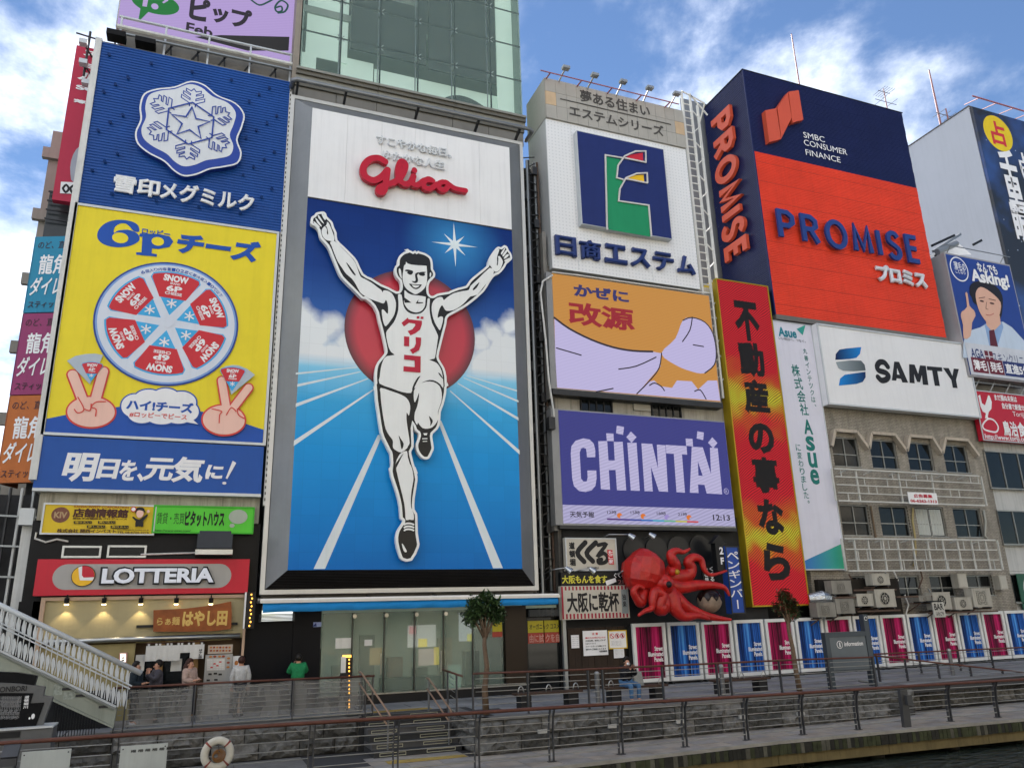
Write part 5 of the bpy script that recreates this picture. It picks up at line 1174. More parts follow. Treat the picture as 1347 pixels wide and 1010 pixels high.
# --- estate company billboard (white perforated box)
es = thing('housing_billboard', (17.2, 28, 17.2), 'white perforated roof billboard with a dark blue square emblem and dark blue lettering', 'billboard')
PERF = bpy.data.materials.new('perforated_white'); PERF.use_nodes = True
n_ = PERF.node_tree.nodes; l_ = PERF.node_tree.links; b_ = n_['Principled BSDF']; b_.inputs['Roughness'].default_value = .5
g = n_.new('ShaderNodeNewGeometry'); sp = n_.new('ShaderNodeSeparateXYZ'); l_.new(g.outputs['Position'], sp.inputs[0])
def dotmask(o, per):
 a = n_.new('ShaderNodeMath'); a.operation = 'MULTIPLY'; a.inputs[1].default_value = 2 * math.pi / per; l_.new(o, a.inputs[0])
 b = n_.new('ShaderNodeMath'); b.operation = 'COSINE'; l_.new(a.outputs[0], b.inputs[0]); return b.outputs[0]
ad = n_.new('ShaderNodeMath'); ad.operation = 'ADD'; l_.new(dotmask(sp.outputs[0], .17), ad.inputs[0]); l_.new(dotmask(sp.outputs[2], .17), ad.inputs[1])
mr = n_.new('ShaderNodeMapRange'); l_.new(ad.outputs[0], mr.inputs[0]); mr.inputs[1].default_value = 1.0; mr.inputs[2].default_value = 1.5; mr.inputs[3].default_value = 0; mr.inputs[4].default_value = 1
mxx = n_.new('ShaderNodeMix'); mxx.data_type = 'RGBA'; l_.new(mr.outputs[0], mxx.inputs[0]); mxx.inputs[6].default_value = lin('DEDFE0'); mxx.inputs[7].default_value = lin('CBCDCF'); l_.new(mxx.outputs[2], b_.inputs['Base Color'])
X0, X1 = 13.32, 20.95; Z0 = 17.2; ZH = P(715, 155)[1]; ZT = 26.95
for k in range(6):
 xa = X0 + (X1 - X0) * k / 6; xb = X0 + (X1 - X0) * (k + 1) / 6
 obj('perforated_panel', MB().box(xa + .004, xb - .004, 28.0, 28.05, Z0, ZH - .01), PERF, es)
obj('body', MB().box(X0, X1, 28.06, 30.1, Z0, ZT - .02), M('box_side_white', 'BDBFC0', .6, var=.06, streak=.1), es)
HP = M('header_panel_beige', 'A6A39C', .6, var=.08); HP2 = M('header_patch', 'C2A98A', .6)
for k in range(14):
 for j in range(3):
  xa = X0 + (X1 - X0) * k / 14; xb = X0 + (X1 - X0) * (k + 1) / 14; za = ZH + (ZT - ZH) * j / 3; zb_ = ZH + (ZT - ZH) * (j + 1) / 3
  obj('header_panel', MB().box(xa + .006, xb - .006, 27.9, 28.05, za + .006, zb_ - .006), HP2 if (j == 1 and k in (0, 13)) else HP, es)
obj('header_side', MB().box(X0 - .02, X0 + .0, 27.95, 30.1, ZH, ZT), HP, es)
te = ZM(680, 60, 3.157, 27.88); ar = Art(es, 27.895, tf=te); HG = M('header_ink', '4A4744', .5)
def lvl(ar, body, u0, v0, u1, v1, h, mat, bold=0, ext=0.0):
 a = ar.tf(u0, v0); b = ar.tf(u1, v1); zc = (a[1] + b[1]) / 2
 return ar.text(body, (a[0], zc + h / 2), (b[0], zc - h / 2), mat, bold, ext, raw=True)
lvl(ar, '夢ある住まい', 263, 212, 552, 268, .68, HG, .03); lvl(ar, 'エステムシリーズ', 218, 275, 610, 350, .62, HG, .03)
a = te(180, 226); b = te(640, 324); zc = (a[1] + b[1]) / 2; ar.poly('rule', [(a[0], zc - .03), (b[0], zc - .03), (b[0], zc + .03), (a[0], zc + .03)], HG, raw=True)
# square emblem box
tq = ZM(680, 60, 3.157, 27.65); q0 = tq(247, 352); q1 = tq(645, 805)
eb_ = thing('square_emblem', ((q0[0] + q1[0]) / 2, 28, q1[1]), 'dark blue square emblem box with white edged green, red and yellow shapes', 'emblem')
obj('box', MB().box(q0[0] - .0, q1[0], 27.65, 27.99, q1[1], q0[1]), LG, eb_)
ar = Art(eb_, 27.649, tf=tq); NB = M('emblem_navy', '1E2C66', .45, var=.08)
ar.poly('blue_face', [(q0[0] + .03, q1[1] + .03), (q1[0] - .03, q1[1] + .03), (q1[0] - .03, q0[1] - .03), (q0[0] + .03, q0[1] - .03)], NB, raw=True)
EG = M('emblem_green', '1E8A5C', .45, var=.06); EW = M('emblem_edge', 'C9C6C4', .4)
ar.y = 27.64
def strip(mat, name, pts): ar.poly(name, pts, mat)
ar.poly('green_leg', [(365, 462), (432, 475), (415, 520), (412, 555), (440, 562), (424, 600), (420, 648), (548, 668), (556, 795), (380, 765)], EG)
ar.poly('red_leaf', [(445, 470), (470, 455), (522, 446), (524, 484)], M('emblem_red', 'C4263A', .45)); ar.y += .004
ar.poly('yellow_leaf', [(456, 552), (485, 540), (525, 538), (528, 568)], M('emblem_yellow', 'E5B81F', .45))
for q, cl_ in (([(372, 768), (365, 458), (440, 470)], 0), ([(533, 490), (532, 442), (490, 442), (445, 462), (418, 500), (412, 552), (440, 560)], 0), ([(445, 470), (533, 488)], 0), ([(540, 574), (538, 532), (495, 534), (450, 553), (425, 598), (420, 648), (545, 666), (556, 796)], 0), ([(450, 556), (540, 574)], 0)):
 ar.y = 27.63; ar.stroke('white_edge', q, .075, EW, sm=0, t=.05, cap=False)
tz = ZM(680, 60, 3.157, 27.75); ar = Art(es, 28.0, tf=tz); ar.y = 27.995; NL = M('navy_letter', '26386F', .4, var=.05)
# each character is its own raised letter
us = [162, 264, 366, 472, 566, 664, 750]; vs_ = [782, 797, 820, 833, 845, 860]; vb = [882, 898, 907, 925, 932, 948]
zc = sum(tz((us[i] + us[i + 1]) / 2, (vs_[i] + vb[i]) / 2)[1] for i in range(6)) / 6
for i, ch in enumerate('日商エステム'):
 xa = tz(us[i] + 3, 850)[0]; xb = tz(us[i + 1] - 12, 850)[0]; ar.y = 27.995
 ar.text(ch, (xa, zc + .47), (xb, zc - .47), NL, .035, .22, raw=True, name='raised_letter')
# rooftop lamps on a pink rail
rl = thing('roof_rail', (17, 28, ZT), 'thin pink rail along the roof edge of the white housing billboard', 'rail')
PK = M('pink_rail', 'A86A72', .5)
zr_ = P(680 + 300 / 3.157, 60 + 158 / 3.157, 27.4)[1]
A0 = P(680 + 98 / 3.157, 60 + 108 / 3.157, 27.4); A1 = P(680 + 672 / 3.157, 60 + 240 / 3.157, 27.4); zr_ = (A0[1] + A1[1]) / 2
obj('rail', MB().tube([(A0[0], 27.4, zr_), (A1[0], 27.4, zr_)], .03, 6), PK, rl)
for k in range(5): x = A0[0] + .5 + (A1[0] - A0[0] - 1) * k / 4; obj('stanchion', MB().bar((x, 27.4, zr_), (x, 28.4, ZT - .03), .05), PK, rl)
for i, (u, v, u2, v2) in enumerate(((202, 95, 165, 148), (322, 125, 283, 178), (440, 152, 403, 200), (550, 178, 515, 222), (662, 202, 620, 248))):
 h_ = P(680 + u / 3.157, 60 + v / 3.157, 26.9); f_ = P(680 + u2 / 3.157, 60 + v2 / 3.157, 28.2)
 t = thing('roof_lamp', (f_[0], 28.2, ZT), 'floodlight on a thin arm above the white housing billboard, ' + ('first from the left', 'second from the left', 'middle one of five', 'fourth from the left', 'last one beside the ladder')[i], 'floodlight', 'floodlights on the roof edge')
 obj('arm', MB().bar((f_[0], 28.2, ZT - .02), (h_[0], 26.95, h_[1]), .06), LG, t); obj('lamp_head', MB().box(h_[0] - .17, h_[0] + .17, 26.75, 27.0, h_[1] - .07, h_[1] + .06), M('lamp_head_grey', '9DA0A3', .4, .4), t)
# roof ladder tower between housing board and lending board
ld = thing('ladder_tower', (22, 28.6, 12), 'tall white and grey steel lattice ladder between the two roof billboards', 'ladder')
LX = [P(680 + u / 3.157, 60 + v / 3.157, 28.3)[0] for u, v in ((700, 300), (728, 300))]
for x in (21.25, 21.75, 22.15): obj('upright', MB().box(x - .05, x + .05, 28.2, 28.3, 12.0, 28.4 if x < 22 else 27.8), DWHITE, ld)
rg = mesh(MB().bar((-.25, 0, 0), (.25, 0, 0), .045), DWHITE, 'rung')
for k in range(36): inst(rg, 'rung', ld, (21.5, 28.24, 13 + .42 * k))
for k in range(16): inst(rg, 'rung', ld, (21.95, 28.24, 13 + .95 * k), rot=(0, .8 * (1 if k % 2 else -1), 0), scale=(.9, 1, 1))
obj('top_bracket', MB().bar((21.25, 28.2, 28.4), (22.6, 28.2, 28.0), .06).bar((21.75, 28.2, 28.3), (22.7, 28.2, 27.3), .06).bar((22.6, 28.2, 28), (22.7, 29, 27.2), .06), DWHITE, ld)
gs0 = P(903, 200, 31.9)[0]; gs1 = P(928, 160, 31.9)[0]; obj('grey_strip', MB().box(gs0, gs1 + 1.2, 31.9, 32.0, 12, P(924, 136, 31.9)[1]), M('grey_cladding', '7F8388', .5, .2, var=.1, streak=.2), ld)

# --- video screens
def led_mat(name, base, strength, moire=.12):
 m = bpy.data.materials.new(name); m.use_nodes = True; n = m.node_tree.nodes; l = m.node_tree.links; b = n['Principled BSDF']
 b.inputs['Base Color'].default_value = (.02, .02, .02, 1); b.inputs['Roughness'].default_value = .6; b.inputs['Specular IOR Level'].default_value = .05
 g = n.new('ShaderNodeNewGeometry'); w = n.new('ShaderNodeTexWave'); w.inputs['Scale'].default_value = 2.4; w.inputs['Distortion'].default_value = 1.5; w.inputs['Detail'].default_value = 2; w.bands_direction = 'Z'
 mp = n.new('ShaderNodeMapping'); mp.inputs['Rotation'].default_value = (0, .35, 0); l.new(g.outputs['Position'], mp.inputs[0]); l.new(mp.outputs[0], w.inputs['Vector'])
 mr = n.new('ShaderNodeMapRange'); l.new(w.outputs['Fac'], mr.inputs[0]); mr.inputs[3].default_value = 1 - moire; mr.inputs[4].default_value = 1
 sc_ = n.new('ShaderNodeVectorMath'); sc_.operation = 'SCALE'; sc_.inputs[0].default_value = lin(base)[:3]; l.new(mr.outputs[0], sc_.inputs['Scale'])
 l.new(sc_.outputs[0], b.inputs['Emission Color']); b.inputs['Emission Strength'].default_value = strength; return m
LE = 0.24
def led(name, col, mo=.06): return MATS.get(name) or MATS.setdefault(name, led_mat(name, col, LE, mo))
FRG = M('screen_frame_grey', '8C8D8E', .5, .2, var=.1)
k1 = thing('cold_remedy_screen', (17.3, 27.7, 11.7), 'wide orange and lilac video screen with large dark red characters', 'video screen')
a = (13.28, 16.93); b = (21.41, 11.74)
obj('cabinet', MB().box(13.0, 21.45, 28.03, 28.49, 11.7, 16.98), FRG, k1)
obj('soffit', MB().box(13.05, 21.5, 27.97, 28.45, 11.45, 11.69), DARKM, k1)
T7 = ZM(700, 340, 4.589, 28.0)
# the picture is laid out in a level frame: fit to the screen rectangle
def rectmap(qtl, qtr, qbr, qbl, X0, X1, Z0, Z1):
 """photograph quad of a flat screen -> its real rectangle (projective)"""
 src = [qtl, qtr, qbr, qbl]; dst = [(X0, Z1), (X1, Z1), (X1, Z0), (X0, Z0)]
 Am = []; Bm = []
 for (x, y), (u, v) in zip(src, dst):
  Am.append([x, y, 1, 0, 0, 0, -u * x, -u * y]); Bm.append(u); Am.append([0, 0, 0, x, y, 1, -v * x, -v * y]); Bm.append(v)
 n = 8; Mx = [r + [c] for r, c in zip(Am, Bm)]
 for i in range(n):
  p = max(range(i, n), key=lambda r: abs(Mx[r][i])); Mx[i], Mx[p] = Mx[p], Mx[i]
  for r in range(n):
   if r != i:
    f = Mx[r][i] / Mx[i][i]; Mx[r] = [x - f * y for x, y in zip(Mx[r], Mx[i])]
 h = [Mx[i][n] / Mx[i][i] for i in range(n)]
 return lambda x, y: ((h[0] * x + h[1] * y + h[2]) / (h[6] * x + h[7] * y + 1), (h[3] * x + h[4] * y + h[5]) / (h[6] * x + h[7] * y + 1))
R7 = rectmap((120, 97), (1066, 218), (1138, 866), (150, 780), a[0], b[0], b[1], a[1])
ar = Art(k1, 28.02, tf=R7); ar.y = 28.02
ar.poly('orange_picture', [(a[0], b[1]), (b[0], b[1]), (b[0], a[1]), (a[0], a[1])], led('led_orange', 'CB8F45'), raw=True)
LIL = led('led_lilac', 'C4BCE6'); LK = led('led_black', '2A2530', 0)
curve = [(134, 362), (220, 425), (350, 490), (480, 535), (600, 556), (720, 560)]
ar.poly('cloth_picture', curve + [(775, 570), (770, 650), (700, 730), (625, 818), (150, 779), (140, 600)], LIL)
ar.poly('cloud_picture', [(625, 818), (690, 745), (730, 735), (770, 770), (840, 780), (870, 735), (960, 740), (1000, 790), (1060, 735), (1118, 735), (1137, 860)], LIL, sm=1)
ar.poly('bag_picture', [(775, 570), (860, 480), (905, 370), (960, 352), (1040, 380), (1090, 450), (1110, 560), (1098, 640), (1040, 690), (960, 680), (860, 640)], LIL, sm=3)
ar.stroke('picture_line', [(a_[0], a_[1]) for a_ in curve], .09, LK, sm=3); 
for q in ([(775, 570), (760, 660), (700, 740), (625, 816)], [(905, 370), (960, 352), (1040, 380), (1090, 450), (1110, 560), (1098, 640), (1040, 690)], [(145, 543), (290, 585)], [(515, 668), (620, 650), (740, 595)], [(380, 805), (480, 785)], [(700, 766), (730, 752), (770, 772), (790, 798)], [(975, 802), (1010, 795), (1045, 850)], [(960, 352), (945, 430), (900, 500)], [(965, 520), (1028, 530)]):
 ar.stroke('picture_line', q, .055, LK, sm=3)
ar.text('かぜに', (242, 160), (575, 272), led('led_navy', '33346E'), .045); ar.text('改源', (208, 262), (612, 446), led('led_crimson', '9C2431'), .035)
t = R7(0, 0)

k2 = thing('rental_screen', (17.4, 27.7, 6.2), 'indigo video screen with big tall white capital letters and a clock strip below', 'video screen')
a = (13.28, 10.79); b = (21.5, 6.17)
obj('cabinet', MB().box(12.95, 21.52, 28.03, 28.49, 6.1, 10.85), FRG, k2)
obj('soffit', MB().box(13.1, 21.5, 27.95, 28.4, 5.95, 6.09), DARKM, k2)
T8 = rectmap((162, 87), (1172, 165), (1248, 802), (192, 770), a[0], b[0], b[1], a[1])
zs = T8(190, 657)[1]
ar = Art(k2, 28.02, tf=T8)
ar.poly('indigo_picture', [(a[0], zs), (b[0], zs), (b[0], a[1]), (a[0], a[1])], led('led_indigo', '3D3F88', .1), raw=True)
ar.y += .004; ar.poly('strip_picture', [(a[0], b[1]), (b[0], b[1]), (b[0], zs - .002), (a[0], zs - .002)], led('led_pale', 'B9B4DC', .25), raw=True)
LL = led('led_letter', 'C3BDE4', .18)
ar.y = 28.005
def LP(*pts): ar.y = 28.005; ar.poly('capital_letter', pts, LL)
ar.y = 28.005; ar.poly('capital_letter', [(384, 372), (384, 330), (375, 290), (350, 265), (312, 258), (265, 272), (240, 305), (236, 350), (245, 500), (255, 545), (285, 575), (325, 582), (362, 572), (385, 545), (392, 500), (390, 452), (336, 452), (338, 495), (332, 518), (312, 518), (298, 500), (290, 345), (298, 320), (312, 314), (328, 320), (332, 345), (334, 372)], LL)
LP((402, 275), (456, 275), (464, 392), (502, 392), (496, 280), (550, 280), (572, 575), (516, 573), (507, 450), (466, 450), (474, 570), (418, 566))
LP((578, 286), (634, 286), (655, 578), (600, 576))
LP((664, 290), (730, 294), (766, 445), (758, 298), (810, 302), (828, 586), (772, 582), (722, 430), (734, 582), (684, 580))
LP((812, 300), (940, 308), (944, 360), (912, 358), (932, 592), (880, 588), (862, 354), (816, 352))
ar.y = 28.005; ar.poly('capital_letter', [(972, 312), (1040, 316), (1092, 480), (1084, 318), (1132, 322), (1162, 604), (1066, 598), (1052, 545), (1012, 543), (1016, 595), (962, 592)], LL)
ar.poly('letter_counter', [(1010, 402), (1014, 488), (1040, 490)], led('led_indigo', ''))
for q in (((450, 228), (494, 230), (496, 276), (454, 274)), ((514, 182), (558, 190), (552, 238), (510, 228)), ((600, 218), (634, 252), (604, 286), (572, 252)), ((934, 262), (976, 264), (980, 310), (938, 306)), ((1006, 218), (1046, 226), (1042, 272), (1002, 262)), ((1098, 255), (1130, 290), (1104, 322), (1072, 288))): LP(*q)
ar.y = 28.0; ar.ell('registered_mark', (1187, 586), (15, 18), LL); ar.ell('registered_mark', (1187, 586), (12, 15), led('led_indigo', '')); ar.text('R', (1180, 578), (1194, 596), LL)
DK = led('led_black', ''); ar.text('天気予報', (228, 698), (378, 740), DK, .02); ar.text('12:13', (1102, 728), (1212, 768), DK, .02)
for u, v, s_ in ((455, 695, '12時'), (598, 698, '15時'), (758, 706, '18時'), (888, 712, '21時')): ar.y = 28.0; ar.text(s_, (u, v), (u + 58, v + 24), DK, .01)
for u, v, c in ((532, 728, 'E07A2E'), (676, 734, 'E07A2E'), (822, 742, 'A090D0'), (958, 745, 'E07A2E')): ar.y = 28.0; ar.ell('weather_dot', (u, v), (16, 16), led('led_w' + c, c)); ar.ell('weather_dot', (u + 16, v + 8), (14, 10), led('led_pale', ''))
ar.y = 28.0
for k in range(8):
 u = 455 + 70 * k; ar.y = 28.0; v = 743 + 25 * k / 8; ar.poly('colour_bar', [(u, v), (u + 70, v + 3), (u + 70, v + 13), (u, v + 10)], led('led_bar%d' % k, ('5A3A7A', '4A3A8A', '3A4AA0', '2F6FC0', '3FA8C8', '6FB890', 'C8C050', 'D05050')[k]))
for k in range(7): x = 13.5 + 1.2 * k; box('mounting_lug', x, x + .08, 27.96, 28.02, 6.02, 6.09, DWHITE, k2)
# camera and cables near the left edges
sc_ = thing('wall_speaker', (12.95, 27.9, 9.6), 'small grey box hanging at the upper left corner of the indigo screen', 'box')
q = P(727, 556, 27.8); obj('case', MB().box(q[0] - .15, q[0] + .12, 27.8, 28.1, q[1] - .25, q[1] + .25), DARKM, sc_)
cc = thing('cable_bundle', (13.1, 28, 11), 'bundle of white cables looping down beside the orange screen', 'cable')
obj('cable', MB().tube([(P(*p, 27.95)[0], 27.95, P(*p, 27.95)[1]) for p in ((727, 362), (714, 370), (711, 385), (718, 450), (722, 500), (728, 540), (729, 555))], .045, 6), DWHITE, cc, smooth=True)
obj('cable', MB().tube([(P(*p, 27.97)[0], 27.97, P(*p, 27.97)[1]) for p in ((726, 358), (760, 362), (830, 372), (930, 386))], .04, 6), DWHITE, cc)

# --- red vertical screen
rv = thing('red_vertical_screen', (24, 27.5, 2.8), 'tall narrow gold edged video screen, red with yellow glow and black characters running down', 'video screen')
Xa, Xb = 23.02, 24.93; Za, Zb = 2.8, 17.9
Yr = 28.0
qa = [P(*p, Yr) for p in ((939, 368), (1008, 375), (1067, 797), (991.5, 797))]
Xa = (qa[0][0] + qa[3][0]) / 2; Xb = (qa[1][0] + qa[2][0]) / 2
GOLD = M('gold_edge', 'A08A1E', .4, .3, var=.12)
obj('cabinet', MB().box(Xa, Xb, Yr, Yr + 1.0, Za, Zb), GOLD, rv)
frame_bars('edge', Xa + .06, Xb - .06, Za + .06, Zb - .06, Yr - .04, Yr - .001, .06, GOLD, rv)
rm = bpy.data.materials.new('led_fire'); rm.use_nodes = True; n = rm.node_tree.nodes; l = rm.node_tree.links; b_ = n['Principled BSDF']; b_.inputs['Base Color'].default_value = (.02, .02, .02, 1); b_.inputs['Specular IOR Level'].default_value = .03
g = n.new('ShaderNodeNewGeometry'); sp = n.new('ShaderNodeSeparateXYZ'); l.new(g.outputs['Position'], sp.inputs[0])
def m5(op, a, b=None, c=None):
 q = n.new('ShaderNodeMath'); q.operation = op
 for i, v in enumerate((a, b, c)):
  if v is None: continue
  if isinstance(v, (int, float)): q.inputs[i].default_value = v
  else: l.new(v, q.inputs[i])
 return q.outputs[0]
nz = n.new('ShaderNodeTexNoise'); nz.inputs['Scale'].default_value = .7; nz.inputs['Detail'].default_value = 2; l.new(g.outputs['Position'], nz.inputs['Vector'])
zj = m5('ADD', sp.outputs[2], m5('MULTIPLY', m5('SUBTRACT', nz.outputs[0], .5), 3.0))
f1 = None
for py_ in (525, 703):
 q = m5('MAXIMUM', m5('SUBTRACT', 1.0, m5('DIVIDE', m5('ABSOLUTE', m5('SUBTRACT', zj, P(1005, py_, Yr)[1])), 1.7)), 0.0)
 f1 = q if f1 is None else m5('MAXIMUM', f1, q)
cr = n.new('ShaderNodeValToRGB'); l.new(f1, cr.inputs[0]); e_ = cr.color_ramp.elements; e_[0].position = .05; e_[0].color = lin('D01226'); e_[1].position = 1; e_[1].color = lin('C8C22A'); q_ = e_.new(.55); q_.color = lin('CC5A1A')
wv = n.new('ShaderNodeTexWave'); wv.inputs['Scale'].default_value = 3.4; wv.inputs['Distortion'].default_value = 9; wv.inputs['Detail'].default_value = 1; wv.inputs['Detail Scale'].default_value = .35; wv.bands_direction = 'Z'; mpw = n.new('ShaderNodeMapping'); mpw.inputs['Rotation'].default_value = (0, .6, 0); l.new(g.outputs['Position'], mpw.inputs[0]); l.new(mpw.outputs[0], wv.inputs['Vector'])
mr = n.new('ShaderNodeMapRange'); l.new(wv.outputs['Fac'], mr.inputs[0]); mr.inputs[3].default_value = .2; mr.inputs[4].default_value = .95
sc2 = n.new('ShaderNodeVectorMath'); sc2.operation = 'SCALE'; l.new(cr.outputs[0], sc2.inputs[0]); l.new(mr.outputs[0], sc2.inputs['Scale']); l.new(sc2.outputs[0], b_.inputs['Emission Color']); b_.inputs['Emission Strength'].default_value = .27
obj('screen_face', MB().box(Xa + .065, Xb - .065, Yr - .02, Yr - .001, Za + .065, Zb - .065), rm, rv)
ar = Art(rv, Yr - .021); 
z_ = [P(985, v, Yr)[1] for v in (390, 448, 505, 555, 600, 655, 702, 765)]
sp_ = [(968, 394, 448), (975, 448, 496), (983, 497, 545), (1000, 555, 598), (1008, 600, 650), (1019, 655, 705), (1028, 712, 765)]
for ch, (xc, v0, v1) in zip('不動産の事なら', sp_):
 z1 = P(xc, v0, Yr)[1]; z0 = P(xc, v1, Yr)[1]; xm = (Xa + Xb) / 2; ar.y = Yr - .03
 ar.text(ch, (xm - .72, z1 - .05), (xm + .72, z0 + .05), M('off_led_black', '141112', .6), .05, raw=True)

# --- white and green vertical sign
av = thing('white_vertical_sign', (26, 28, 4.5), 'tall white vertical sign with green lettering and a blue green triangle at its foot', 'signboard')
Ya = 28.05
qa = [P(*p, Ya) for p in ((1016, 420), (1066, 429), (1115, 749), (1064, 750))]
Xa2 = Xb + .03; Xb2 = (qa[1][0] + qa[2][0]) / 2; Zt = (qa[0][1] + qa[1][1]) / 2; Zl = (qa[2][1] + qa[3][1]) / 2
obj('board', MB().box(Xa2, Xb2, Ya, Ya + .2, Zl, Zt), M('sign_white_lilac', 'CFCFDC', .45, var=.04), av)
frame_bars('frame', Xa2 + .04, Xb2 - .04, Zl + .04, Zt - .04, Ya - .03, Ya - .001, .04, LG, av)
T9 = ZM(930, 350, 2.195, Ya); ar = Art(av, Ya - .001, tf=T9); TG = M('teal_green_ink', '16706A', .5)
gm = bpy.data.materials.new('blue_green_print'); gm.use_nodes = True; n = gm.node_tree.nodes; l = gm.node_tree.links
g = n.new('ShaderNodeNewGeometry'); sp = n.new('ShaderNodeSeparateXYZ'); l.new(g.outputs['Position'], sp.inputs[0]); mr = n.new('ShaderNodeMapRange'); l.new(sp.outputs[0], mr.inputs[0]); mr.inputs[1].default_value = Xa2; mr.inputs[2].default_value = Xb2
cr = n.new('ShaderNodeValToRGB'); l.new(mr.outputs[0], cr.inputs[0]); cr.color_ramp.elements[0].color = lin('1A66B4'); cr.color_ramp.elements[1].color = lin('22A071'); l.new(cr.outputs[0], n['Principled BSDF'].inputs['Base Color'])
ar.poly('corner_triangle', [(Xa2 + .05, Zl + .05), (Xb2 - .05, Zl + .05), (Xb2 - .05, T9(395, 800)[1]), (Xa2 + .05, T9(290, 850)[1])], gm, raw=True)
lvl(ar, 'Asue', 205, 188, 258, 196, .5, M('teal_blue_ink', '1F7A8C', .5), .04); ar.poly('logo_triangle', [(258, 182), (284, 170), (276, 200)], gm)
lvl(ar, 'いい明日へ、つなぐ。', 206, 208, 284, 218, .14, INKB, .0)
def vcol(body, pts, h, w, mat, bold=.0):
 n = len(body)
 for i, ch in enumerate(body):
  if ch in ' ': continue
  t = (i + .5) / n * (len(pts) - 1); k = min(int(t), len(pts) - 2); f = t - k
  u = pts[k][0] + (pts[k + 1][0] - pts[k][0]) * f; v = pts[k][1] + (pts[k + 1][1] - pts[k][1]) * f
  c = T9(u, v); ar.y = Ya - .006; s_ = .4 if ch in '、。' else 1; dx = w * .25 if ch in '、。' else 0
  ar.text(ch, (c[0] - w / 2 * s_ + dx, c[1] + h / 2 * s_ + (w * .2 if dx else 0)), (c[0] + w / 2 * s_ + dx, c[1] - h / 2 * s_ + (w * .2 if dx else 0)), mat, bold, raw=True)
vcol('丸善インテックは、', [(281, 236), (312, 415)], .28, .25, TG, .01)
vcol('株式会社', [(252, 283), (284, 432)], .6, .5, TG, .015)
vcol('Asue', [(288, 440), (314, 632)], .72, .52, TG, .03)
vcol('に変わりました。', [(261, 512), (292, 695)], .32, .28, TG, .01)
# ------------------------------------------------------------------ lending company roof billboard
pr = thing('lending_billboard', (31, 28.3, 16.45), 'huge roof billboard box, navy above and vermilion below, with navy raised capital letters', 'billboard')
YQ = 28.0
Xp0, Xp1, Zp0, Zp1 = 25.2, 36.64, 16.45, 30.6
NVY = M('navy_ribbed_sheet', '1B2350', .4, var=.15, vscale=.6, streak=.15); RED = M('vermilion_sheet', 'E0432A', .5, var=.12, vscale=.6, streak=.12)
zSplit = P(994, 201)[1]; zSplit = (zSplit + P(1204, 246)[1]) / 2
def ribbed_rows(x0, x1, z0, z1, y, n, mat, parent, side=None):
 """horizontal ribbed cladding in rows, each row a panel lapping the one below"""
 h = (z1 - z0) / n
 for k in range(n):
  za = z0 + h * k; vs = []; fs = []; m = 6
  prof = []
  for i in range(m):
   prof += [(za + h * i / m + .004, .0), (za + h * (i + .55) / m, .0), (za + h * (i + .7) / m, -.018), (za + h * (i + .9) / m, -.018)]
  prof.append((za + h - .006, 0)); prof.append((za + h - .006, .06))
  o_ = -.014 * (k % 2)
  for z, d in prof:
   if side is None: vs += [(x0, y + d + o_, z), (x1, y + d + o_, z)]
   else: vs += [(side + d + o_, x1, z), (side + d + o_, x0, z)]
  fs = [(2 * i, 2 * i + 1, 2 * i + 3, 2 * i + 2) for i in range(len(prof) - 1)]
  obj('cladding_row', MB().add(vs, fs), mat, parent)
ribbed_rows(Xp0 + .02, Xp1, zSplit, Zp1, YQ, 10, NVY, pr); ribbed_rows(Xp0 + .02, Xp1, Zp0, zSplit - .01, YQ, 16, RED, pr)
ribbed_rows(YQ, 31.6, Zp0 + 1.2, Zp1, 0, 22, NVY, pr, side=Xp0)
obj('corner_trim', MB().box(Xp0 - .04, Xp0 + .03, YQ - .04, YQ + .03, Zp0, Zp1), NVY, pr)
obj('core', MB().box(Xp0 + .08, Xp1 - .02, YQ + .1, 31.5, Zp0 + .02, Zp1 - .02), NVY, pr)
obj('cap_trim', MB().box(Xp0 - .06, Xp1 + .05, YQ - .05, 31.6, Zp1, Zp1 + .05), DARKM, pr)
obj('foot_trim', MB().box(Xp0, Xp1 + .05, YQ - .05, 29, Zp0 - .25, Zp0 - .005), M('foot_trim_grey', '6D6A66', .6, .2), pr)
obj('edge_rail', MB().box(Xp1, Xp1 + .12, YQ + .1, YQ + .3, Zp0, Zp1), DARKM, pr)
tP = ZM(920, 60, 2.5235, YQ - .35); OR = M('salmon_orange_letter', 'C9543C', .4, var=.06)
ar = Art(pr, YQ - .03, tf=tP)
# three slanted bars of the emblem, raised
# each is a flat raised plate: level in real space
def rp(u, v): return tP(u, v)
for q in ([(219, 215), (256, 208), (272, 310), (233, 320)], [(260, 205), (294, 155), (307, 240), (273, 308)], [(297, 153), (330, 148), (346, 246), (310, 256)]):
 ar.y = YQ - .03; ar.poly('emblem_bar', q, OR, t=.3)
for s_, u0, v0, u1, v1, h in (('SMBC', 358, 289, 428, 300, .36), ('CONSUMER', 360, 317, 502, 340, .36), ('FINANCE', 366, 349, 480, 366, .36)):
 ar.y = YQ - .06; lvl(ar, s_, u0, v0, u1, v1, h, INKW, .0)
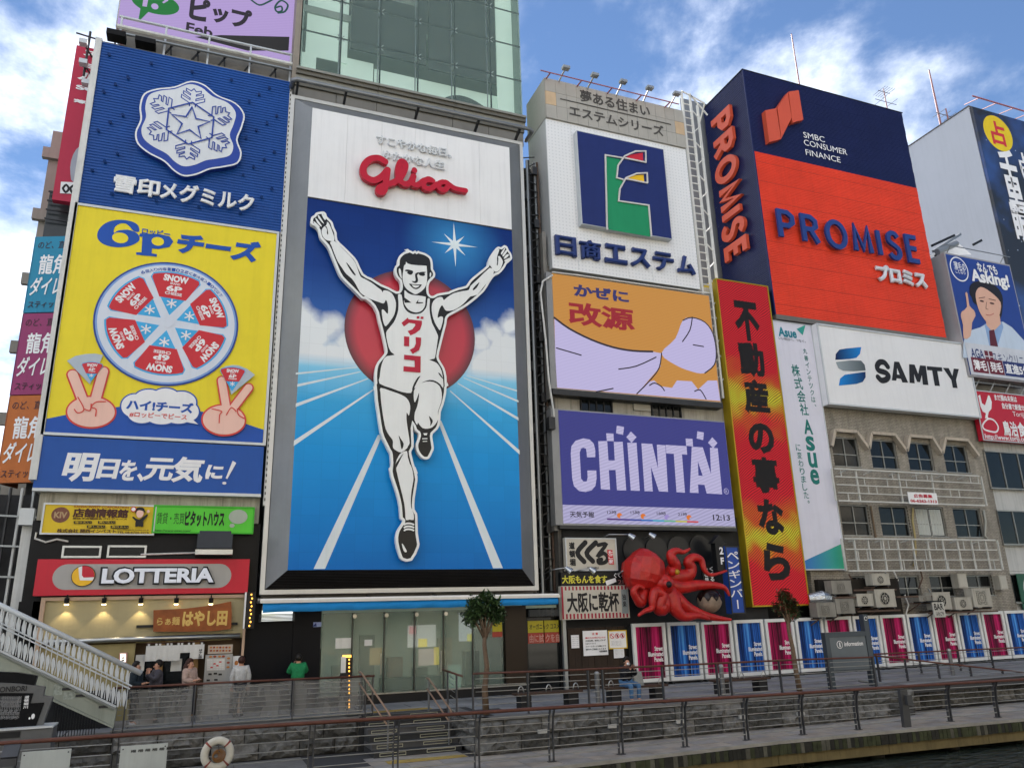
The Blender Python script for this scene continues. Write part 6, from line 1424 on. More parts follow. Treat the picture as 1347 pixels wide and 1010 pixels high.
# letters drawn as heavy rounded strokes
def glyphs(word, x0, z0, w, h, gap, sw, tf2, mat, y, t, parent, name='raised_letter'):
 G = {'P': [[(0, 0), (0, 1), (.55, 1), (.85, .86), (.85, .62), (.55, .47), (0, .47)]],
         'R': [[(0, 0), (0, 1), (.55, 1), (.85, .86), (.85, .64), (.55, .5), (0, .5)], [(.45, .5), (.92, 0)]],
         'O': 'O', 'M': [[(0, 0), (.08, 1), (.55, .12), (1.02, 1), (1.1, 0)]], 'I': [[(.0, 0), (.0, 1)]],
         'S': [[(.75, .86), (.55, 1), (.25, 1), (.05, .84), (.08, .64), (.38, .52), (.68, .38), (.74, .18), (.55, 0), (.2, 0), (0, .14)]],
         'E': [[(.72, 1), (0, 1), (0, 0), (.72, 0)], [(0, .52), (.62, .52)]]}
 W_ = {'P': .9, 'R': .95, 'O': 1.25, 'M': 1.1, 'I': .05, 'S': .78, 'E': .72}
 x = x0
 for ch in word:
  a = Art(parent, y + t)
  a.y = y + t
  if ch == 'O':
   pts = [(x + w * (.62 + .62 * math.cos(2 * math.pi * k / 28)), z0 + h * (.5 + .5 * math.sin(2 * math.pi * k / 28))) for k in range(28)]
   a.stroke(name, [tf2(*p) for p in pts], sw, mat, raw=True, t=t, closed=True)
  else:
   for q in G[ch]: a.y = y + t; a.stroke(name, [tf2(x + w * p[0], z0 + h * p[1]) for p in q], sw, mat, sm=(3 if ch == 'S' else 0), raw=True, t=t, cap=False)
  x += w * W_[ch] + gap + sw
A = tP(268, 640); B = tP(742, 728); A1 = tP(268, 540); B1 = tP(742, 636)
zb_ = (A[1] + B[1]) / 2; zt_ = (A1[1] + B1[1]) / 2; W0 = B[0] - A[0]
LNV = M('letter_navy', '263F80', .4, var=.06)
hh = zt_ - zb_ - .4
kk = 6.9 * 1.0
w_ = (W0 - 7 * .3 - 6 * .34) / (.9 + .95 + 1.25 + 1.1 + .05 + .78 + .72)
glyphs('PROMISE', A[0] + .15, zb_ + .15, w_, hh + .1, .37, .27, lambda x, z: (x, z), LNV, YQ - .35, .12, pr)
a0 = Art(pr, YQ - .03, tf=ZM(920, 60, 2.5235, YQ - .2)); q0 = a0.tf(590, 745); q1 = a0.tf(758, 785)
zc = (q0[1] + q1[1]) / 2; a0.text('プロミス', (q0[0], zc + .5), (q1[0], zc - .5), M('letter_white2', 'CFD3DA', .45), .06, .2, raw=True)
# side face lettering running downwards, on the plane X = Xp0
def side_pt(u, v): q = at(920 + u / 2.5235, 60 + v / 2.5235); return q
def SX(u, v, X):
 d = ROT @ _ray(920 + u / 2.5235, 60 + v / 2.5235); t = X / d[0]; p = Vector((0, 0, EYE)) + d * t; return (p[1], p[2])
sx = Xp0 - .25
t0 = SX(80, 225, sx); t1 = SX(140, 690, sx)
yl = SX(60, 250, sx)[0]; 
ya_, yb2 = 31.1, 28.85
# word reads top to bottom: letter height lies along Y, advance runs down Z
class SideArt(Art): pass
def side_glyph_map(x, z): return (x, z)
tmp = thing('tmp_side', (0, 0, 0), 'x', 'x')
glyphs('PROMISE', 0, 0, (t0[1] - t1[1] - 7 * .36 - 6 * .2 + .3) / 5.75, 1.5, .2, .36, lambda x, z: (x, z), OR, 0, .2, tmp)
for o in list(tmp.children):
 me = o.data
 for v in me.vertices:
  X_, Y_, Z_ = v.co; v.co = (Xp0 - .28 + Y_, 29.0 + (1.5 - (1.5 - Z_)) + .15, t0[1] - .0 - X_)
  v.co.y = 30.75 - Z_
 me.update(); o.parent = pr; o.location = -org(pr)
bpy.data.objects.remove(tmp)
# antennas on the roofs
def antenna(x, y, z0, z1, label, r=.03, arms=()):
 t = thing('antenna', (x, y, z0), label, 'antenna')
 obj('mast', MB().tube([(x, y, z0), (x, y, z1)], [r * 1.6, r], 6), M('red_white_mast', '9A6E6E', .5, var=.3, vscale=2), t)
 for dz, l_, n in arms:
  mb = MB().tube([(x - l_, y, z1 - dz), (x + l_, y, z1 - dz)], r * .7, 5)
  for k in range(n): xx = x - l_ + 2 * l_ * (k + .5) / n; mb.tube([(xx, y - .5, z1 - dz), (xx, y + .5, z1 - dz)], r * .5, 4)
  obj('crossbar', mb, GREYM, t)
q = P(1041, 45, 31); antenna(q[0], 31, Zp1, q[1], 'tall thin whip antenna rising from the navy and vermilion billboard roof', .035)
q = P(1162, 117, 30.5); antenna(q[0], 30.5, Zp1 - .1, q[1], 'short television antenna with crossbars near the right corner of the navy roof billboard', .03, ((.25, .5, 5), (1.0, .9, 2)))
# steel between roof board and white building
sf = thing('steel_scaffold', (37.4, 29, 12), 'dark steel angle framework between the vermilion billboard and the clinic billboard', 'scaffold')
for x in (37.0, 37.5, 38.0): obj('upright', MB().box(x - .05, x + .05, 28.6, 28.7, 11, 20.5), GREYM, sf)
for k in range(14): obj('brace', MB().bar((37.0, 28.58, 12 + .6 * k), (38.0, 28.58, 12.5 + .6 * k if k % 2 else 11.6 + .6 * k), .05), DARKM, sf)

# --- white billboard with dark capitals
sm_ = thing('white_billboard', (32.5, 28, 12), 'plain white billboard with blue grey S shaped emblem and black capital letters', 'billboard')
Xs0, Xs1, Zs0, Zs1 = 27.38, 37.62, 11.98, 16.12
obj('board', MB().box(Xs0, Xs1, 27.7, 28.1, Zs0, Zs1), M('board_white', 'DCDDDF', .4, var=.05, vscale=.5), sm_)
frame_bars('frame', Xs0 + .08, Xs1 - .08, Zs0 + .08, Zs1 - .08, 27.65, 27.699, .08, LG, sm_)
R9 = rectmap((68, 108), (905, 230), (985, 640), (140, 556), Xs0, Xs1, Zs0, Zs1)
ar = Art(sm_, 27.698, tf=R9)
def gradm(name, c0, c1, x0, x1):
 m = bpy.data.materials.new(name); m.use_nodes = True; n = m.node_tree.nodes; l = m.node_tree.links
 g = n.new('ShaderNodeNewGeometry'); sp = n.new('ShaderNodeSeparateXYZ'); l.new(g.outputs['Position'], sp.inputs[0]); mr = n.new('ShaderNodeMapRange'); l.new(sp.outputs[0], mr.inputs[0]); mr.inputs[1].default_value = x0; mr.inputs[2].default_value = x1
 cr = n.new('ShaderNodeValToRGB'); l.new(mr.outputs[0], cr.inputs[0]); cr.color_ramp.elements[0].color = lin(c0); cr.color_ramp.elements[1].color = lin(c1); l.new(cr.outputs[0], n['Principled BSDF'].inputs['Base Color']); n['Principled BSDF'].inputs['Specular IOR Level'].default_value = .15; return m
ex0 = R9(180, 300)[0]; ex1 = R9(345, 350)[0]
ar.poly('emblem_top', [(178, 312), (180, 280), (200, 256), (235, 250), (322, 243), (315, 280), (295, 302), (260, 308)], gradm('emblem_blue_fade', '15224A', '1C7FCC', ex0, ex1)); ar.y = 27.69
ar.poly('emblem_middle', [(180, 324), (260, 316), (320, 318), (340, 340), (346, 372), (280, 376), (220, 372), (195, 358)], gradm('emblem_grey_fade', '8E9AA0', '4C565C', ex0, ex1)); ar.y = 27.69
ar.poly('emblem_foot', [(198, 454), (205, 415), (230, 395), (280, 388), (345, 380), (346, 410), (330, 435), (295, 446)], gradm('emblem_foot_fade', '1C7FCC', '15224A', ex0, ex1)); ar.y = 27.69
def QP(*pts): ar.y = 27.69; ar.poly('capital_letter', pts, INKB)
ar.y = 27.69; ar.stroke('capital_letter', [(468, 352), (450, 330), (425, 328), (410, 348), (418, 372), (455, 385), (472, 402), (462, 422), (435, 428), (415, 410)], .30, INKB, sm=4)
QP((492, 428), (505, 325), (532, 327), (582, 442), (550, 440), (542, 420), (518, 417), (516, 430)); ar.y = 27.685; ar.poly('letter_counter', [(520, 396), (520, 362), (534, 398)], M('board_white', ''))
QP((590, 443), (588, 340), (618, 343), (638, 395), (648, 347), (680, 350), (694, 456), (664, 454), (658, 400), (648, 440), (632, 438), (614, 392), (618, 446))
QP((686, 352), (770, 360), (772, 382), (744, 380), (758, 462), (730, 460), (716, 376), (688, 374))
QP((776, 362), (808, 364), (828, 408), (836, 367), (864, 370), (848, 430), (856, 475), (830, 472), (822, 430))

# ------------------------------------------------------------------ tan tiled building
tb = thing('tan_tiled_building', (32, 28.6, 0), 'old tan tiled building with zigzag window hoods and white pipe frames over its windows', 'building')
tm = bpy.data.materials.new('tan_mosaic_tile'); tm.use_nodes = True; n = tm.node_tree.nodes; l = tm.node_tree.links; b_ = n['Principled BSDF']; b_.inputs['Roughness'].default_value = .7
g = n.new('ShaderNodeNewGeometry'); mp = n.new('ShaderNodeMapping'); mp.inputs['Rotation'].default_value = (math.radians(-90), 0, 0); l.new(g.outputs['Position'], mp.inputs[0])
bk = n.new('ShaderNodeTexBrick'); bk.inputs['Scale'].default_value = 1; bk.inputs['Brick Width'].default_value = .22; bk.inputs['Row Height'].default_value = .075; bk.inputs['Mortar Size'].default_value = .008
bk.inputs['Color1'].default_value = lin('8F897E'); bk.inputs['Color2'].default_value = lin('9F998E'); bk.inputs['Mortar'].default_value = lin('5F5748'); l.new(mp.outputs[0], bk.inputs['Vector'])
ns = n.new('ShaderNodeTexNoise'); ns.inputs['Scale'].default_value = .9; ns.inputs['Detail'].default_value = 8; ns.inputs['Roughness'].default_value = .7; mp2 = n.new('ShaderNodeMapping'); mp2.inputs['Scale'].default_value = (2, 2, .4); l.new(g.outputs['Position'], mp2.inputs[0]); l.new(mp2.outputs[0], ns.inputs['Vector'])
mr = n.new('ShaderNodeMapRange'); l.new(ns.outputs[0], mr.inputs[0]); mr.inputs[1].default_value = .35; mr.inputs[2].default_value = .7; mr.inputs[3].default_value = 1.08; mr.inputs[4].default_value = .55
vm = n.new('ShaderNodeVectorMath'); vm.operation = 'SCALE'; l.new(bk.outputs[0], vm.inputs[0]); l.new(mr.outputs[0], vm.inputs['Scale']); l.new(vm.outputs[0], b_.inputs['Base Color'])
YW = 28.3
T0 = lambda u, v, Y=YW: P(1050 + u / 3.741, 560 + v / 3.741, Y)
def rect(u0, v0, u1, v1):
 a = T0(u0, (v0)); b = T0(u1, v1); c = T0(u1, v0); d = T0(u0, v1); return ((a[0] + d[0]) / 2, (b[0] + c[0]) / 2, (b[1] + d[1]) / 2, (a[1] + c[1]) / 2)
WIN = []
r1 = [(170, 45, 298, 200), (358, 62, 487, 212), (540, 78, 663, 226), (720, 95, 838, 238)]
r2 = [(212, 375, 352, 540), (405, 386, 548, 545), (585, 394, 725, 551), (772, 405, 908, 556)]
r3 = [(262, 725, 338, 822), (480, 728, 600, 830), (652, 730, 775, 850), (838, 735, 965, 880)]
def rect_skew(q):
 u0, v0, u1, v1 = q
 # the windows are upright rectangles: average the two edges seen in the photograph
 x0 = T0(u0, (v0 + v1) / 2)[0]; x1 = T0(u1, (v0 + v1) / 2)[0]; um = (u0 + u1) / 2; return (x0, x1, T0(um, v1 - 2)[1], T0(um, v0 + 6)[1])
for i, row in enumerate((r1, r2, r3)):
 for q in row: WIN.append(rect_skew(q) + (i,))
ZR = [[min(w[2] for w in WIN if w[4] == i), max(w[3] for w in WIN if w[4] == i)] for i in range(3)]
ZA = [sum(w[2] for w in WIN if w[4] == i) / 4 for i in range(3)]; ZB = [sum(w[3] for w in WIN if w[4] == i) / 4 for i in range(3)]
# wall pieces round the openings
x_l, x_r = 25.5, 38.2
for i in range(3):
 ws_ = [w for w in WIN if w[4] == i]; xs_ = [x_l] + [c for w in ws_ for c in (w[0], w[1])] + [x_r]
 for k in range(0, len(xs_), 2): obj('wall_pier', MB().box(xs_[k], xs_[k + 1], YW, 28.7, ZA[i], ZB[i]), tm, tb)
lv = [(0, ZA[2]), (ZB[2], ZA[1]), (ZB[1], ZA[0]), (ZB[0], 12.3)]
for a, b in lv: obj('wall_band', MB().box(x_l, x_r, YW, 28.7, a + .002, b - .002), tm, tb)
obj('back_mass', MB().box(x_l, x_r, 29.3, 38, 0, 16.2), M('room_dark', '1C1B1A', .9), tb)
WF = M('aluminium_window', '8F8F8A', .4, .5, var=.1); CUR = M('pale_curtain', '9A9A94', .9, var=.1)
for k, w in enumerate(WIN):
 i = w[4]; fr = window(tb, w[0] + .06, w[1] - .06, ZA[i] + .06, ZB[i] - .06, YW + .12, 2, 2, WF, GLASSD, .045, rowsplit=[.42])
 if k in (0, 1, 4, 6):
  for xa, xb in (((w[0] + .1, w[0] + .75), (w[1] - .7, w[1] - .1)) if k != 6 else ((w[0] + .1, (w[0] + w[1]) / 2 - .05), ((w[0] + w[1]) / 2 + .05, w[1] - .1))):
   if k == 6:
    mb = MB(); vs = []; 
    for j in range(13): x = xa + (xb - xa) * j / 12; yy = YW + (.085 if k == 6 else .2) + .018 * math.sin(j * 2.2); vs += [(x, yy, ZA[i] + .1), (x, yy, ZB[i] - .1)]
    mb.add(vs, [(2 * j, 2 * j + 2, 2 * j + 3, 2 * j + 1) for j in range(12)]); obj('curtain', mb, M('light_curtain', 'AEB2AE', .9), fr)
# zigzag hoods
HOOD = M('pink_beige_hood', 'B3A899', .65, var=.15, streak=.3)
z_hi = (T0(220, 24)[1] + T0(580, 60)[1] + T0(770, 75)[1]) / 3 - .0; z_lo = (T0(330, 112)[1] + T0(518, 130)[1] + T0(690, 145)[1]) / 3
pr_ = [(150, 0), (168, 1), (275, 1), (333, 0), (347, 1), (462, 1), (518, 0), (535, 1), (645, 1), (692, 0), (710, 1), (818, 1), (872, 0)]
pts = [(T0(u, 110 - 60 * h_ + u * .06)[0], z_hi if h_ else z_lo) for u, h_ in pr_]
for a, b in zip(pts, pts[1:]): 
 d = Vector((b[0] - a[0], b[1] - a[1])).normalized() * .0; obj('hood_length', MB().bar((a[0], 28.16, a[1]), (b[0], 28.16, b[1]), .28, .15), HOOD, tb)
# the white pipe frames
def pipe_frame(label, u0, v0, u1, v1, us, nh, Y, thin):
 a = T0(u0, v0, Y); b = T0(u1, v1, Y); c = T0(u0, v0 + (v1 - v0), Y)
 x0, x1 = a[0], b[0]
 ztop = (T0(u0, v0, Y)[1] + T0(u1, v0 + thin, Y)[1]) / 2; zbot = (T0(u0, v1 - thin, Y)[1] + T0(u1, v1, Y)[1]) / 2
 t = thing('pipe_trellis', ((x0 + x1) / 2, Y, zbot), label, 'frame', 'white pipe frames on the tan building')
 WP = M('white_pipe', 'BDBDB8', .5, var=.15)
 for k in range(nh): z = zbot + (ztop - zbot) * k / (nh - 1); obj('crosspiece', MB().bar((x0, Y, z), (x1, Y, z), .07 if k in (0, nh - 1) else .045), WP, t)
 for u in us: x = T0(u, (v0 + v1) / 2, Y)[0]; obj('upright', MB().bar((x, Y + .06, zbot), (x, Y + .06, ztop), .07), WP, t)
 rnd = random.Random(int(u0 + v0))
 for k in range(16):
  x = x0 + (x1 - x0) * (k + rnd.random()) / 16; j = rnd.randrange(nh - 1); z = zbot + (ztop - zbot) * j / (nh - 1); obj('stub', MB().bar((x, Y + .03, z), (x, Y + .03, z + (ztop - zbot) / (nh - 1)), .035), WP, t)
 for k in range(6): x = x0 + (x1 - x0) * (k + .5) / 6; obj('wall_arm', MB().bar((x, Y, ztop), (x, 28.3, ztop - .1), .05), WP, t)
 return (x0, x1, zbot, ztop)
pipe_frame('upper white pipe frame carrying the small red lettered notice', 178, 206, 920, 402, (182, 300, 508, 670, 915), 5, 27.7, 46)
pipe_frame('lower white pipe frame of square openings above the air conditioners', 226, 545, 1000, 722, (228, 290, 358, 430, 503, 577, 652, 726, 800, 868, 938, 998), 4, 27.7, 25)
a = T0(538, 325, 27.6); b = T0(690, 388, 27.6)
o = thing('advert_notice', ((a[0] + b[0]) / 2, 27.62, b[1]), 'small white notice with red lettering and a telephone number on the upper pipe frame', 'sign')
obj('plate', MB().box(a[0], b[0], 27.6, 27.63, b[1], a[1]), WHITE, o); ar = Art(o, 27.599); ar.tf = lambda u, v: T0(u, v, 27.6)
zm = (a[1] + b[1]) / 2; ar.text('広告募集', (a[0] + .35, a[1] - .08), (b[0] - .3, zm + .02), INKR, .04, raw=True); ar.text('06-6262-1313', (a[0] + .08, zm - .06), (b[0] - .08, b[1] + .08), INKR, .04, raw=True)
for i, q in enumerate((((350, 395), (362, 470), (375, 545), (368, 560)), ((558, 405), (556, 470), (568, 545), (572, 620), (560, 690)), ((905, 415), (915, 470), (912, 540), (925, 560)))):
 o = thing('drain_hose', (T0(*q[0])[0], 28.2, T0(*q[-1])[1]), ('crooked brown drain hose beside the first window of the middle row', 'long yellowish hose hanging between the second and the curtained window', 'pale hose right of the rightmost middle window')[i], 'hose')
 obj('hose', MB().tube([(T0(u, v)[0], 28.22, T0(u, v)[1]) for u, v in q], .05, 6), M(('hose_brown', 'hose_yellow', 'hose_pale')[i], ('6A5A48', 'A39468', 'A8A8A0')[i], .7), o, smooth=True)

# air conditioners
FAN = M('fan_dark', '121314', .5); ACW = M('ac_cream', 'A9A59A', .5, var=.15, streak=.3); ACG = M('ac_grille', '6F6E68', .6)
def aircon(q, label, dark, Y=27.35, mat=None):
 u0, v0, u1, v1 = q; um = (u0 + u1) / 2; vmid = (v0 + v1) / 2
 a = T0(u0, vmid, Y); b = T0(u1, vmid, Y); z1 = T0(um, v0 + 3, Y)[1]; z0 = T0(um, v1 - 2, Y)[1]; x0, x1 = a[0], b[0] - .06
 t = thing('air_conditioner', ((x0 + x1) / 2, Y, z0), label, 'air conditioner', 'air conditioner units on the tan building')
 m = mat or ACW
 obj('casing', MB().box(x0, x1, Y, Y + .42, z0, z1).box(x0 - .01, x1 + .01, Y - .012, Y + .43, z1, z1 + .03), m, t)
 r = min(x1 - x0, z1 - z0) * .38; cx = x0 + (x1 - x0) * .46; cz = (z0 + z1) / 2
 A_r = Art(t, Y - .001)
 if dark: A_r.ell('fan_mouth', (cx, cz), (r, r), FAN, raw=True, seg=24)
 else: A_r.poly('grille_panel', [(cx - r, cz - r), (cx + r, cz - r), (cx + r, cz + r), (cx - r, cz + r)], ACG, raw=True)
 mb = MB()
 for k in range(2):
  rr_k = r * (.95 - .4 * k); mb.tube([(cx + rr_k * math.cos(a_), Y - .02, cz + rr_k * math.sin(a_)) for a_ in [2 * math.pi * j / 20 for j in range(21)]], .012, 4, cap=False)
 for j in range(4): a_ = math.pi * j / 4; mb.bar((cx - r * math.cos(a_), Y - .02, cz - r * math.sin(a_)), (cx + r * math.cos(a_), Y - .02, cz + r * math.sin(a_)), .012)
 obj('fan_guard', mb, m, t)
 obj('hub', MB().tube([(cx, Y - .01, cz), (cx, Y - .04, cz)], r * .22, 10), m, t)
 if not dark:
  mb = MB()
  for k in range(7): zz_ = cz - r + 2 * r * (k + .5) / 7; mb.box(cx - r, cx + r, Y - .022, Y - .012, zz_ - .012, zz_ + .012)
  obj('grille_slats', mb, m, t)
 obj('foot', MB().box(x0 + .08, x0 + .2, Y, Y + .42, z0 - .06, z0 - .001).box(x1 - .2, x1 - .08, Y, Y + .42, z0 - .06, z0 - .001), DARKM, t)
 obj('bracket', MB().bar((x0 + .1, Y + .05, z0 - .08), (x0 + .1, 28.3, z0 - .08), .05).bar((x1 - .1, Y + .05, z0 - .08), (x1 - .1, 28.3, z0 - .08), .05).bar((x0 + .1, Y + .1, z0 - .1), (x0 + .1, 28.3, z0 - .5), .04), RUST, t)
ACD = M('ac_cream_shaded', '85827A', .55, var=.2, streak=.3)  # darker copy of the cream casing, shade put into the colour
for q, lab, dk, m in (((165, 760, 268, 828), 'shade-darkened cream air conditioner nearest the white vertical sign, upper of the left pair', 0, ACD), ((365, 727, 455, 785), 'small cream air conditioner with dark round fan, topmost of all', 1, None), ((92, 868, 190, 942), 'shade-darkened cream air conditioner lowest at the left, beside the red screen foot', 0, ACD), ((185, 850, 283, 925), 'shade-darkened cream air conditioner below the upper left one', 0, ACD), ((290, 825, 375, 888), 'small white air conditioner with dark round fan at the left of the big one', 1, None), ((380, 803, 484, 893), 'largest white air conditioner with dark round fan', 1, None), ((595, 833, 660, 865), 'half hidden flat air conditioner left of the bar sign', 1, ACD), ((665, 817, 757, 905), 'air conditioner behind the small bar sign', 1, None), ((772, 842, 860, 905), 'small air conditioner right of the bar sign', 1, None), ((860, 797, 955, 892), 'tall cream air conditioner at the far right with square grille', 0, None)): aircon(q, lab, dk, mat=m)
o = thing('foil_duct', (T0(110, 860)[0], 27.7, T0(110, 865)[1]), 'crumpled silver foil duct left of the air conditioners', 'duct')
obj('duct', MB().tube([(T0(62, 855, 27.8)[0], 27.9, T0(62, 850, 27.8)[1]), (T0(100, 850, 27.8)[0], 27.6, T0(100, 845, 27.8)[1]), (T0(160, 845, 27.8)[0], 27.7, T0(160, 850, 27.8)[1])], [.22, .3, .24], 12), M('foil', 'B4B8BC', .25, .9, bump=.8, bscale=12), o)
for q, lab in (((780, 725, 838, 797), 'pale steel meter box beside the lower right window'), ((985, 735, 1035, 805), 'pale meter box at the right edge of the tan building')):
 a = T0(q[0], q[1], 27.9); b = T0(q[2], q[3], 27.9); o = thing('meter_box', ((a[0] + b[0]) / 2, 28, b[1]), lab, 'meter box')
 obj('box', MB().box(a[0], b[0], 27.9, 28.28, b[1], a[1]), ACW, o); obj('door_panel', MB().box(a[0] + .04, b[0] - .04, 27.88, 27.899, b[1] + .05, a[1] - .05), M('meter_door', 'B1AEA4', .5, var=.1), o)
a = T0(660, 868, 27.2); b = T0(728, 940, 27.2)
o = thing('bar_sign', ((a[0] + b[0]) / 2, 27.2, b[1]), 'small hanging white sign reading BAR with black letters among the air conditioners', 'sign')
obj('plate', MB().box(a[0], b[0], 27.2, 27.26, b[1], a[1]), M('bar_sign_white', 'B9B7AE', .5, var=.1), o); ar = Art(o, 27.199)
h_ = a[1] - b[1]; ar.text('BAR', (a[0] + .06, a[1] - h_ * .08), (b[0] - .06, a[1] - h_ * .52), INKB, .03, raw=True); ar.text('ふたごや', (a[0] + .1, a[1] - h_ * .62), (b[0] - .1, b[1] + h_ * .12), INKB, .03, raw=True)
obj('bracket', MB().bar((a[0] - .3, 27.23, a[1] + .05), (b[0], 27.23, a[1] + .05), .05), BLACK, o)
o = thing('service_shelf', (31, 27.6, 2.6), 'rusty angle iron shelf and tangled pipes carrying the air conditioners', 'shelf')
for u0, u1, v in ((270, 480, 795), (290, 500, 898), (640, 980, 905), (170, 290, 832), (480, 660, 828)):
 A = T0(u0, v, 27.4); B = T0(u1, v, 27.4); zc = (A[1] + B[1]) / 2; obj('shelf_beam', MB().bar((A[0], 27.4, zc - .1), (B[0], 27.4, zc - .1), .07), RUST, o)
for k, (u, v) in enumerate(((240, 730), (420, 720), (515, 830), (590, 700), (630, 800), (460, 710))): A = T0(u, v, 28.2); B = T0(u + 30 - 12 * k % 40, v + 100, 28.2); obj('pipe', MB().tube([(A[0], 28.1, A[1]), ((A[0] + B[0]) / 2 + .15, 28.05, (A[1] + B[1]) / 2), (B[0], 28.1, B[1])], .035, 6), (RUST, GREYM, DWHITE)[k % 3], o)
obj('lower_void_box', MB().box(25.6, 30.3, 28.0, 28.25, 2.3, 3.9), M('painted_dark_recess', '26231F', .9, var=.3), o)  # solid dark box standing in for a recess, its shade painted

# ------------------------------------------------------------------ white building at the right edge
wb = thing('white_office_building', (41, 28.3, 0), 'white tiled building with dark windows at the right edge of the photo', 'building')
WT = M('white_tile_wall', 'B9BAB8', .5, var=.12, vscale=.8, streak=.3)
t9 = lambda u, v, Y=28.3: P(1050 + u / 3.741, 560 + v / 3.741, Y)
def rz2(u0, v0, u1, v1): a = t9(u0, v0); b = t9(u1, v1); return a[0], b[0], b[1], a[1]
xw0 = 38.25
for k in range(6):
 za = 0 + 2.1 * k; 
 for j in range(5): obj('wall_tile', MB().box(xw0 + 2.2 * j + .008, xw0 + 2.2 * (j + 1) - .008, 28.42, 28.7, za + .006, za + 2.094), WT, wb)
obj('mass', MB().box(xw0, 52, 28.71, 40, 0, 18), M('mass_grey', '8C8C8A', .8, var=.1), wb)
for q, nm in (((922, 122, 1105, 318), 3), ((985, 415, 1200, 590), 5), ((1050, 728, 1230, 870), 2)):
 x0, x1, z0, z1 = rz2(*q); x0 = t9(q[0] + 8, (q[1] + q[3]) / 2)[0]; x1 = x0 + (3.9 if nm == 3 else 6.0); window(wb, x0, x1, z0 + .1, z1 - .05, 28.36, nm, 1, WF, GLASSD, .06)
x0, x1, z0, z1 = rz2(1050, 728, 1111, 935)
o = thing('round_shop_poster', (x0 + .5, 28.2, z0), 'green edged poster with a round picture at the right edge of the photo', 'poster')
obj('sheet', MB().box(x0 + .2, x0 + 3, 28.2, 28.24, z0 + .2, z1), M('poster_green', '2E5A48', .5), o); Art(o, 28.199).ell('round_picture', (x0 + 1.5, (z0 + z1) / 2 + .2), (1.0, .9), DWHITE, raw=True); Art(o, 28.193).ell('round_centre', (x0 + 1.5, (z0 + z1) / 2 + .2), (.7, .6), M('poster_warm', 'A5623C', .5, var=.4, vscale=5), raw=True)

# red food billboard
Tt = ZM(1200, 300, 3.367, 28.05); a = Tt(262, 720); b = Tt(298, 942)
rf_ = thing('red_food_billboard', (41, 28.05, 9.8), 'red billboard with a white hen emblem and white lettering at the right edge', 'billboard')
xr0 = (a[0] + b[0]) / 2; zr1 = a[1]; zr0 = b[1]; obj('board', MB().box(xr0, xr0 + 6.5, 27.9, 28.15, zr0, zr1), M('billboard_red', 'B71C33', .45, var=.05), rf_)
frame_bars('frame', xr0 + .05, xr0 + 6.45, zr0 + .05, zr1 - .05, 27.86, 27.899, .05, LG, rf_)
RR = lambda u, v: (xr0 + (Tt(u, v)[0] - Tt(262 + (v - 720) * .16, v)[0]), Tt(u, v)[1])
ar = Art(rf_, 27.898, tf=ZM(1200, 300, 3.367, 27.9))
ar.poly('hen_body', [(292, 742), (300, 738), (308, 775), (322, 785), (336, 740), (342, 742), (352, 770), (350, 800), (338, 815), (334, 835), (338, 842), (322, 842), (326, 820), (312, 812), (302, 790)], INKW, sm=1)
ar.stroke('ring_print', [(312, 870), (335, 845), (362, 852), (380, 880), (372, 902), (345, 900), (318, 890)], .09, INKW, sm=4, closed=True)
lvl(ar, 'まだ掴ぬ未来は', 362, 748, 462, 760, .35, INKW, .03); lvl(ar, '自分達で創造せ', 396, 785, 495, 798, .35, INKW, .03); lvl(ar, 'Toriji', 443, 824, 495, 832, .35, INKW, .0); lvl(ar, '鳥治食', 398, 880, 500, 900, .85, INKW, .03); lvl(ar, 'http://www.toriji.co', 320, 924, 500, 940, .36, INKW, .02)
o = thing('billboard_struts', (40.5, 28, 13), 'thin steel struts between the clinic billboard and the red food billboard', 'struts')
for k in range(5): obj('strut', MB().bar((xr0 + .3 + 1.2 * k, 28.1, zr1 + .02), (xr0 + .9 + 1.2 * k, 27.9, zr1 + .9), .05), GREYM, o)
obj('strut', MB().bar((xr0, 28, zr1 + .5), (xr0 + 6, 28, zr1 + .5), .06), GREYM, o)

# clinic billboard
Tc = ZM(1200, 300, 3.367, 27.6)
cl_ = thing('clinic_billboard', (41, 27.6, 12.5), 'billboard of a doctor in a white coat raising one finger against dark blue', 'billboard')
qa = [Tc(145, 112), Tc(432, 160), Tc(495, 440), Tc(248, 655)]
xc0 = (qa[0][0] + qa[3][0]) / 2; xc1 = Tc(432, 160)[0]; xc1 = (xc1 + Tc(495, 440)[0]) / 2; zc1 = (qa[0][1] + qa[1][1]) / 2; zc0 = qa[3][1] 
obj('box', MB().box(xc0, xc1, 27.6, 28.5, zc0, zc1), M('billboard_side_grey', '9B999C', .5, .2, var=.1), cl_)
obj('face', MB().box(xc0 + .1, xc1 - .08, 27.585, 27.599, zc0 + .1, zc1 - .1), M('clinic_blue', '24408A', .45, var=.08), cl_)
ar = Art(cl_, 27.584, tf=Tc); CWH = M('coat_white', 'BCCBDD', .5, var=.05); SK = M('printed_skin', 'D3A792', .5, var=.04); CBL = M('shirt_blue', '86A3CC', .5)
zc_l = Tc(225, 515)[1]; zc_l2 = (zc_l + Tc(495, 552)[1]) / 2
ar.poly('coat_print', [(225, 515), (232, 480), (262, 452), (300, 440), (325, 425), (400, 415), (440, 440), (495, 500), (520, 560), (520, 575), (225, 575)], CWH)
ar.poly('collar_print', [(318, 425), (345, 440), (395, 415), (402, 440), (370, 545), (345, 545)], CBL); ar.poly('neck_print', [(322, 400), (385, 385), (390, 425), (355, 462), (328, 432)], SK); ar.poly('tie_print', [(338, 455), (360, 450), (382, 545), (345, 540)], M('tie_maroon', '5A1F2C', .5))
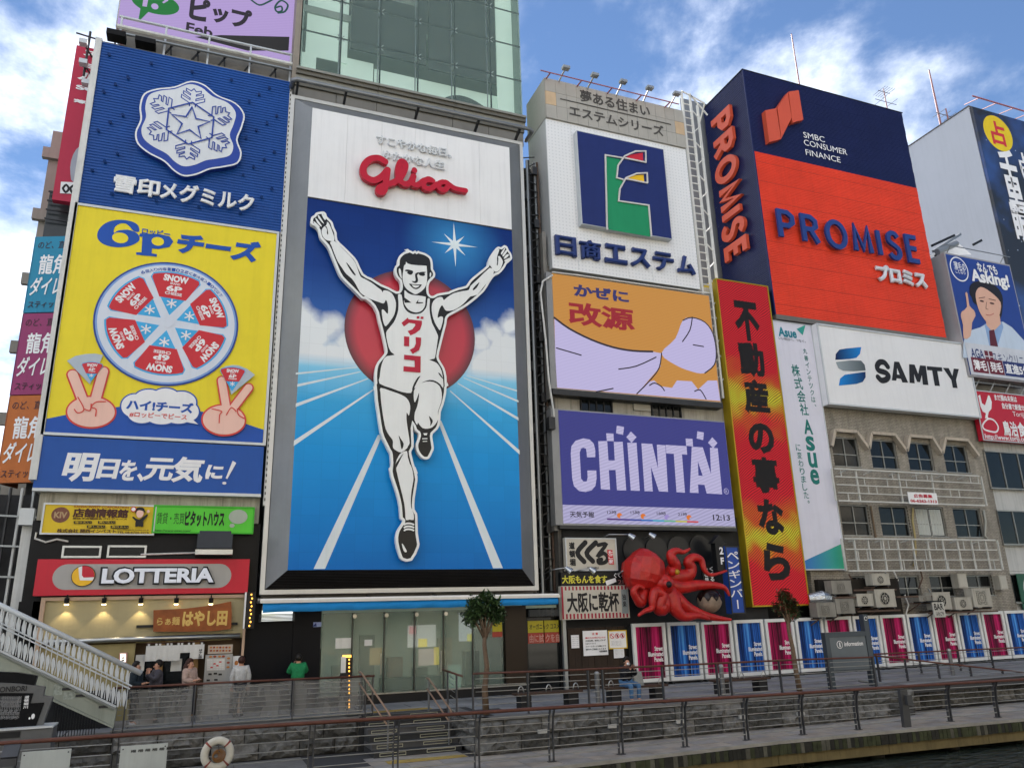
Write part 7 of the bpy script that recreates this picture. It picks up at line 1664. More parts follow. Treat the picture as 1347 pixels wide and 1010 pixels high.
ar.poly('hair_print', [(252, 290), (255, 255), (280, 238), (330, 240), (372, 262), (396, 300), (398, 350), (390, 400), (375, 380), (280, 340), (262, 310)], M('printed_hair', '1E1A1E', .5), sm=3)
ar.poly('face_print', [(278, 290), (300, 262), (345, 285), (388, 330), (385, 380), (370, 415), (350, 428), (325, 415), (300, 380), (285, 340)], SK, sm=3); FE = M('printed_feature', '4A2E2C', .5)
for c, r in (((305, 325), (9, 4)), ((350, 335), (10, 4))): ar.y = 27.555; ar.ell('eye_print', c, r, FE)
ar.y = 27.555; ar.stroke('brow_print', [(292, 312), (318, 308)], .04, FE); ar.stroke('brow_print', [(336, 315), (365, 322)], .04, FE); ar.stroke('nose_print', [(325, 330), (322, 358), (332, 362)], .025, FE); ar.stroke('mouth_print', [(322, 385), (340, 388), (356, 380)], .04, M('printed_lip', 'B0605C', .5), sm=2)
ar.y = 27.56; ar.poly('raised_hand_print', [(232, 290), (242, 292), (250, 345), (270, 365), (277, 390), (262, 420), (255, 480), (225, 490), (222, 430), (213, 395), (216, 372), (240, 350)], SK, sm=2)
ar.y = 27.56; ar.poly('caption_band', [(xc0 + .12, zc0 + .1), (xc1 - .1, zc0 + .1), (xc1 - .1, zc_l2 + .12), (xc0 + .12, zc_l2 + .12)], M('caption_white', 'C7CBD4', .45), raw=True)
MR = M('maroon_print', '6A1F30', .5)
lvl(ar, 'AGA', 256, 553, 314, 560, .55, NAVY, .02); lvl(ar, 'スキンクリニック', 352, 575, 535, 594, .6, NAVY, .0)
for s_, u0, v0, u1, v1, m in (('薄毛', 262, 606, 330, 612, MR), ('発毛', 336, 614, 400, 620, MR), ('直進5分', 403, 624, 520, 634, NAVY)):
 a = Tc(u0, v0); b = Tc(u1, v1); zc = (a[1] + b[1]) / 2; ar.y = 27.55; ar.poly('tag', [(a[0], zc - .42), (b[0], zc - .42), (b[0], zc + .42), (a[0], zc + .42)], m, raw=True); lvl(ar, s_, u0 + 6, v0, u1 - 5, v1, .6, INKW, .03)
c = Tc(330, 545); ar.y = 27.545
for dx, dz in ((-.15, .15), (.2, .15), (-.15, -.2), (.2, -.2)): ar.y = 27.545; ar.poly('cross_square', [(c[0] + dx - .13, c[1] - .3 + dz - .14), (c[0] + dx + .13, c[1] - .3 + dz - .14), (c[0] + dx + .13, c[1] - .3 + dz + .14), (c[0] + dx - .13, c[1] - .3 + dz + .14)], MR, raw=True)
ar.y = 27.575; ar.ell('bubble_ring', (206, 183), (38, 52), INKW); ar.ell('bubble_fill', (206, 183), (34, 47), M('clinic_blue', '')); lvl(ar, '薄毛の', 182, 166, 232, 174, .5, INKW, .01); lvl(ar, 'ことなら', 188, 190, 232, 198, .28, INKW, .01)
lvl(ar, 'なんでも', 284, 174, 372, 188, .6, INKW, .03); lvl(ar, 'Asking!', 258, 218, 425, 243, 1.0, INKW, .04)
o = thing('roof_canopy', (42, 29, zc1), 'small folded white roof canopy with dark tubes behind the clinic billboard', 'canopy')
Tr = ZM(1200, 300, 3.367, 29.0); 
c1 = [Tr(u, v) for u, v in ((110, 108), (205, 30), (262, 118))]
obj('canopy_sheet', MB().add([(c1[0][0], 29.6, c1[0][1]), (c1[1][0], 29.4, c1[1][1]), (c1[2][0], 29.0, c1[2][1]), (c1[0][0], 28.9, c1[0][1] - .2)], [(0, 1, 2), (0, 2, 3)]), WHITE, o)
for p, q in (((75, 85), (172, 40)), ((90, 130), (170, 85)), ((258, 80), (292, 62)), ((80, 110), (200, 35))): A = Tr(*p); B = Tr(*q); obj('tube', MB().bar((A[0], 28.8, A[1]), (B[0], 28.8, B[1]), .14), BLACK if p[0] != 80 else GREYM, o)
obj('tube', MB().tube([(Tr(85, 120)[0], 28.6, Tr(85, 120)[1]), (Tr(168, 82)[0], 28.6, Tr(168, 82)[1])], .18, 10), GREYM, o)
obj('rail', MB().tube([(xc0, 27.5, zc1 + .45), (xc1, 27.5, zc1 + .45)], .03, 6).bar((xc0 + .5, 27.5, zc1 + .45), (xc0 + .5, 27.9, zc1), .04).bar((xc1 - .5, 27.5, zc1 + .45), (xc1 - .5, 27.9, zc1), .04), GREYM, o)

# fortune telling board on the tall white block
wt = thing('tall_white_block', (50, 30, 0), 'tall blank white building with a plain side wall rising behind the billboards at the right', 'building')
xk = P(1275, 140, 30)[0]; zk = P(1275, 140, 30)[1]
obj('block', MB().box(xk, xk + 16, 30.06, 37.5, 0, zk), M('smooth_pale_wall', 'A9ADB6', .5, var=.05, vscale=.3), wt)
obj('roof_edge', MB().box(xk - .04, xk + 16, 30.02, 37.54, zk, zk + .08), M('roof_edge_dark', '55504E', .6), wt)
ft = thing('fortune_billboard', (50, 30, 14), 'dark starry billboard with a red character on a yellow disc and white characters below', 'billboard')
sm2 = bpy.data.materials.new('starry_print'); sm2.use_nodes = True; n = sm2.node_tree.nodes; l = sm2.node_tree.links; b_ = n['Principled BSDF']; b_.inputs['Roughness'].default_value = .45
g = n.new('ShaderNodeNewGeometry'); vo = n.new('ShaderNodeTexVoronoi'); vo.inputs['Scale'].default_value = 1.6; l.new(g.outputs['Position'], vo.inputs['Vector']); lt_ = n.new('ShaderNodeMath'); lt_.operation = 'LESS_THAN'; l.new(vo.outputs['Distance'], lt_.inputs[0]); lt_.inputs[1].default_value = .07
ns = n.new('ShaderNodeTexNoise'); ns.inputs['Scale'].default_value = .35; ns.inputs['Detail'].default_value = 5; l.new(g.outputs['Position'], ns.inputs['Vector']); cr = n.new('ShaderNodeValToRGB'); l.new(ns.outputs[0], cr.inputs[0]); cr.color_ramp.elements[0].position = .45; cr.color_ramp.elements[0].color = lin('1A1E26'); cr.color_ramp.elements[1].position = .72; cr.color_ramp.elements[1].color = lin('2A4C8A')
mx_ = n.new('ShaderNodeMix'); mx_.data_type = 'RGBA'; l.new(lt_.outputs[0], mx_.inputs[0]); l.new(cr.outputs[0], mx_.inputs[6]); mx_.inputs[7].default_value = lin('B9C2D0'); l.new(mx_.outputs[2], b_.inputs['Base Color'])
obj('board', MB().box(xk + .05, xk + 7.4, 29.85, 30.05, 14, zk - .1), sm2, ft)
Tf = ZM(1180, 100, 4.2096, 29.8); ar = Art(ft, 29.849, tf=Tf)
c = Tf(563, 316); rr2 = (abs(Tf(563, 218)[1] - Tf(563, 414)[1])) / 2 * .93
ar.ell('yellow_disc', c, (rr2 * .98, rr2), M('disc_yellow', 'E2C61E', .45), raw=True); ar.text('占', (c[0] - rr2 * .52, c[1] + rr2 * .68), (c[0] + rr2 * .52, c[1] - rr2 * .7), CRED, .03, raw=True)
c2 = Tf(600, 500)[0]
for ch, v in (('千', 512), ('里', 655), ('眼', 800)):
 zc = Tf(620, v)[1]; ar.y = 29.83; ar.text(ch, (c[0] - .75 + .15, zc + 1.5), (c[0] + 1.0, zc - 1.5), INKW, .035, raw=True)
for ch, z_ in (('占', 470), ('い', 540)): zc = Tf(690, z_)[1]; ar.y = 29.83; ar.text(ch, (c[0] + 1.4, zc + .7), (c[0] + 2.6, zc - .7), INKW, .03, raw=True)
zc = Tf(690, 985)[1]; ar.y = 29.83; ar.ell('crystal_ball', (c[0] + 2.3, zc - .9), (1.3, 1.5), M('ball_blue', '7488C0', .4, var=.4), raw=True); ar.y = 29.82; ar.ell('yellow_flower', (c[0] + 1.5, zc - 1.8), (.45, .4), M('disc_yellow', ''), raw=True)
PR_ = thing('roof_lamp_rail', (50, 29, zk), 'reddish steel outrigger rail over the top of the starry billboard', 'rail')
Ta = ZM(1180, 100, 4.2096, 28.6); A = Ta(418, 112); B = Ta(703, 195); zc = (A[1] + B[1]) / 2
obj('rail', MB().tube([(A[0], 28.6, zc), (B[0] + 2, 28.6, zc)], .05, 6), PK, PR_)
for k in range(5): x = A[0] + .6 + 1.6 * k; obj('outrigger', MB().bar((x, 28.6, zc), (x + .4, 29.9, zk - .1), .05), PK, PR_)
d_ = ROT @ _ray(1240, 155); 
q = at(1222, 92, Y=33); x_ = xk + .5; q = [(lambda d: (EYE * 0 + d[1] * (x_ / d[0]), EYE + d[2] * (x_ / d[0])))(ROT @ _ray(1222 + 14.5, 160)), (lambda d: (d[1] * (x_ / d[0]), EYE + d[2] * (x_ / d[0])))(ROT @ _ray(1222, 92))]
antenna(x_, q[0][0], zk, q[1][1], 'tall red and white whip antenna on the edge of the tall white block', .05)
q = (lambda d: (d[1] * (x_ / d[0]), EYE + d[2] * (x_ / d[0])))(ROT @ _ray(1244, 143)); antenna(x_, q[0], zk, q[1], 'short antenna with crossbars beside the whip on the tall white block', .04, ((.6, 1.1, 4), (1.4, .5, 3)))
# low wall of the small building left of the tan one, foot of the red screen
# ------------------------------------------------------------------ octopus and its restaurant signs
YO = 26.9
To = ZM(720, 690, 4.39, YO)
oc = thing('octopus_sculpture', (17.2, 27.2, 3), 'giant glossy red octopus sculpture with curling arms climbing on the dark wall', 'sculpture')
OCR = M('octopus_red', 'AE201C', .38, var=.35, vscale=3.5, bump=.5, bscale=5, spec=.35)
def blob(c, r, name, mat, parent, rot=0, nu=20, nv=14, fx=None):
 vs = []; fs = []
 for j in range(nv + 1):
  th = math.pi * j / nv
  for i in range(nu):
   ph = 2 * math.pi * i / nu; x, y, z = math.sin(th) * math.cos(ph), math.sin(th) * math.sin(ph), math.cos(th)
   if fx: x, y, z = fx(x, y, z)
   x *= r[0]; y *= r[1]; z *= r[2]; x, z = x * math.cos(rot) - z * math.sin(rot), x * math.sin(rot) + z * math.cos(rot)
   vs.append((c[0] + x, c[1] + y, c[2] + z))
 for j in range(nv):
  for i in range(nu): fs.append((j * nu + i, (j + 1) * nu + i, (j + 1) * nu + (i + 1) % nu, j * nu + (i + 1) % nu))
 return obj(name, MB().add(vs, fs), mat, parent, smooth=True)
hc = To(585, 265); sc4 = abs(To(685, 265)[0] - hc[0]) / 100
def lump(x, y, z):
 k = 1 + .05 * math.sin(4 * x + 3 * z) + .04 * math.sin(6 * z + 2 * y); return x * k, y * k, z * k
blob((hc[0], YO + .35, hc[1]), (112 * sc4, .85, 112 * sc4), 'head', OCR, oc, rot=-.25, nu=14, nv=9, fx=lump).data.shade_flat()
q = To(660, 340); blob((q[0], YO + .15, q[1]), (70 * sc4, .7, 55 * sc4), 'face', OCR, oc, rot=-.6, fx=lump)
def arm(pts, r0, r1, dep=0.0):
 P_ = []; n = len(pts)
 for i, p in enumerate(pts):
  q = To(p[0], p[1]); y = YO + (p[2] if len(p) > 2 else 0) + dep; P_.append((q[0], y, q[1]))
 sp_ = []
 for i in range(n - 1):
  p0, p1, p2, p3 = P_[max(i - 1, 0)], P_[i], P_[i + 1], P_[min(i + 2, n - 1)]
  for k in range(6):
   t = k / 6; sp_.append(tuple(.5 * (2 * b + (c - a) * t + (2 * a - 5 * b + 4 * c - d) * t * t + (3 * b - a - 3 * c + d) * t ** 3) for a, b, c, d in zip(p0, p1, p2, p3)))
 sp_.append(P_[-1]); m = len(sp_)
 a = obj('arm', MB().tube(sp_, [(r0 + (r1 - r0) * (i / (m - 1)) ** 1.1) * sc4 for i in range(m)], 12), OCR, oc, smooth=True)
 mb = MB()
 for i in range(m // 3, m - 1, 1):
  p = Vector(sp_[i]); r = (r0 + (r1 - r0) * (i / (m - 1)) ** .8) * sc4; s_ = r * .2
  d = (Vector(sp_[i + 1]) - Vector(sp_[i])).normalized(); up = Vector((d.z, 0, -d.x)); c = p + up * r * .8 + Vector((0, -r * .55, 0))
  mb.tube([c, c + up * s_ * .5 + Vector((0, -s_ * .5, 0))], [s_, s_ * .6], 6)
 obj('suckers', mb, M('sucker_pale', 'B58A7A', .4), a)
arm([(690, 300, .4), (720, 285, .2), (735, 240, 0), (715, 205, -.1), (705, 170, -.1), (735, 152, -.15), (770, 160, -.2), (800, 142, -.3)], 42, 5)
arm([(700, 310, .3), (760, 300, .1), (812, 290, 0), (825, 250, -.05), (805, 215, -.1), (830, 190, -.15), (870, 205, -.2), (885, 260, -.25), (920, 292, -.3), (1002, 268, -.4)], 40, 5)
arm([(690, 330, .2), (760, 360, 0), (850, 350, -.1), (930, 350, -.2), (995, 365, -.3), (1020, 412, -.35)], 40, 5)
arm([(700, 360, .2), (740, 420, 0), (800, 480, -.1), (880, 520, -.2), (960, 540, -.3), (1030, 548, -.35)], 44, 6)
arm([(690, 370, .1), (712, 430, -.1), (725, 490, -.2), (770, 530, -.25), (840, 525, -.3), (905, 545, -.35)], 50, 6)
arm([(660, 360, .2), (660, 430, -.05), (650, 480, -.15), (625, 470, -.2), (640, 410, -.25), (600, 385, -.3), (580, 430, -.35), (575, 480, -.35), (530, 500, -.4), (490, 525, -.45)], 46, 6)
arm([(600, 360, .3), (560, 400, .1), (540, 450, 0), (510, 420, -.05), (490, 385, -.1), (515, 355, -.15), (545, 370, -.2)], 34, 6)
for (u, v), r in (((692, 275), 22), ((655, 345), 26)):
 c = To(u, v); e1 = blob((c[0], YO - .4, c[1]), (r * sc4,) * 3, 'eye_bulge', OCR, oc, nu=14, nv=10)
 c2 = (c[0] + (.1 if u > 670 else .0), YO - .4 - r * sc4 * .8, c[1]); 
 blob((c2[0], YO - .46 - r * sc4 * .55, c2[2] - .02), (r * sc4 * .6, r * sc4 * .6, r * sc4 * .6), 'pupil', M('eye_yellow', 'A8801E', .3) if u > 670 else BLACK, oc, nu=12, nv=8)
# food ball
c = To(935, 437)
fb = thing('dumpling_ball', (c[0], 27.3, c[1] - .8), 'big round dumpling ball with dark sauce dripping over it, held by the octopus', 'sculpture')
rb_ = 62 * sc4; blob((c[0], 26.9, c[1]), (rb_,) * 3, 'ball', M('dumpling_tan', '8C7A6A', .7, var=.3, vscale=6, bump=.3), fb)
def saucef(x, y, z): return x * 1.03, y * 1.03, max(z, .18 + .35 * math.sin(9 * math.atan2(y, x)) * .6 - .05) * 1.03
blob((c[0], 26.9, c[1]), (rb_,) * 3, 'sauce', M('sauce_dark', '1E1210', .15, var=.1), fb, nu=44, nv=20, fx=saucef)
obj('stick', MB().tube([(c[0], 26.9, c[1] - rb_), (c[0], 26.9, c[1] - rb_ - .3), (c[0], 28.4, c[1] - rb_ - .3)], .04, 6), GREYM, fb)
# round dark wall discs
for i, (u, v) in enumerate(((500, 148), (630, 148), (758, 146), (883, 140))):
 t = ZM(720, 690, 4.39, 28.3); c = t(u, v); r = abs(t(u + 62, v)[0] - c[0]); o = thing('wall_disc', (c[0], 28.35, c[1] - r), 'large round dark wall disc behind the octopus, ' + ('first from the left', 'second from the left, above the head', 'third from the left', 'rightmost near the 2F sign')[i], 'wall disc', 'round discs on the charcoal wall')
 Art(o, 28.33).ell('disc', c, (r, r * 1.08), M('disc_charcoal', '1C1D20', .3, var=.1), raw=True, t=.05)
# lamps
for i, (p, q) in enumerate((((400, 62), (505, 70)), ((668, 62), (625, 65)), ((460, 290), (503, 255)), ((75, 268), (140, 262)), ((225, 272), (280, 265)))):
 Yl = 27.2; a = To(*p); b = To(*q); o = thing('gooseneck_lamp', (a[0], 28.3, a[1]), 'small silver gooseneck lamp ' + ('at the top left of the octopus', 'above the octopus head, pointing left', 'in front of the octopus head', 'at the left corner over the yellow lettered sign', 'over the middle of the yellow lettered sign')[i], 'lamp')
 obj('arm', MB().tube([(a[0], 28.35, a[1]), (a[0], Yl + .3, a[1] + .1), (b[0], Yl, b[1] + .12)], .025, 6), STEEL, o, smooth=True); obj('lamp_head', MB().tube([(b[0] - .1, Yl, b[1] + .12), (b[0] + .08, Yl - .1, b[1] - .04)], [.07, .13], 10), M('lamp_silver', 'B9BBBD', .25, .8), o)
# signs left of the octopus
Tg = ZM(720, 690, 4.39, 27.7)
def wall_board(tl, tr, br, bl, Y, th, mat, name, label, cat='signboard'):
 t = ZM(720, 690, 4.39, Y); q = [t(*p) for p in (tl, tr, br, bl)]; x0 = (q[0][0] + q[3][0]) / 2; x1 = (q[1][0] + q[2][0]) / 2; z1 = (q[0][1] + q[1][1]) / 2; z0 = (q[2][1] + q[3][1]) / 2
 o = thing(name, ((x0 + x1) / 2, Y, z0), label, cat); obj('board', MB().box(x0, x1, Y, Y + th, z0, z1), mat, o)
 a = Art(o, Y - .001, tf=rectmap(tl, tr, br, bl, x0, x1, z0, z1)); return o, a, (x0, x1, z0, z1)
PAPER = M('sign_cream_white', 'BDB8AC', .5, var=.05)
o, ar, r_ = wall_board((103, 72), (398, 80), (404, 266), (106, 266), 27.8, .2, PAPER, 'restaurant_sign', 'cream square signboard with thick black brush characters at the left of the octopus')
frame_bars('frame', r_[0] + .05, r_[1] - .05, r_[2] + .05, r_[3] - .05, 27.77, 27.799, .05, LG, o)
for q in ([(222, 102), (175, 160), (212, 212)], [(282, 104), (228, 162), (262, 210)]): ar.stroke('brush_stroke', q, .2, INKB, sm=4)
ar.stroke('brush_stroke', [(295, 118), (340, 115), (292, 178), (325, 165), (346, 188), (335, 215), (300, 222), (292, 205), (312, 200)], .15, INKB, sm=4)
ar.col('道頓堀', (125, 95), (162, 240), INKB, .04); ar.poly('red_stamp', [(345, 145), (375, 148), (382, 230), (352, 228)], CRED); ar.col('たこ家', (350, 150), (378, 226), INKW, .03); ar.text('KUKURU', (228, 242), (292, 255), INKB, .02)
o, ar, r_ = wall_board((78, 270), (462, 275), (465, 348), (78, 350), 27.75, .25, BLACK, 'black_strip_sign', 'black strip sign with yellow lettering directly above the red striped sign')
ar.text('大阪もんを食す', (84, 288), (350, 338), M('yellow_letter', 'D8D04A', .5), .03); ar.text('くくる', (388, 280), (448, 308), INKW, .04); ar.text('2F', (408, 320), (452, 343), M('dull_pink', '9A6A68', .5), .0); ar.poly('white_tag', [(338, 325), (395, 308), (400, 330), (345, 352)], INKW)
o, ar, r_ = wall_board((78, 352), (468, 350), (474, 540), (88, 545), 27.72, .26, PAPER, 'striped_sign', 'white sign with red stripes along its top and bottom and large black characters')
x0, x1, z0, z1 = r_; SR = M('stripe_red', '9E2338', .5); zh = (z1 - z0)
for k in range(19):
 xa = x0 + (x1 - x0) * k / 19; ar.y = 27.719
 ar.poly('stripe', [(xa, z0 + .02), (xa + (x1 - x0) / 40, z0 + .02), (xa + (x1 - x0) / 40, z1 - .02), (xa, z1 - .02)], SR, raw=True)
ar.y = 27.71; ar.poly('white_panel_print', [(x0 + .12, z0 + zh * .17), (x1 - .1, z0 + zh * .17), (x1 - .1, z1 - zh * .13), (x0 + .12, z1 - zh * .13)], PAPER, raw=True)
ar.text('大阪に乾杯', (108, 390), (415, 505), INKB, .035); ar.poly('grey_tab', [(425, 375), (462, 375), (466, 515), (428, 515)], M('grey_tab', '8E9796', .5)); ar.col('独楽', (430, 400), (455, 480), DARKM, .02)
# 2F sign and bar sign
o, ar, r_ = wall_board((968, 105), (1020, 108), (1038, 268), (985, 262), 27.4, .3, BLACK, 'second_floor_sign', 'black house shaped blade sign reading 2F in white'); ar.text('2', (990, 128), (1018, 172), INKW, .04); ar.text('F', (998, 188), (1022, 230), INKW, .04)
obj('gable', MB().prism([(r_[0] - .15, r_[3]), (r_[1] + .15, r_[3]), ((r_[0] + r_[1]) / 2, r_[3] + .35)], 27.4, 27.7), BLACK, o)
o, ar, r_ = wall_board((1028, 120), (1100, 128), (1145, 512), (1062, 512), 27.3, .35, M('bar_sign_blue', '24489A', .45, var=.08), 'penguin_bar_sign', 'blue vertical sign with white katakana right of the octopus'); frame_bars('frame', r_[0] + .04, r_[1] - .04, r_[2] + .04, r_[3] - .04, 27.27, 27.299, .04, DARKM, o)
h_ = (r_[3] - r_[2]); xm = (r_[0] + r_[1]) / 2
for k, ch in enumerate('ペンギンバ'): ar.y = 27.29; z1 = r_[3] - h_ * (.08 + .14 * k); ar.text(ch, (xm - .3, z1), (xm + .3, z1 - h_ * .12), INKW, .01, raw=True)
ar.y = 27.29; ar.poly('long_mark', [(xm - .03, r_[3] - h_ * .8), (xm + .03, r_[3] - h_ * .8), (xm + .03, r_[3] - h_ * .93), (xm - .03, r_[3] - h_ * .93)], INKW, raw=True)
o, ar, r_ = wall_board((895, 225), (968, 230), (972, 345), (900, 340), 27.9, .1, BLACK, 'small_black_menu', 'small black board with white brush writing behind the octopus arms'); ar.col('たこ焼', (905, 240), (930, 330), INKW, .02); ar.col('くくる', (936, 240), (962, 330), INKW, .02)
# dark timber wall with notices below
tw_ = thing('timber_wall_panel', (15, 28, 0), 'dark brown timber wall panelling carrying white notices beside the illuminated panels', 'wall panel')
t = ZM(730, 820, 9.185, 28.0)
xa, xb = t(185, 500)[0], t(880, 500)[0]; zt = t(500, 45)[1]
for k in range(9):
 x0 = xa + (xb - xa) * k / 9; x1 = xa + (xb - xa) * (k + 1) / 9
 obj('timber_board', MB().box(x0 + .006, x1 - .006, 28.1 + .01 * (k % 2), 28.3, 0, zt), M('dark_timber', '332820', .7, var=.3, vscale=2, streak=.3), tw_)
obj('steel_post', MB().box(t(100, 300)[0], t(140, 300)[0], 27.95, 28.1, 0, 3.2), GREYM, tw_)
for q, nm, lab, kind in (((340, 88, 650, 375), 'warning_notice', 'large white warning notice with red and black lines of writing', 'big'), ((645, 85, 880, 295), 'prohibition_notice', 'yellow framed notice with three red prohibition rings', 'ring'), ((715, 302, 845, 410), 'paper_notice', 'small blank looking white paper under the yellow framed notice', ''), ((200, 138, 300, 292), 'paper_notice', 'narrow white paper at the left of the timber wall', '')):
 a = t(q[0], q[1]); b = t(q[2], q[3]); o = thing(nm, ((a[0] + b[0]) / 2, 28.08, b[1]), lab, 'notice'); obj('sheet', MB().box(a[0], b[0], 28.03, 28.06, b[1], a[1]), INKW, o); ar = Art(o, 28.029)
 w_, h_ = b[0] - a[0], a[1] - b[1]
 if kind == 'big':
  ar.text('注 意', (a[0] + w_ * .36, a[1] - h_ * .08), (a[0] + w_ * .62, a[1] - h_ * .18), CRED, .03, raw=True)
  for k, s_ in enumerate(('橋からの飛び込みは', '大変危険。絶対に行わず', 'とんぼりリバーウォーク', 'スケートボードは禁止です', '通行のご迷惑となります')): z = a[1] - h_ * (.25 + .115 * k); ar.y = 28.02; ar.text(s_, (a[0] + w_ * .08, z), (a[0] + w_ * (.92 if k != 2 else .5), z - h_ * .07), CRED if k == 0 else INKB, .02, raw=True)
  ar.text('大阪市建設局', (a[0] + w_ * .62, b[1] + h_ * .2), (a[0] + w_ * .95, b[1] + h_ * .12), INKB, .03, raw=True)
 elif kind == 'ring':
  frame_bars('frame', a[0] + .03, b[0] - .03, b[1] + .03, a[1] - .03, 28.015, 28.029, .035, YEL2, o)
  for k in range(3):
   c = (a[0] + w_ * (.2 + .28 * k), a[1] - h_ * .3); r = w_ * .12; ar.y = 28.02; ar.ell('ring', c, (r, r), CRED, raw=True, seg=24); ar.ell('ring_inside', c, (r * .78, r * .78), INKW, raw=True, seg=24)
   if k: ar.ell('pictogram', c, (r * .35, r * .6), INKB, raw=True, seg=12)
   ar.stroke('slash', [(c[0] - r * .6, c[1] + r * .6), (c[0] + r * .6, c[1] - r * .6)], .03, CRED, raw=True)
  for k in range(4): z = a[1] - h_ * (.58 + .07 * k); ar.y = 28.02; ar.text('安全のためご協力ください', (a[0] + w_ * .12, z), (a[0] + w_ * .7, z - h_ * .035), INKB, .0, raw=True)
 else:
  for k in range(5): z = a[1] - h_ * (.15 + .15 * k); ar.y = 28.02; ar.text('お知らせ ご案内', (a[0] + w_ * .1, z), (a[0] + w_ * .9, z - h_ * .06), M('faint_ink', '8A8A8E', .6), .0, raw=True)

# ------------------------------------------------------------------ illuminated panels in a row
def curtain_mat(name, cols, seed):
 m = bpy.data.materials.new(name); m.use_nodes = True; n = m.node_tree.nodes; l = m.node_tree.links; b = n['Principled BSDF']; b.inputs['Roughness'].default_value = .45; b.inputs['Specular IOR Level'].default_value = .1
 tcn = n.new('ShaderNodeTexCoord'); mp = n.new('ShaderNodeMapping'); mp.inputs['Scale'].default_value = (1, 0, .02); mp.inputs['Location'].default_value = (seed, 0, 0); l.new(tcn.outputs['Object'], mp.inputs[0])
 ns = n.new('ShaderNodeTexNoise'); ns.inputs['Scale'].default_value = 4.5; ns.inputs['Detail'].default_value = 6; ns.inputs['Roughness'].default_value = .7; l.new(mp.outputs[0], ns.inputs['Vector'])
 cr = n.new('ShaderNodeValToRGB'); l.new(ns.outputs[0], cr.inputs[0]); e = cr.color_ramp.elements; e[0].position = .40; e[0].color = lin(cols[0]); e[1].position = .60; e[1].color = lin(cols[3])
 q = e.new(.47); q.color = lin(cols[1]); q = e.new(.52); q.color = lin(cols[2]); l.new(cr.outputs[0], b.inputs['Base Color']); return m
MGT = curtain_mat('magenta_curtain_print', ('1E0812', '5A1030', '981248', 'B82464'), 0); CBT = curtain_mat('blue_curtain_print', ('0B1428', '15346E', '2258AC', '4E92D6'), .37)
PF = M('panel_frame_white', 'D4D5D3', .4, .0, var=.08)
xs_ = [828, 873, 917.6, 960, 1001, 1041, 1080, 1117.6, 1153, 1189, 1224, 1256.5, 1287.7, 1319]
YB = 28.0
px0 = P(828, 822, YB)[0]; pxl = P(1319, 815, YB)[0]; stp_ = (pxl - px0) / 13
def make_panel(x0, mat, label):
 t = thing('illuminated_panel', (x0 + stp_ / 2, YB, 0), label, 'display panel', 'row of street display panels')
 xa, xb, z0, z1 = x0 + .06, x0 + stp_ - .04, .12, 2.3
 w = .13
 for nm, b_ in (('frame_top', (xa, xb, z1 - w, z1)), ('frame_foot', (xa, xb, z0, z0 + w)), ('frame_side', (xa, xa + w, z0 + w + .001, z1 - w - .001)), ('frame_side', (xb - w, xb, z0 + w + .001, z1 - w - .001))): obj(nm, MB().box(b_[0], b_[1], YB - .12, YB, b_[2], b_[3]), PF, t)
 obj('printed_sheet', MB().box(xa + w, xb - w, YB - .05, YB - .03, z0 + w, z1 - w), mat, t)
 obj('foot', MB().box(xa + .05, xa + .15, YB - .1, YB + .3, 0, z0).box(xb - .15, xb - .05, YB - .1, YB + .3, 0, z0), DARKM, t)
 a = Art(t, YB - .051); x = xb - w - .02
 for k, s_ in enumerate(('Street', 'Illuminated', 'Panels.')): z = 1.42 - .2 * k; a.y = YB - .051; a.text(s_, (x - (.38, .68, .42)[k], z), (x, z - .17), INKW, .03, raw=True)
 return t
p0 = make_panel(px0, MGT, 'magenta display panel at the left end of the row, nearest the sitting person'); p1 = make_panel(px0 + stp_, CBT, 'blue display panel second from the left end, under the octopus')
ordn = ['first', 'second', 'third under the octopus food ball', 'fourth under the blue bar sign', 'fifth below the red vertical screen', 'sixth, right of the small tree', 'seventh behind the information board', 'eighth, behind the tall information post,', 'ninth', 'tenth', 'eleventh, under the small BAR sign', 'twelfth', 'thirteenth', 'fourteenth, cut by the right edge of the photo']
for i in range(2, 16):
 src = p0 if i % 2 == 0 else p1
 nm = ordn[i] if i < 14 else None
 if i >= 14: continue
 copy_tree(src, None, loc=(px0 + stp_ * (i + .5), YB, 0), label=('magenta' if i % 2 == 0 else 'blue') + ' display panel, ' + nm + (' from the left of the row' if i < 13 else ''))
o = thing('panel_back_fence', (27, 28.1, 0), 'dark low boarding standing directly behind the row of display panels', 'hoarding'); obj('board', MB().box(px0, 45, 28.16, 28.2, 0, 2.2), DARKM, o)

# ------------------------------------------------------------------ benches, bollards, board, trees
BW = M('bench_dark_wood', '46362D', .6, var=.3, vscale=6)
def bench(x, y, label, L_=2.0):
 t = thing('bench', (x, y, 0), label, 'bench', 'benches on the promenade')
 for k in range(4): obj('seat_slat', MB().box(x - L_ / 2, x + L_ / 2, y - .24 + .12 * k, y - .24 + .12 * k + .105, .40, .46), BW, t)
 for s_ in (-1, 1): obj('leg', MB().box(x + s_ * L_ * .36 - .17, x + s_ * L_ * .36 + .17, y - .2, y + .2, 0, .399), M('bench_leg_dark', '222224', .6), t)
 for s_ in (-.42, 0, .42): obj('armrest', MB().tube([(x + s_ * L_ + .09 * math.cos(a) * 1.0, y - .1, .46 + .2 * math.sin(a)) for a in [math.pi * k / 8 for k in range(9)]], .02, 6), STEEL, t, smooth=True)
 return t
q = at(722, 925, z=0); b0 = bench(at(722, 912, Y=23.4).x, 23.5, 'bench left of the bollard, opposite the dark window of the glass shop', 2.2)
for px, lab in ((838, 'bench with the masked person sitting on it'), (978, 'empty bench in front of the third and fourth display panels'),):
 copy_tree(b0, None, loc=(at(px, 912, Y=23.4).x, 23.5, 0), label=lab)
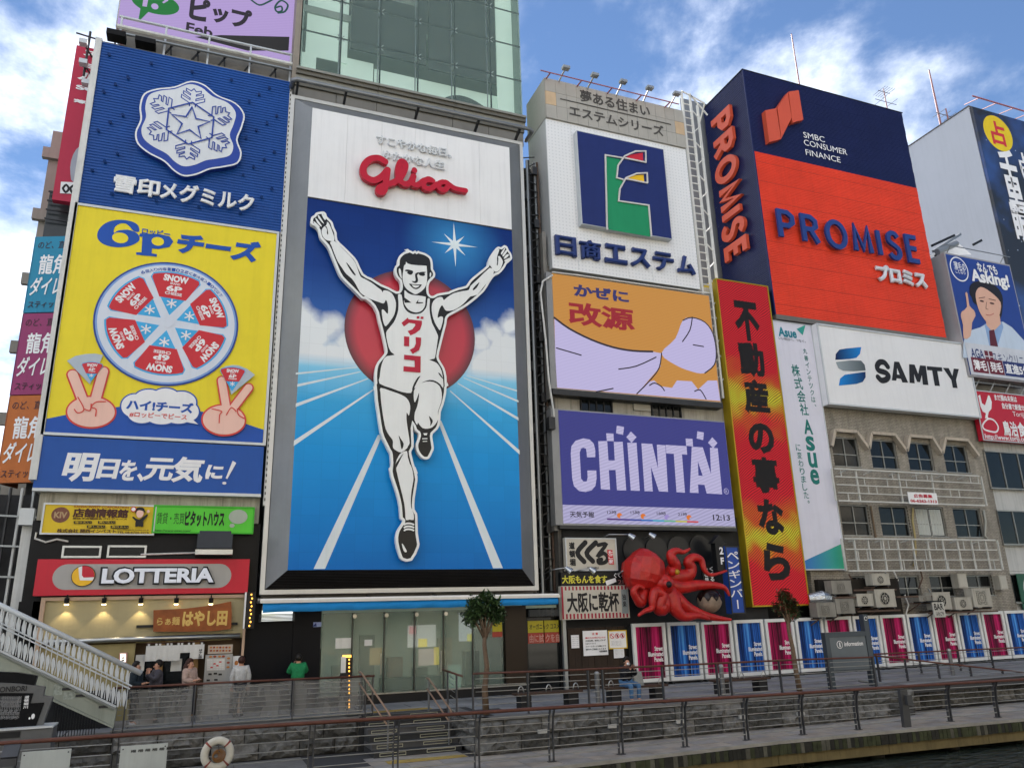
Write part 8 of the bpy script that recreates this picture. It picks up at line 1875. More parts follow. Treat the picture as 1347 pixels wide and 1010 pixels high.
def bollard(px, label, Y=22.9):
 x = at(px, 905, Y=Y).x; t = thing('bollard', (x, Y, 0), label, 'bollard', 'grey steel bollards'); obj('post', MB().tube([(x, Y, 0), (x, Y, .92)], .075, 14), M('bollard_grey', '6C6D6F', .4, .5, var=.15), t, smooth=False)
 obj('cap', MB().lathe([(.08, 0), (.08, .04), (.05, .07), (0, .075)], (x, Y, .921), 14), STEEL, t)
bollard(786, 'grey steel bollard between the two left benches'); bollard(951, 'grey steel bollard in front of the third display panel'); bollard(1257, 'grey bollard near the right end by the ramp railing', 24)
# information board
ib = thing('information_board', (21.6, 22.7, 0), 'blank grey information board with a white round i emblem between two grey posts', 'information board')
YI = 22.6; A = at(1085, 833, Y=YI); B = at(1140, 833, Y=YI); IBM = M('info_board_grey', '5C646B', .4, .3, var=.08); IBP = M('info_post_grey', '434B53', .4, .4, var=.1)
x0, x1 = A.x, B.x; zt = 1.85; zp = at(1132, 808, Y=YI).z
obj('left_post', MB().box(x0, x0 + .18, YI, YI + .2, 0, zt), IBP, ib); obj('right_post', MB().box(x1 - .05, x1 + .17, YI, YI + .2, 0, zp), IBP, ib)
obj('face_plate', MB().box(x0 + .181, x1 - .051, YI + .03, YI + .15, .6, zt - .17), IBM, ib); obj('header', MB().box(x0 + .181, x1 - .051, YI, YI + .2, zt - .169, zt), IBP, ib); obj('lower_bar', MB().box(x0 + .181, x1 - .051, YI + .02, YI + .16, .52, .599), IBP, ib)
ar = Art(ib, YI + .029); cx = x0 + .62; cz = zt - .42; ar.ell('emblem_ring', (cx, cz), (.13, .13), INKW, raw=True); ar.ell('emblem_inside', (cx, cz), (.11, .11), IBM, raw=True); ar.text('i', (cx - .025, cz + .08), (cx + .025, cz - .08), INKW, .04, raw=True); ar.text('information', (cx + .2, cz + .09), (cx + 1.05, cz - .06), INKW, .02, raw=True)
ar = Art(ib, YI - .001); ar.ell('post_ring', (x1 + .06, zp - .14), (.07, .07), INKW, raw=True); ar.ell('post_ring_inside', (x1 + .06, zp - .14), (.055, .055), IBP, raw=True)
# street trees
BARK = M('smooth_bark', '6A5848', .8, var=.35, vscale=8, bump=.4, bscale=25)
def leafmat(nm, c): return M(nm, c, .5, var=.35, vscale=5, spec=.4)
LM = [leafmat('leaf_dark', '26381F'), leafmat('leaf_mid', '354D2A'), leafmat('leaf_light', '4A6338')]
def street_tree(x, y, pts, crown, label, nleaf, seed, mats, crown_r):
 rr = random.Random(seed); t = thing('street_tree', (x, y, 0), label, 'tree')
 n = len(pts); obj('trunk', MB().tube(pts, [.10 - .05 * i / (n - 1) for i in range(n)], 8), BARK, t, smooth=True)
 top = Vector(pts[-1]); cen = []
 for c in crown:
  c = Vector(c); obj('branch', MB().tube([top - Vector((0, 0, .35)), (top + c) / 2 - Vector((0, 0, .12)), c], [.04, .028, .012], 6), BARK, t, smooth=True); cen.append(c)
 for k, m in enumerate(mats):
  mb = MB()
  for i in range(nleaf // 3):
   c = rr.choice(cen); d = Vector((rr.gauss(0, 1), rr.gauss(0, 1), rr.gauss(0, .8))); d = d.normalized() * crown_r * (rr.random() ** .45) * (1 + .25 * math.sin(7 * d.x + 5 * d.z))
   p = c + d; a = Vector((rr.gauss(0, 1), rr.gauss(0, 1), rr.gauss(0, .6))).normalized(); b = a.cross(Vector((rr.random(), rr.random(), 1))).normalized(); l_ = .05 + .05 * rr.random(); w_ = l_ * .36
   mb.add([p - a * l_, p + b * w_ - a * l_ * .1, p + a * l_, p - b * w_ - a * l_ * .1], [(0, 1, 2), (0, 2, 3)])
  o = obj('crown', mb, m, t)
x = 8.05; y = 22.9
street_tree(x, y, [(x + .05, y, 0), (x + .02, y, .7), (x + .1, y, 1.3), (x + .03, y, 1.9), (x + .05, y, 2.4)], [(x - .4, y, 2.8), (x - .22, y + .1, 3.1), (x + .1, y, 3.25), (x + .35, y, 3.1), (x + .42, y - .1, 2.8), (x + .1, y + .2, 2.85), (x - .15, y - .2, 2.9), (x + .45, y, 2.7), (x - .3, y + .1, 2.65)], 'slim street tree with a dark green crown in front of the glass shop front', 2700, 3, LM, .25)
x = 19.25; y = 22.8
RL = [leafmat('leaf_olive', '3A3F24'), leafmat('leaf_reddish', '6A3426'), leafmat('leaf_mid', '')]
street_tree(x, y, [(x + .15, y, 0), (x + .1, y, .7), (x + .08, y, 1.4), (x + .0, y, 2.0), (x, y, 2.5)], [(x - .3, y, 2.75), (x, y, 3.0), (x + .25, y, 2.85), (x + .1, y + .1, 2.65), (x - .1, y - .1, 3.15), (x + .3, y, 2.5)], 'slim street tree with a small reddish green crown at the red vertical screen', 1500, 5, RL, .24)
# notice panels and life ring on the riverside railing
for i, (tl, tr, br, bl, lab) in enumerate(((( 29, 988), (94, 985), (93, 1010), (27, 1010), 'blank pale notice panel on the riverside railing near the left corner'), ((159, 981), (221, 977), (219, 1010), (156, 1010), 'pale notice panel with a faint black line of lettering left of the life ring'))):
 Y = 20.0; a = P(*tl, Y); b = P(*tr, Y); z1 = (a[1] + b[1]) / 2; o = thing('railing_notice', ((a[0] + b[0]) / 2, Y, z1 - .9), lab, 'notice panel')
 obj('plate', MB().box(a[0], b[0], Y, Y + .03, z1 - .9, z1), M('aged_white_plate', 'A9AFAF', .4, .2, var=.12, streak=.15), o)
 for sx_ in (a[0] + .05, b[0] - .05): obj('screw', MB().tube([(sx_, Y - .01, z1 - .06), (sx_, Y, z1 - .06)], .015, 8), DARKM, o)
 if i:
  ar = Art(o, Y - .001); 
  for k in range(7): ar.y = Y - .001; ar.text('柵', (a[0] + .2 + .14 * k, z1 - .08), (a[0] + .31 + .14 * k, z1 - .14), INKB, .02, raw=True)
lr_ = thing('life_ring', (.73, 20.05, -.5), 'white life ring with faded red bands and a coiled orange rope on the riverside railing', 'life ring')
c = at(286, 991, Y=20.0); RI = M('life_ring_white', 'B5B2A8', .6, var=.2, vscale=5)
def torus(c, R, r, n, m, a0=0, a1=2 * math.pi, y=0):
 vs = []; fs = []; closed = a1 - a0 > 6.2; k = n if closed else n + 1
 for i in range(k):
  a = a0 + (a1 - a0) * i / n
  for j in range(m): b = 2 * math.pi * j / m; vs.append((c[0] + (R + r * math.cos(b)) * math.cos(a), c[1] + y + r * .8 * math.sin(b), c[2] + (R + r * math.cos(b)) * math.sin(a)))
 for i in range(n):
  for j in range(m): fs.append((i * m + j, ((i + 1) % k) * m + j, ((i + 1) % k) * m + (j + 1) % m, i * m + (j + 1) % m))
 return MB().add(vs, fs)
obj('ring', torus(c, .27, .085, 40, 12), RI, lr_, smooth=True)
for a in (45, 135, 225, 315): obj('band', torus(c, .27, .088, 4, 12, math.radians(a - 4), math.radians(a + 4)), M('faded_red_band', '7A3A34', .6), lr_, smooth=True)
for k in range(7): obj('rope_coil', torus((c[0] + .01 * k - .03, c[1] - .08 - .02 * (k % 3), c[2] - .03), .05 + .014 * k, .009, 20, 6), M('orange_rope', '7A5530', .9), lr_, smooth=True)
obj('hook', MB().tube([(c[0], c[1] + .1, c[2] + .22), (c[0], c[1] - .1, c[2] + .2), (c[0] + .03, c[1] - .12, c[2] + .05)], .012, 6), DARKM, lr_)
# tall grey service post at the left corner of the railing
sv = thing('service_post', (-3.3, 20.1, LZ), 'broad grey bent steel post with a control box at the lower left corner', 'post')
a = at(12, 980, Y=20.0); obj('post', MB().bar((a.x, 20.1, LZ), (a.x + .02, 20.05, .2), .3, .12).bar((a.x + .02, 20.05, .2), (a.x + .02, 20.3, .42), .3, .08), POSTM, sv); obj('control_box', MB().box(a.x - .12, a.x + .14, 19.92, 20.03, -.35, .05), M('box_grey', '5D605E', .5, .2), sv)
# black name stone
ds = thing('canal_name_sign', (-3.6, 22.4, -.2), 'black and grey stone map sign with a stepped outline at the lower left corner', 'sign')
YD = 22.4; td = ZM(0, 780, 3.962, YD); DST = M('sign_grey_stone', '5E5F60', .5, var=.2); DBL = M('sign_black_gloss', '101114', .4, var=.2, spec=.08)
obj('fan_top', MB().prism([td(*p) for p in ((-60, 410), (0, 410), (90, 413), (192, 430), (175, 487), (100, 470), (0, 466), (-60, 466))], YD + .05, YD + .25), DBL, ds)
obj('stone_frame', MB().prism([td(*p) for p in ((-60, 466), (0, 466), (100, 470), (232, 488), (222, 535), (275, 541), (215, 703), (-60, 712))], YD, YD + .22), DST, ds)
obj('map_face', MB().prism([td(*p) for p in ((-60, 520), (60, 518), (175, 520), (160, 572), (232, 568), (185, 700), (-60, 704))], YD - .012, YD - .002), DBL, ds)
ar = Art(ds, YD - .013, tf=td); ar.text('TONBORI', (-22, 488), (138, 508), INKB, .02); 
ar2 = Art(ds, YD - .016, tf=td)
for k in range(11): ar2.y = YD - .016; ar2.col('道頓堀川遊歩', (2 + 9 * k, 535), (9 + 9 * k, 535 + (120 if k % 3 else 100)), M('faint_white', '8E8F92', .5), .0)
ar2.y = YD - .016; ar2.col('道頓堀川', (130, 532), (145, 600), INKW, .02); ar2.ell('white_figure', (173, 640), (9, 14), INKW); ar2.ell('white_figure', (155, 650), (5, 6), INKW)
obj('base_block', MB().box(td(-60, 705)[0], td(282, 705)[0], YD - .2, YD + .5, LZ, td(0, 706)[1]), DST, ds); obj('name_plate', MB().box(td(0, 722)[0], td(115, 722)[0], YD - .22, YD - .201, td(0, 752)[1], td(0, 720)[1]), BLACK, ds)
obj('base_cap', MB().box(td(-60, 705)[0], td(284, 705)[0], YD - .24, YD + .54, td(0, 712)[1], td(0, 702)[1]), LG, ds)

# ------------------------------------------------------------------ bridge stair with white balustrade
br_ = thing('bridge_staircase', (-3, 24.6, 0), 'sloping end of a bridge stair with a pale beam and white tulip shaped balustrade', 'staircase')
YBR = 24.55; tb_ = ZM(0, 780, 3.962, YBR)
H0 = tb_(0, 62); H1 = tb_(738, 418); K0 = tb_(0, 300); K1 = tb_(605, 592); PW = M('balustrade_white', 'B9BEC2', .4, .1, var=.08)
def ext(a, b, t): return (a[0] + (b[0] - a[0]) * t, a[1] + (b[1] - a[1]) * t)
HL = ext(H0, H1, -.6)
obj('handrail', MB().tube([(HL[0], YBR, HL[1]), (H1[0], YBR, H1[1])], .07, 12), PW, br_, smooth=True)
KL = ext(K0, K1, -.6); obj('bottom_rail', MB().bar((KL[0], YBR, KL[1]), (K1[0], YBR, K1[1]), .06), PW, br_)
for f in (.38, .46): A = (HL[0] + (KL[0] - HL[0]) * f, HL[1] + (KL[1] - HL[1]) * f); B = (H1[0] + (K1[0] - H1[0]) * f, H1[1] + (K1[1] - H1[1]) * f); obj('mid_rail', MB().tube([(A[0], YBR - .05, A[1]), (B[0], YBR - .05, B[1])], .02, 6), PW, br_)
def hz_(x): t = (x - HL[0]) / (H1[0] - HL[0]); return HL[1] + (H1[1] - HL[1]) * t
def kz_(x): t = (x - KL[0]) / (K1[0] - KL[0]); return KL[1] + (K1[1] - KL[1]) * t
dx_ = (H1[0] - H0[0]) / 26; sl_ = (H1[1] - H0[1]) / (H1[0] - H0[0])
fin = lambda s_: [(0, 0), (.028, s_ * .02), (.05, s_ * .16), (.075, s_ * .26), (.06, s_ * .36), (.02, s_ * .42), (0, s_ * .44)]
def finmesh(s_):
 pr = fin(s_); pts = [(x, z) for x, z in pr] + [(-x, z) for x, z in reversed(pr[1:-1])]
 pts = [(x, z + sl_ * x * (1 if True else 0)) for x, z in pts]; return mesh(MB().prism(pts, -.03, .03), PW, 'fin')
FU, FD = finmesh(1), finmesh(-1); k = 0; x = KL[0] + .1
stubm = mesh(MB().bar((0, 0, 0), (0, 0, .9), .02), PW, 'spindle')
while x < K1[0] + .28 and k < 44:
 z = kz_(min(x, K1[0])) + .03; inst(FU, 'fin', br_, (x, YBR, kz_(x) + .04 if x < K1[0] else kz_(K1[0])), scale=(.66, 1, .95))
 if x < H1[0] - .1: inst(FD, 'fin', br_, (x + .02, YBR, hz_(x) - .06), scale=(.55, 1, .85))
 inst(stubm, 'spindle', br_, (x + dx_ / 2, YBR - .02, kz_(x) + .03)); x += dx_; k += 1
BP = M('bridge_pale_green', '8E948A', .6, var=.12, vscale=.8, streak=.25); tk = ZM(0, 780, 3.962, YBR)
q = [(KL[0], KL[1] - .03), (K1[0] + .02, K1[1] - .03), (tk(592, 690)[0], tk(592, 690)[1]), (tk(272, 545)[0], tk(272, 545)[1]), ext(tk(272, 545), tk(592, 690), -3.5)]
obj('side_beam', MB().prism(q, YBR - .02, YBR + .3), BP, br_); obj('bottom_plate', MB().bar((q[4][0], YBR + .12, q[4][1] - .03), (q[2][0], YBR + .12, q[2][1] - .03), .42, .05), BP, br_)
obj('kerb_ledge', MB().bar((KL[0], YBR + .05, KL[1] - .05), (K1[0], YBR + .05, K1[1] - .05), .3, .05), M('ledge_grey', '7C807C', .7, var=.2), br_)
for k, u in enumerate((350, 420, 540)): a = tk(u, 300 + (u) * .485 + 22); inst(mesh(MB().box(-.11, .11, -.02, 0, -.03, .03), DARKM, 'drain_fitting'), 'drain_fitting', br_, (a[0], YBR - .022, a[1] - .03))
for u0, v0, w_, h_ in ((285, 470, 38, 58), (335, 510, 52, 40)):
 a = tk(u0, v0); b = tk(u0 + w_, v0 + h_); obj('sticker', MB().box(a[0], b[0], YBR - .03, YBR - .021, b[1], a[1]), M('sticker_pale', '9AA29A', .6, var=.5, vscale=14), br_)
obj('under_shade_sheet', MB().box(-8, tk(560, 690)[0], 26.5, 26.6, 0, 1.0), M('gap_dark'), br_)  # dark sheet standing for the shade below the stair beam
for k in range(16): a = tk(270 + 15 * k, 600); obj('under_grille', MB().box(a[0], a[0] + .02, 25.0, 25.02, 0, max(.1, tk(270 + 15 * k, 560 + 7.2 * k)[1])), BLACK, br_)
# ------------------------------------------------------------------ buildings and boards beyond, at the left
lw = thing('lilac_video_screen', (-1.3, 30, 26), 'lilac video screen with a green emblem and black katakana above the blue dairy board', 'video screen')
YL = 29.4
qa = [P(*p, YL) for p in ((152, 35), (385, 85))]; xl0, xl1 = qa[0][0], qa[1][0]; zl0 = (qa[0][1] + qa[1][1]) / 2; zl1 = zl0 + 5.0
obj('cabinet', MB().box(xl0, xl1, YL, YL + 1.2, zl0, zl1), M('cabinet_pale', 'A8A6A4', .5, .2), lw)
fr = M('cabinet_pale')
lm = led_mat('led_lavender', 'B9A2DC', .24, .05); n = lm.node_tree.nodes; l = lm.node_tree.links
obj('screen_face', MB().box(xl0 + .05, xl1 - .05, YL - .03, YL - .001, zl0 + .05, zl1 - .05), lm, lw)
tl_ = ZM(140, 0, 5.18, YL - .03); ar = Art(lw, YL - .031, tf=tl_); LGN = led('led_green', '1E7A3A'); LDK = led('led_black', '')
ar.ell('emblem_ellipse', (335, 25), (165, 72), LGN); ar.poly('emblem_tail', [(232, 60), (300, 70), (215, 155)], LGN); LV = led('led_lavender2', 'C0AAE0')
ar.poly('emblem_letter', [(255, -30), (290, -30), (275, 50), (245, 45)], LV); ar.ell('emblem_ball', (330, 48), (25, 20), LV); ar.poly('emblem_letter', [(380, 20), (430, -20), (420, 10), (390, 28)], LV)
for s_, u0, v0, u1, v1, h_ in (('ピ', 565, 62, 705, 78, 1.15), ('ッ', 720, 108, 830, 122, .75), ('プ', 850, 122, 990, 140, 1.0)): lvl(ar, s_, u0, v0, u1, v1, h_, LDK, .05)
lvl(ar, 'Feb', 542, 198, 725, 222, .5, LDK, .03)
a = (xl0 + (xl1 - xl0) * .42, zl0 + .05); ar.poly('dark_scan_band', [(600, 258), (780, 246), (1246, 258), (1240, 352), (960, 352)], led('led_dark_grey', '2A2A2C'))
ar.y = YL - .06; ar.stroke('swirl', [(980, 0), (1040, 40), (1100, 20), (1150, -10)], .08, led('led_dgreen', '1E5048'), sm=4); ar.stroke('swirl', [(1150, 60), (1190, 50), (1195, 80), (1160, 85), (1150, 50), (1190, 10), (1235, 40), (1215, 85), (1170, 95)], .08, led('led_dgreen', ''), sm=4)
ts = thing('roof_truss', (-1.5, 29, 24), 'grey steel truss with two black loudspeaker boxes under the lilac screen', 'steel truss')
ZT0, ZT1 = 24.0, zl0 - .1
for z, y, r, m in ((ZT1 - .05, 28.6, .06, LG), (ZT1 - .75, 28.3, .09, DWHITE), (ZT1 - 1.0, 28.35, .06, GREYM), (24.05, 28.6, .07, GREYM)): obj('rail', MB().tube([(-4.6, y, z), (1.95, y, z), (2.0, y + .6, z)], r, 6), m, ts)
for k in range(14): x = -4.6 + .5 * k; obj('web', MB().bar((x, 28.75, 24.0), (x + (.5 if k % 2 else -.1), 28.75, ZT1 - .7), .06), DARKM, ts)
for k in range(5): x = -4.5 + 1.6 * k; obj('stanchion', MB().bar((x, 28.6, 24.0), (x, 28.6, ZT1), .07), LG, ts)
obj('back_panel', MB().box(-4.4, 1.9, 29.0, 29.1, 23.8, ZT1 - .25), M('truss_back', '77736C', .8, var=.2), ts)
for (u0, v0, u1, v1), lab in (((5, 170, 125, 268), 'left'), ((200, 222, 330, 318), 'right')):
 t = ZM(140, 0, 5.18, 27.9); a = t(u0, v0); b = t(u1, v1); obj('loudspeaker_box', MB().box(a[0], b[0], 27.9, 28.4, b[1] + .12, a[1] - .12), M('mesh_black', '141416', .8, var=.3, vscale=8), ts)

fb_ = thing('far_grey_building', (-8, 36, 0), 'tall grey concrete building beyond the red billboard at the far left', 'building')
GB = M('far_concrete', '8E8A82', .8, var=.15, vscale=.3, streak=.2)
YG = 35.0
gxr = P(100, 250, YG)[0]
prev = None
x_l = P(70, 172, YG)[0]; z_t = P(70, 172, YG)[1]
obj('wall', MB().box(x_l, x_l + 8, YG, YG + 10, 0, z_t), GB, fb_)
for k in range(9): z = z_t - 1.0 - 3.0 * k; obj('balcony_ledge', MB().box(x_l - .22, x_l + 2.5, YG - .25, YG, z - .5, z), GB, fb_); obj('window_band', MB().box(x_l + .4, x_l + 2.2, YG - .02, YG, z - 2.4, z - 1.1), GLASSD, fb_)
rb2 = thing('red_vertical_billboard', (-7, 33, 17), 'tall crimson billboard with white katakana partly hidden by the blue dairy board', 'billboard')
YR2 = 31.5; a = P(103, 60, YR2); c = P(66, 262, YR2); xr_ = (a[0] + c[0]) / 2; z0_, z1_ = c[1], a[1]
obj('board', MB().box(xr_, xr_ + 3.6, YR2, YR2 + .3, z0_, z1_), M('crimson_board', 'B32B46', .45, var=.06), rb2)
ar = Art(rb2, YR2 - .001, tf=ZM(0, 50, 2.888, YR2)); 
ar.text('ス', (318, 45), (372, 78), INKW, .06); ar.text('ミ', (305, 92), (372, 125), INKW, .06, shear=.2); ar.text('ル', (300, 128), (370, 172), INKW, .06, shear=.2); ar.text('SU', (290, 178), (365, 210), INKW, .05); ar.text('薄型', (280, 232), (368, 262), INKW, .05)
ar.poly('pale_sleeve', [(270, 470), (290, 425), (325, 405), (380, 410), (380, 560), (285, 555), (268, 520)], M('sleeve_grey', 'A0A2AE', .5), sm=2); ar.poly('white_label', [(232, 548), (380, 555), (380, 598), (228, 592)], INKW); ar.stroke('loop_print', [(240, 572), (252, 560), (262, 575), (250, 588), (240, 575)], .08, INKB, sm=3); ar.stroke('loop_print', [(268, 572), (282, 562), (290, 578), (275, 590), (268, 575)], .08, INKB, sm=3)
for i, (u, v) in enumerate(((318, 22), (318, 98), (328, 175))):
 q = P(u / 2.888, 50 + v / 2.888, 31.0); o = thing('small_floodlight', (q[0], 31.2, q[1]), 'small grey floodlight on the crimson billboard, ' + ('topmost', 'middle', 'lowest')[i] + ' of three', 'floodlight', 'floodlights on the crimson billboard'); obj('head', MB().box(q[0] - .15, q[0] + .15, 30.8, 31.1, q[1] - .1, q[1] + .1), LG, o); obj('arm', MB().bar((q[0], 31.0, q[1]), (q[0] + .3, 31.45, q[1] - .25), .05), DARKM, o)
a = P(340 / 2.888, 50, 31.2); b = P(350 / 2.888, 50 + 150 / 2.888, 31.2); o = thing('thin_pole', (a[0], 31.2, b[1]), 'thin dark pole standing in front of the crimson billboard', 'pole'); obj('pole', MB().tube([(a[0], 31.2, b[1]), (a[0], 31.2, a[1] + .3)], .05, 6), DARKM, o); obj('crossarm', MB().bar((a[0] - .5, 31.2, a[1] + .1), (a[0] + .3, 31.2, a[1]), .05), DARKM, o)
# stepped steel between red board and banners
o = thing('dark_balcony', (-6, 32.5, 14), 'dark glazed bay with a steel frame under the crimson billboard', 'bay')
a = P(64, 262, 32.5); b = P(110, 312, 32.5); obj('glazing', MB().box(a[0], a[0] + 4, 32.5, 32.8, b[1] - .5, a[1] + .3), M('bay_glass', '3A3F42', .2, var=.2), o)
for k in range(4): obj('bay_rail', MB().bar((a[0], 32.3, b[1] + .5 + .4 * k), (a[0] + 4, 32.3, b[1] + .5 + .4 * k), .06), DARKM, o)
# three stacked banners, turned towards the bridge
Rt = Vector((ROT[0][0], ROT[1][0], 0)).normalized()
def bp(px, py, o0):      # point on the turned plane through o0
 nrm = Vector((-Rt.y, Rt.x, 0)); d = ROT @ _ray(px, py); t = (o0 - Vector((0, 0, EYE))).dot(nrm) / d.dot(nrm); return Vector((0, 0, EYE)) + d * t
O0 = at(60, 500, Y=31.0); ang = math.atan2(Rt.y, Rt.x)
def banner(pyt, pyb, xl_t, xl_b, col, label, third):
 A = bp(xl_t, pyt, O0); B = bp(xl_b, pyb, O0); base = Vector((min(A.x, B.x), 0, 0)); sA = (A - O0).dot(Rt); sB = (B - O0).dot(Rt); s0 = (sA + sB) / 2
 org_ = O0 + Rt * s0; org_.z = B.z
 t = thing('product_banner', tuple(org_), label, 'banner', 'stacked product banners', rz=ang); h = A.z - B.z
 o = obj('sheet', MB().box(0, 3.2, 0, .25, .02, h - .02), M('banner_' + label.split()[0], col, .5, var=.08), t, local=True)
 o2 = obj('edge_return', MB().box(-.05, -.002, 0, 1.2, .02, h - .02), M('banner_side_' + label.split()[0], third, .6), t, local=True)
 k = 1.0
 Z = lambda f: h * f
 class LA(Art): pass
 ORG[t.name] = Vector((0, 0, 0)); ar = Art(t, -.005)
 ar.text('のど、直接、', (.12, Z(.93)), (1.5, Z(.83)), M('banner_ink', '3A2A34', .6), .01, raw=True); ar.text('龍角', (.28, Z(.75)), (1.28, Z(.49)), INKW, .02, raw=True); ar.text('ダイレクト', (.08, Z(.46)), (2.05, Z(.22)), INKW, .02, raw=True, shear=.1); ar.text('スティック', (.1, Z(.15)), (1.3, Z(.06)), M('banner_ink'), .01, raw=True)
banner(311, 412, 48, 32, '1F7FA0', 'cyan banner with white characters, uppermost of three banners at the left edge', '186A88')
banner(412, 520, 32, 14, '8E3464', 'plum banner with white characters, middle one of three at the left edge', '6A2A50')
banner(520, 636, 14, -4, 'B0622A', 'orange banner with white characters, lowest of three at the left edge', '8A4A22')
o = thing('banner_building', (-6.5, 32.5, 0), 'dark cluttered building below and behind the stacked banners at the left edge', 'building')
obj('mass', MB().box(-14, -5.3, 32.6, 44, 0, 6.9).box(-6.1, -5.0, 32.7, 40, 6.9, 16), M('cluttered_dark', '4A4A4C', .8, var=.4, vscale=1.5), o)
obj('recess_sheet', MB().box(-9, -5.1, 31.2, 31.3, 0, 7.2), M('painted_dim_recess', '38383A', .8, var=.5, vscale=1.2), o)  # flat sheet in place of a recess, dimness put into its colour
for k in range(7): x = -7.6 + .35 * k; obj('pipe', MB().tube([(x, 30.9, 0), (x, 30.9, 7.4)], .05, 6), (GREYM, DARKM, DWHITE)[k % 3], o)
for k in range(6): obj('shelf_bar', MB().bar((-8, 30.8, 1.5 + k), (-5.3, 30.8, 1.4 + k), .06), GREYM, o)
obj('white_column', MB().box(P(22, 740, 29.5)[0], P(42, 740, 29.5)[0], 29.5, 29.8, 0, P(30, 690, 29.5)[1]), DWHITE, o)
obj('meter_cabinet', MB().box(P(25, 680, 29.2)[0], P(44, 680, 29.2)[0], 29.2, 29.5, P(30, 690, 29.2)[1], P(30, 668, 29.2)[1]), LG, o)

# ------------------------------------------------------------------ people
SKIN = M('skin', 'C09078', .5, var=.05); HAIRB = M('black_hair', '17130F', .5, var=.2); HAIRN = M('brown_hair', '3A211A', .5, var=.2)
def skin_mesh(verts, edges, radii, root=0, sub=2):
 me = bpy.data.meshes.new('body'); me.from_pydata([tuple(v) for v in verts], edges, []); o = bpy.data.objects.new('tmp', me); COL.objects.link(o)
 md = o.modifiers.new('skin', 'SKIN'); md.use_smooth_shade = True
 for i, r in enumerate(radii): sv_ = me.skin_vertices[0].data[i]; sv_.radius = (r, r) if not isinstance(r, tuple) else r; sv_.use_root = (i == root)
 sb = o.modifiers.new('sub', 'SUBSURF'); sb.levels = sub; sb.render_levels = sub
 dg = bpy.context.evaluated_depsgraph_get(); e = o.evaluated_get(dg).to_mesh(); mb = MB(); mb.v = [tuple(v.co) for v in e.vertices]; mb.f = [tuple(p.vertices) for p in e.polygons]
 o.evaluated_get(dg).to_mesh_clear(); bpy.data.objects.remove(o); return mb
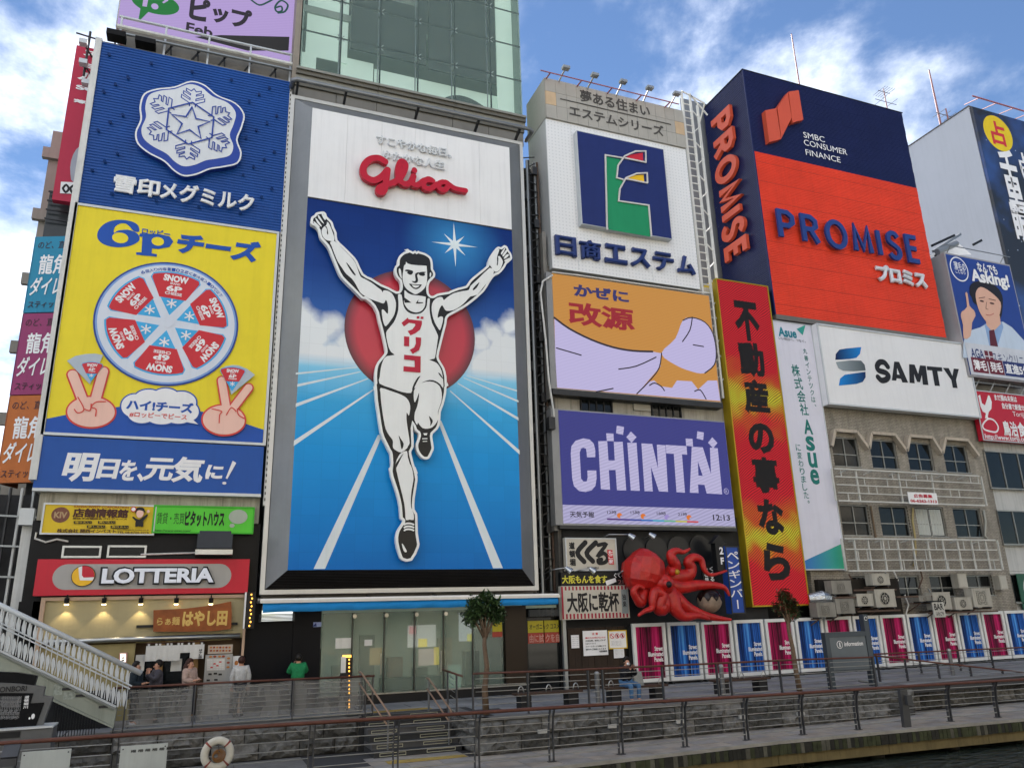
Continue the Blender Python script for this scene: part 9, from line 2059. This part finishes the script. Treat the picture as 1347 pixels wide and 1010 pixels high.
def person(loc, rz, label, top, legs, hair, pose, coat=0.0, long_hair=False, mask=False, skirt=False, hood=None, shoes='D0D0D0', bag=None):
 t = thing('person', loc, label, 'person', rz=rz); ORG[t.name] = Vector((0, 0, 0)); J = pose
 # joints: facing -Y
 V = [J['pelvis'], J['belly'], J['chest'], J['neck'], J['chin'], J['crown']]; E = [(0, 1), (1, 2), (2, 3), (3, 4), (4, 5)]; R = [.13, .125, .145, .055, .085, .09]
 idx = {}
 for s_ in 'lr':
  b = len(V); V += [J['sho' + s_], J['elb' + s_], J['wri' + s_], J['han' + s_]]; E += [(2, b), (b, b + 1), (b + 1, b + 2), (b + 2, b + 3)]; R += [.065, .045, .032, .038]
  b = len(V); V += [J['hip' + s_], J['kne' + s_], J['ank' + s_], J['toe' + s_]]; E += [(0, b), (b, b + 1), (b + 1, b + 2), (b + 2, b + 3)]; R += [.095, .065, .045, .04]
 obj('body', skin_mesh(V, E, R), SKIN, t, smooth=True, local=True)
 # top
 V = [J['pelvis'], J['belly'], J['chest'], Vector(J['neck']) - Vector((0, 0, .03))]; E = [(0, 1), (1, 2), (2, 3)]; R = [.165 + coat, .16 + coat, .18 + coat * .7, .08]
 for s_ in 'lr': b = len(V); V += [J['sho' + s_], J['elb' + s_], J['wri' + s_]]; E += [(2, b), (b, b + 1), (b + 1, b + 2)]; R += [.095 + coat * .4, .075 + coat * .4, .055 + coat * .3]
 if coat > .03 and not skirt: pass
 obj('jacket', skin_mesh(V, E, R), top, t, smooth=True, local=True)
 V = [J['pelvis']]; E = []; R = [.16]
 for s_ in 'lr': b = len(V); V += [J['hip' + s_], J['kne' + s_], J['ank' + s_]]; E += [(0, b), (b, b + 1), (b + 1, b + 2)]; R += [.118, .085, .065]
 obj('trousers', skin_mesh(V, E, R), legs, t, smooth=True, local=True)
 if skirt: obj('skirt', MB().lathe([(.17, .0), (.2, -.3), (.27, -.75), (.0, -.74)], tuple(J['pelvis']), 16), skirt, t, smooth=True, local=True)
 ch = Vector(J['chin']); cr = Vector(J['crown']); c = (ch + cr) / 2 + Vector((0, .02, .035)); hr = 0.118
 def hf(x, y, z): 
  if y < -.35 and z < .35: y = -.35
  return x, y, max(z, -.75)
 blob((c.x, c.y + .015, c.z), (hr * .92, hr * 1.05, hr * 1.1), 'hair', hair, t, nu=16, nv=12, fx=hf)
 f = Vector(J['face']).normalized() if 'face' in J else Vector((0, -1, 0)); s = f.cross(Vector((0, 0, 1)))
 if long_hair: obj('hair_fall', MB().tube([c + Vector((0, .05, 0)), c + Vector((0, .12, -.15)), c + Vector((0, .14, -.36))], [.1, .1, .05], 10), hair, t, smooth=True, local=True)
 e = MB(); fc = c + f * .1 - Vector((0, 0, .045))
 for q in (-.035, .035): e.tube([fc + s * q, fc + s * q + f * .012], .011, 6)
 obj('eyes', e, BLACK, t, local=True); obj('nose', MB().tube([fc + f * -.01 - Vector((0, 0, .01)), fc + f * .03 - Vector((0, 0, .045))], [.01, .016], 6), SKIN, t, local=True)
 obj('ears', MB().tube([c + s * .088 - Vector((0, 0, .05)), c + s * .098 - Vector((0, 0, .05))], .028, 8).tube([c - s * .088 - Vector((0, 0, .05)), c - s * .098 - Vector((0, 0, .05))], .028, 8), SKIN, t, local=True)
 if mask: blob((c.x + f.x * .075, c.y + f.y * .075, c.z - .1), (.062, .05, .05), 'face_mask', WHITE, t, nu=12, nv=8)
 else: obj('mouth', MB().bar(fc + f * .005 - s * .02 - Vector((0, 0, .07)), fc + f * .005 + s * .02 - Vector((0, 0, .07)), .01), M('lips', '9A5A50', .5), t, local=True)
 for s_ in 'lr':
  a = Vector(J['ank' + s_]); b = Vector(J['toe' + s_]); obj('shoe', skin_mesh([a + Vector((0, .04, -.05)), a * .5 + b * .5 - Vector((0, 0, .015)), b], [(0, 1), (1, 2)], [.055, .055, .04], sub=1), M('shoe_' + shoes, shoes, .5), t, smooth=True, local=True)
  w = Vector(J['wri' + s_]); h = Vector(J['han' + s_]); d = (h - w).normalized(); sd_ = d.cross(Vector((0, 0, 1))); sd_ = sd_.normalized() if sd_.length > .1 else Vector((1, 0, 0)); mb = MB()
  for k in range(4): p = h + sd_ * (.026 * (k - 1.5)); mb.tube([p, p + d * (.035, .045, .042, .032)[k], p + d * .065 + Vector((0, -.01, -.02))], [.010, .009, .007], 6)
  p = h - d * .02 + sd_ * .045; mb.tube([p - sd_ * .02, p + sd_ * .015 + d * .03, p + d * .055], [.012, .010, .008], 6)
  obj('fingers', mb, SKIN, t, smooth=True, local=True)
 if hood: obj('hood', MB().tube([(c.x, c.y + .02, c.z - .17), (c.x, c.y + .1, c.z - .12)], [.13, .11], 12), hood, t, smooth=True, local=True)
 if bag: obj('shoulder_bag', MB().box(bag[0], bag[0] + .12, -.1, .2, .75, 1.05), M('bag_beige', '8E877C', .7), t, local=True)
 return t
v3 = lambda *a: Vector(a)
def stand(arms='down', lean=0.0):
 J = dict(pelvis=v3(0, 0, .93), belly=v3(0, 0, 1.1), chest=v3(0, -lean * .5, 1.33), neck=v3(0, -lean * .8, 1.47), chin=v3(0, -.02 - lean, 1.54), crown=v3(0, -lean, 1.66))
 for s_, k in (('l', 1), ('r', -1)):
  J['sho' + s_] = v3(.18 * k, -lean * .6, 1.40); J['hip' + s_] = v3(.09 * k, 0, .88); J['kne' + s_] = v3(.10 * k, -.03 + .05 * k, .5); J['ank' + s_] = v3(.11 * k, .02 + .06 * k, .09); J['toe' + s_] = v3(.12 * k, -.14 + .06 * k, .04)
  if arms == 'down': J['elb' + s_] = v3(.24 * k, .03, 1.12); J['wri' + s_] = v3(.23 * k, -.05, .88); J['han' + s_] = v3(.23 * k, -.07, .80)
  elif arms == 'up': J['elb' + s_] = v3(.26 * k, -.12, 1.18); J['wri' + s_] = v3(.13 * k, -.26, 1.38); J['han' + s_] = v3(.09 * k, -.24, 1.48)
  else: J['elb' + s_] = v3(.24 * k, -.03, 1.13); J['wri' + s_] = v3(.13 * k, -.25, 1.12); J['han' + s_] = v3(.06 * k, -.31, 1.14)
 return J
def gm_(n_, c): return M(n_, c, .75, var=.3, vscale=9, bump=.8, bscale=14)
H = lambda px, Y: at(px, 880, Y=Y).x
person((H(180, 26.6), 26.6, 0), math.radians(70), 'person in a dark teal coat and white scarf by the bridge stair', gm_('teal_coat', '1E2A32'), gm_('dark_trousers', '1C1E24'), HAIRB, stand('front'), coat=.05, hood=WHITE)
person((H(207, 27.0), 27.0, 0), math.radians(-75), 'person in a shiny grey padded jacket eating beside the shop curtain', gm_('grey_puffer', '4A4850'), gm_('dark_trousers', ''), HAIRB, stand('up'), coat=.05, shoes='3A3A3A')
person((H(250, 26.9), 26.9, 0), math.radians(55), 'person with long brown hair in a pale pink coat looking at the ticket machine', gm_('pale_pink_coat', 'B59C90'), gm_('dark_trousers', ''), HAIRN, stand('front'), coat=.05, long_hair=True, skirt=gm_('dark_skirt', '34343A'))
person((H(317, 27.0), 27.0, 0), math.radians(180), 'person in a white jacket seen from behind next to the ticket machine', gm_('white_jacket', 'B9B9B8'), gm_('dark_trousers', ''), HAIRN, stand('down'), coat=.04, shoes='3A3A3A')
gp_ = person((H(392, 26.9), 26.9, 0), math.radians(180), 'person in a bright green puffer jacket standing with back turned at the dark wall', gm_('green_puffer', '1D7A4A'), gm_('dark_trousers', ''), HAIRB, stand('up'), coat=.07, shoes='3A3A3A')
# seams of the green jacket
# seated person with phone
J = dict(pelvis=v3(0, 0, .55), belly=v3(0, -.02, .72), chest=v3(0, -.05, .95), neck=v3(0, -.08, 1.09), chin=v3(0, -.13, 1.15), crown=v3(0, -.12, 1.27))
for s_, k in (('l', 1), ('r', -1)):
 J['sho' + s_] = v3(.18 * k, -.06, 1.02); J['elb' + s_] = v3(.2 * k, -.26, .82); J['wri' + s_] = v3(.08 * k, -.38, 1.0); J['han' + s_] = v3(.05 * k, -.39, 1.08)
 J['hip' + s_] = v3(.09 * k, -.04, .53); J['kne' + s_] = v3(.16 * k, -.46, .52); J['ank' + s_] = v3(.14 * k, -.42, .1); J['toe' + s_] = v3(.16 * k, -.57, .04)
sx_ = at(824, 890, Y=23.4).x
sp = person((sx_, 23.45, 0), math.radians(8), 'masked person in black jacket and blue jeans sitting on a bench holding up a phone', gm_('black_jacket', '1A1B20'), gm_('blue_jeans', '4A6F96'), HAIRB, J, coat=.03, mask=True, shoes='D0D0D0')
ph = thing('mobile_phone', (sx_, 23.0, 1.1), 'dark mobile phone held up by the masked person on the bench', 'phone'); obj('case', MB().box(sx_ - .04, sx_ + .04, 23.02, 23.035, 1.05, 1.2), BLACK, ph)
pb = thing('shopping_bag', (sx_ + .33, 23.4, .46), 'pale crinkled shopping bag on the bench beside the masked person', 'bag')
obj('bag', MB().add([(sx_ + .2, 23.25, .47), (sx_ + .55, 23.25, .47), (sx_ + .55, 23.5, .47), (sx_ + .2, 23.5, .47), (sx_ + .25, 23.33, .86), (sx_ + .5, 23.3, .9), (sx_ + .47, 23.45, .88), (sx_ + .28, 23.45, .84)], [(0, 3, 2, 1), (0, 1, 5, 4), (1, 2, 6, 5), (2, 3, 7, 6), (3, 0, 4, 7), (4, 5, 6, 7)]), M('bag_grey_white', '8F9290', .5, var=.3, vscale=9), pb); obj('handle', MB().tube([(sx_ + .32, 23.38, .86), (sx_ + .38, 23.38, .98), (sx_ + .44, 23.38, .87)], .012, 6), M('bag_grey_white'), pb)
# ------------------------------------------------------------------ the sunlit opposite bank, behind the camera; plain blocks added to bounce light
for i, (x0, x1, h, c) in enumerate(((-60, -38, 19, 'cream'), (-37.8, -18, 25, 'pale grey'), (-17.8, 4, 21, 'white'), (4.2, 24, 27, 'sand coloured'), (24.2, 46, 22, 'off white'), (46.2, 75, 26, 'stone coloured'))):
 t = thing('opposite_building', ((x0 + x1) / 2, -16, 0), c + ' building on the far bank of the canal behind the viewer', 'building')
 obj('wall', MB().box(x0, x1, -35, -16, -1.7, h), M('opposite_' + c.replace(' ', '_'), ('CFC6AE', 'B9BBBB', 'D2D1CC', 'C6B595', 'CFCBC1', 'B8B0A2')[i], .8, var=.1, vscale=.4), t)
 for k in range(int(h // 3.4)): obj('window_band', MB().box(x0 + 1, x1 - 1, -16.0, -15.94, 1.2 + 3.4 * k, 2.6 + 3.4 * k), GLASSD, t)
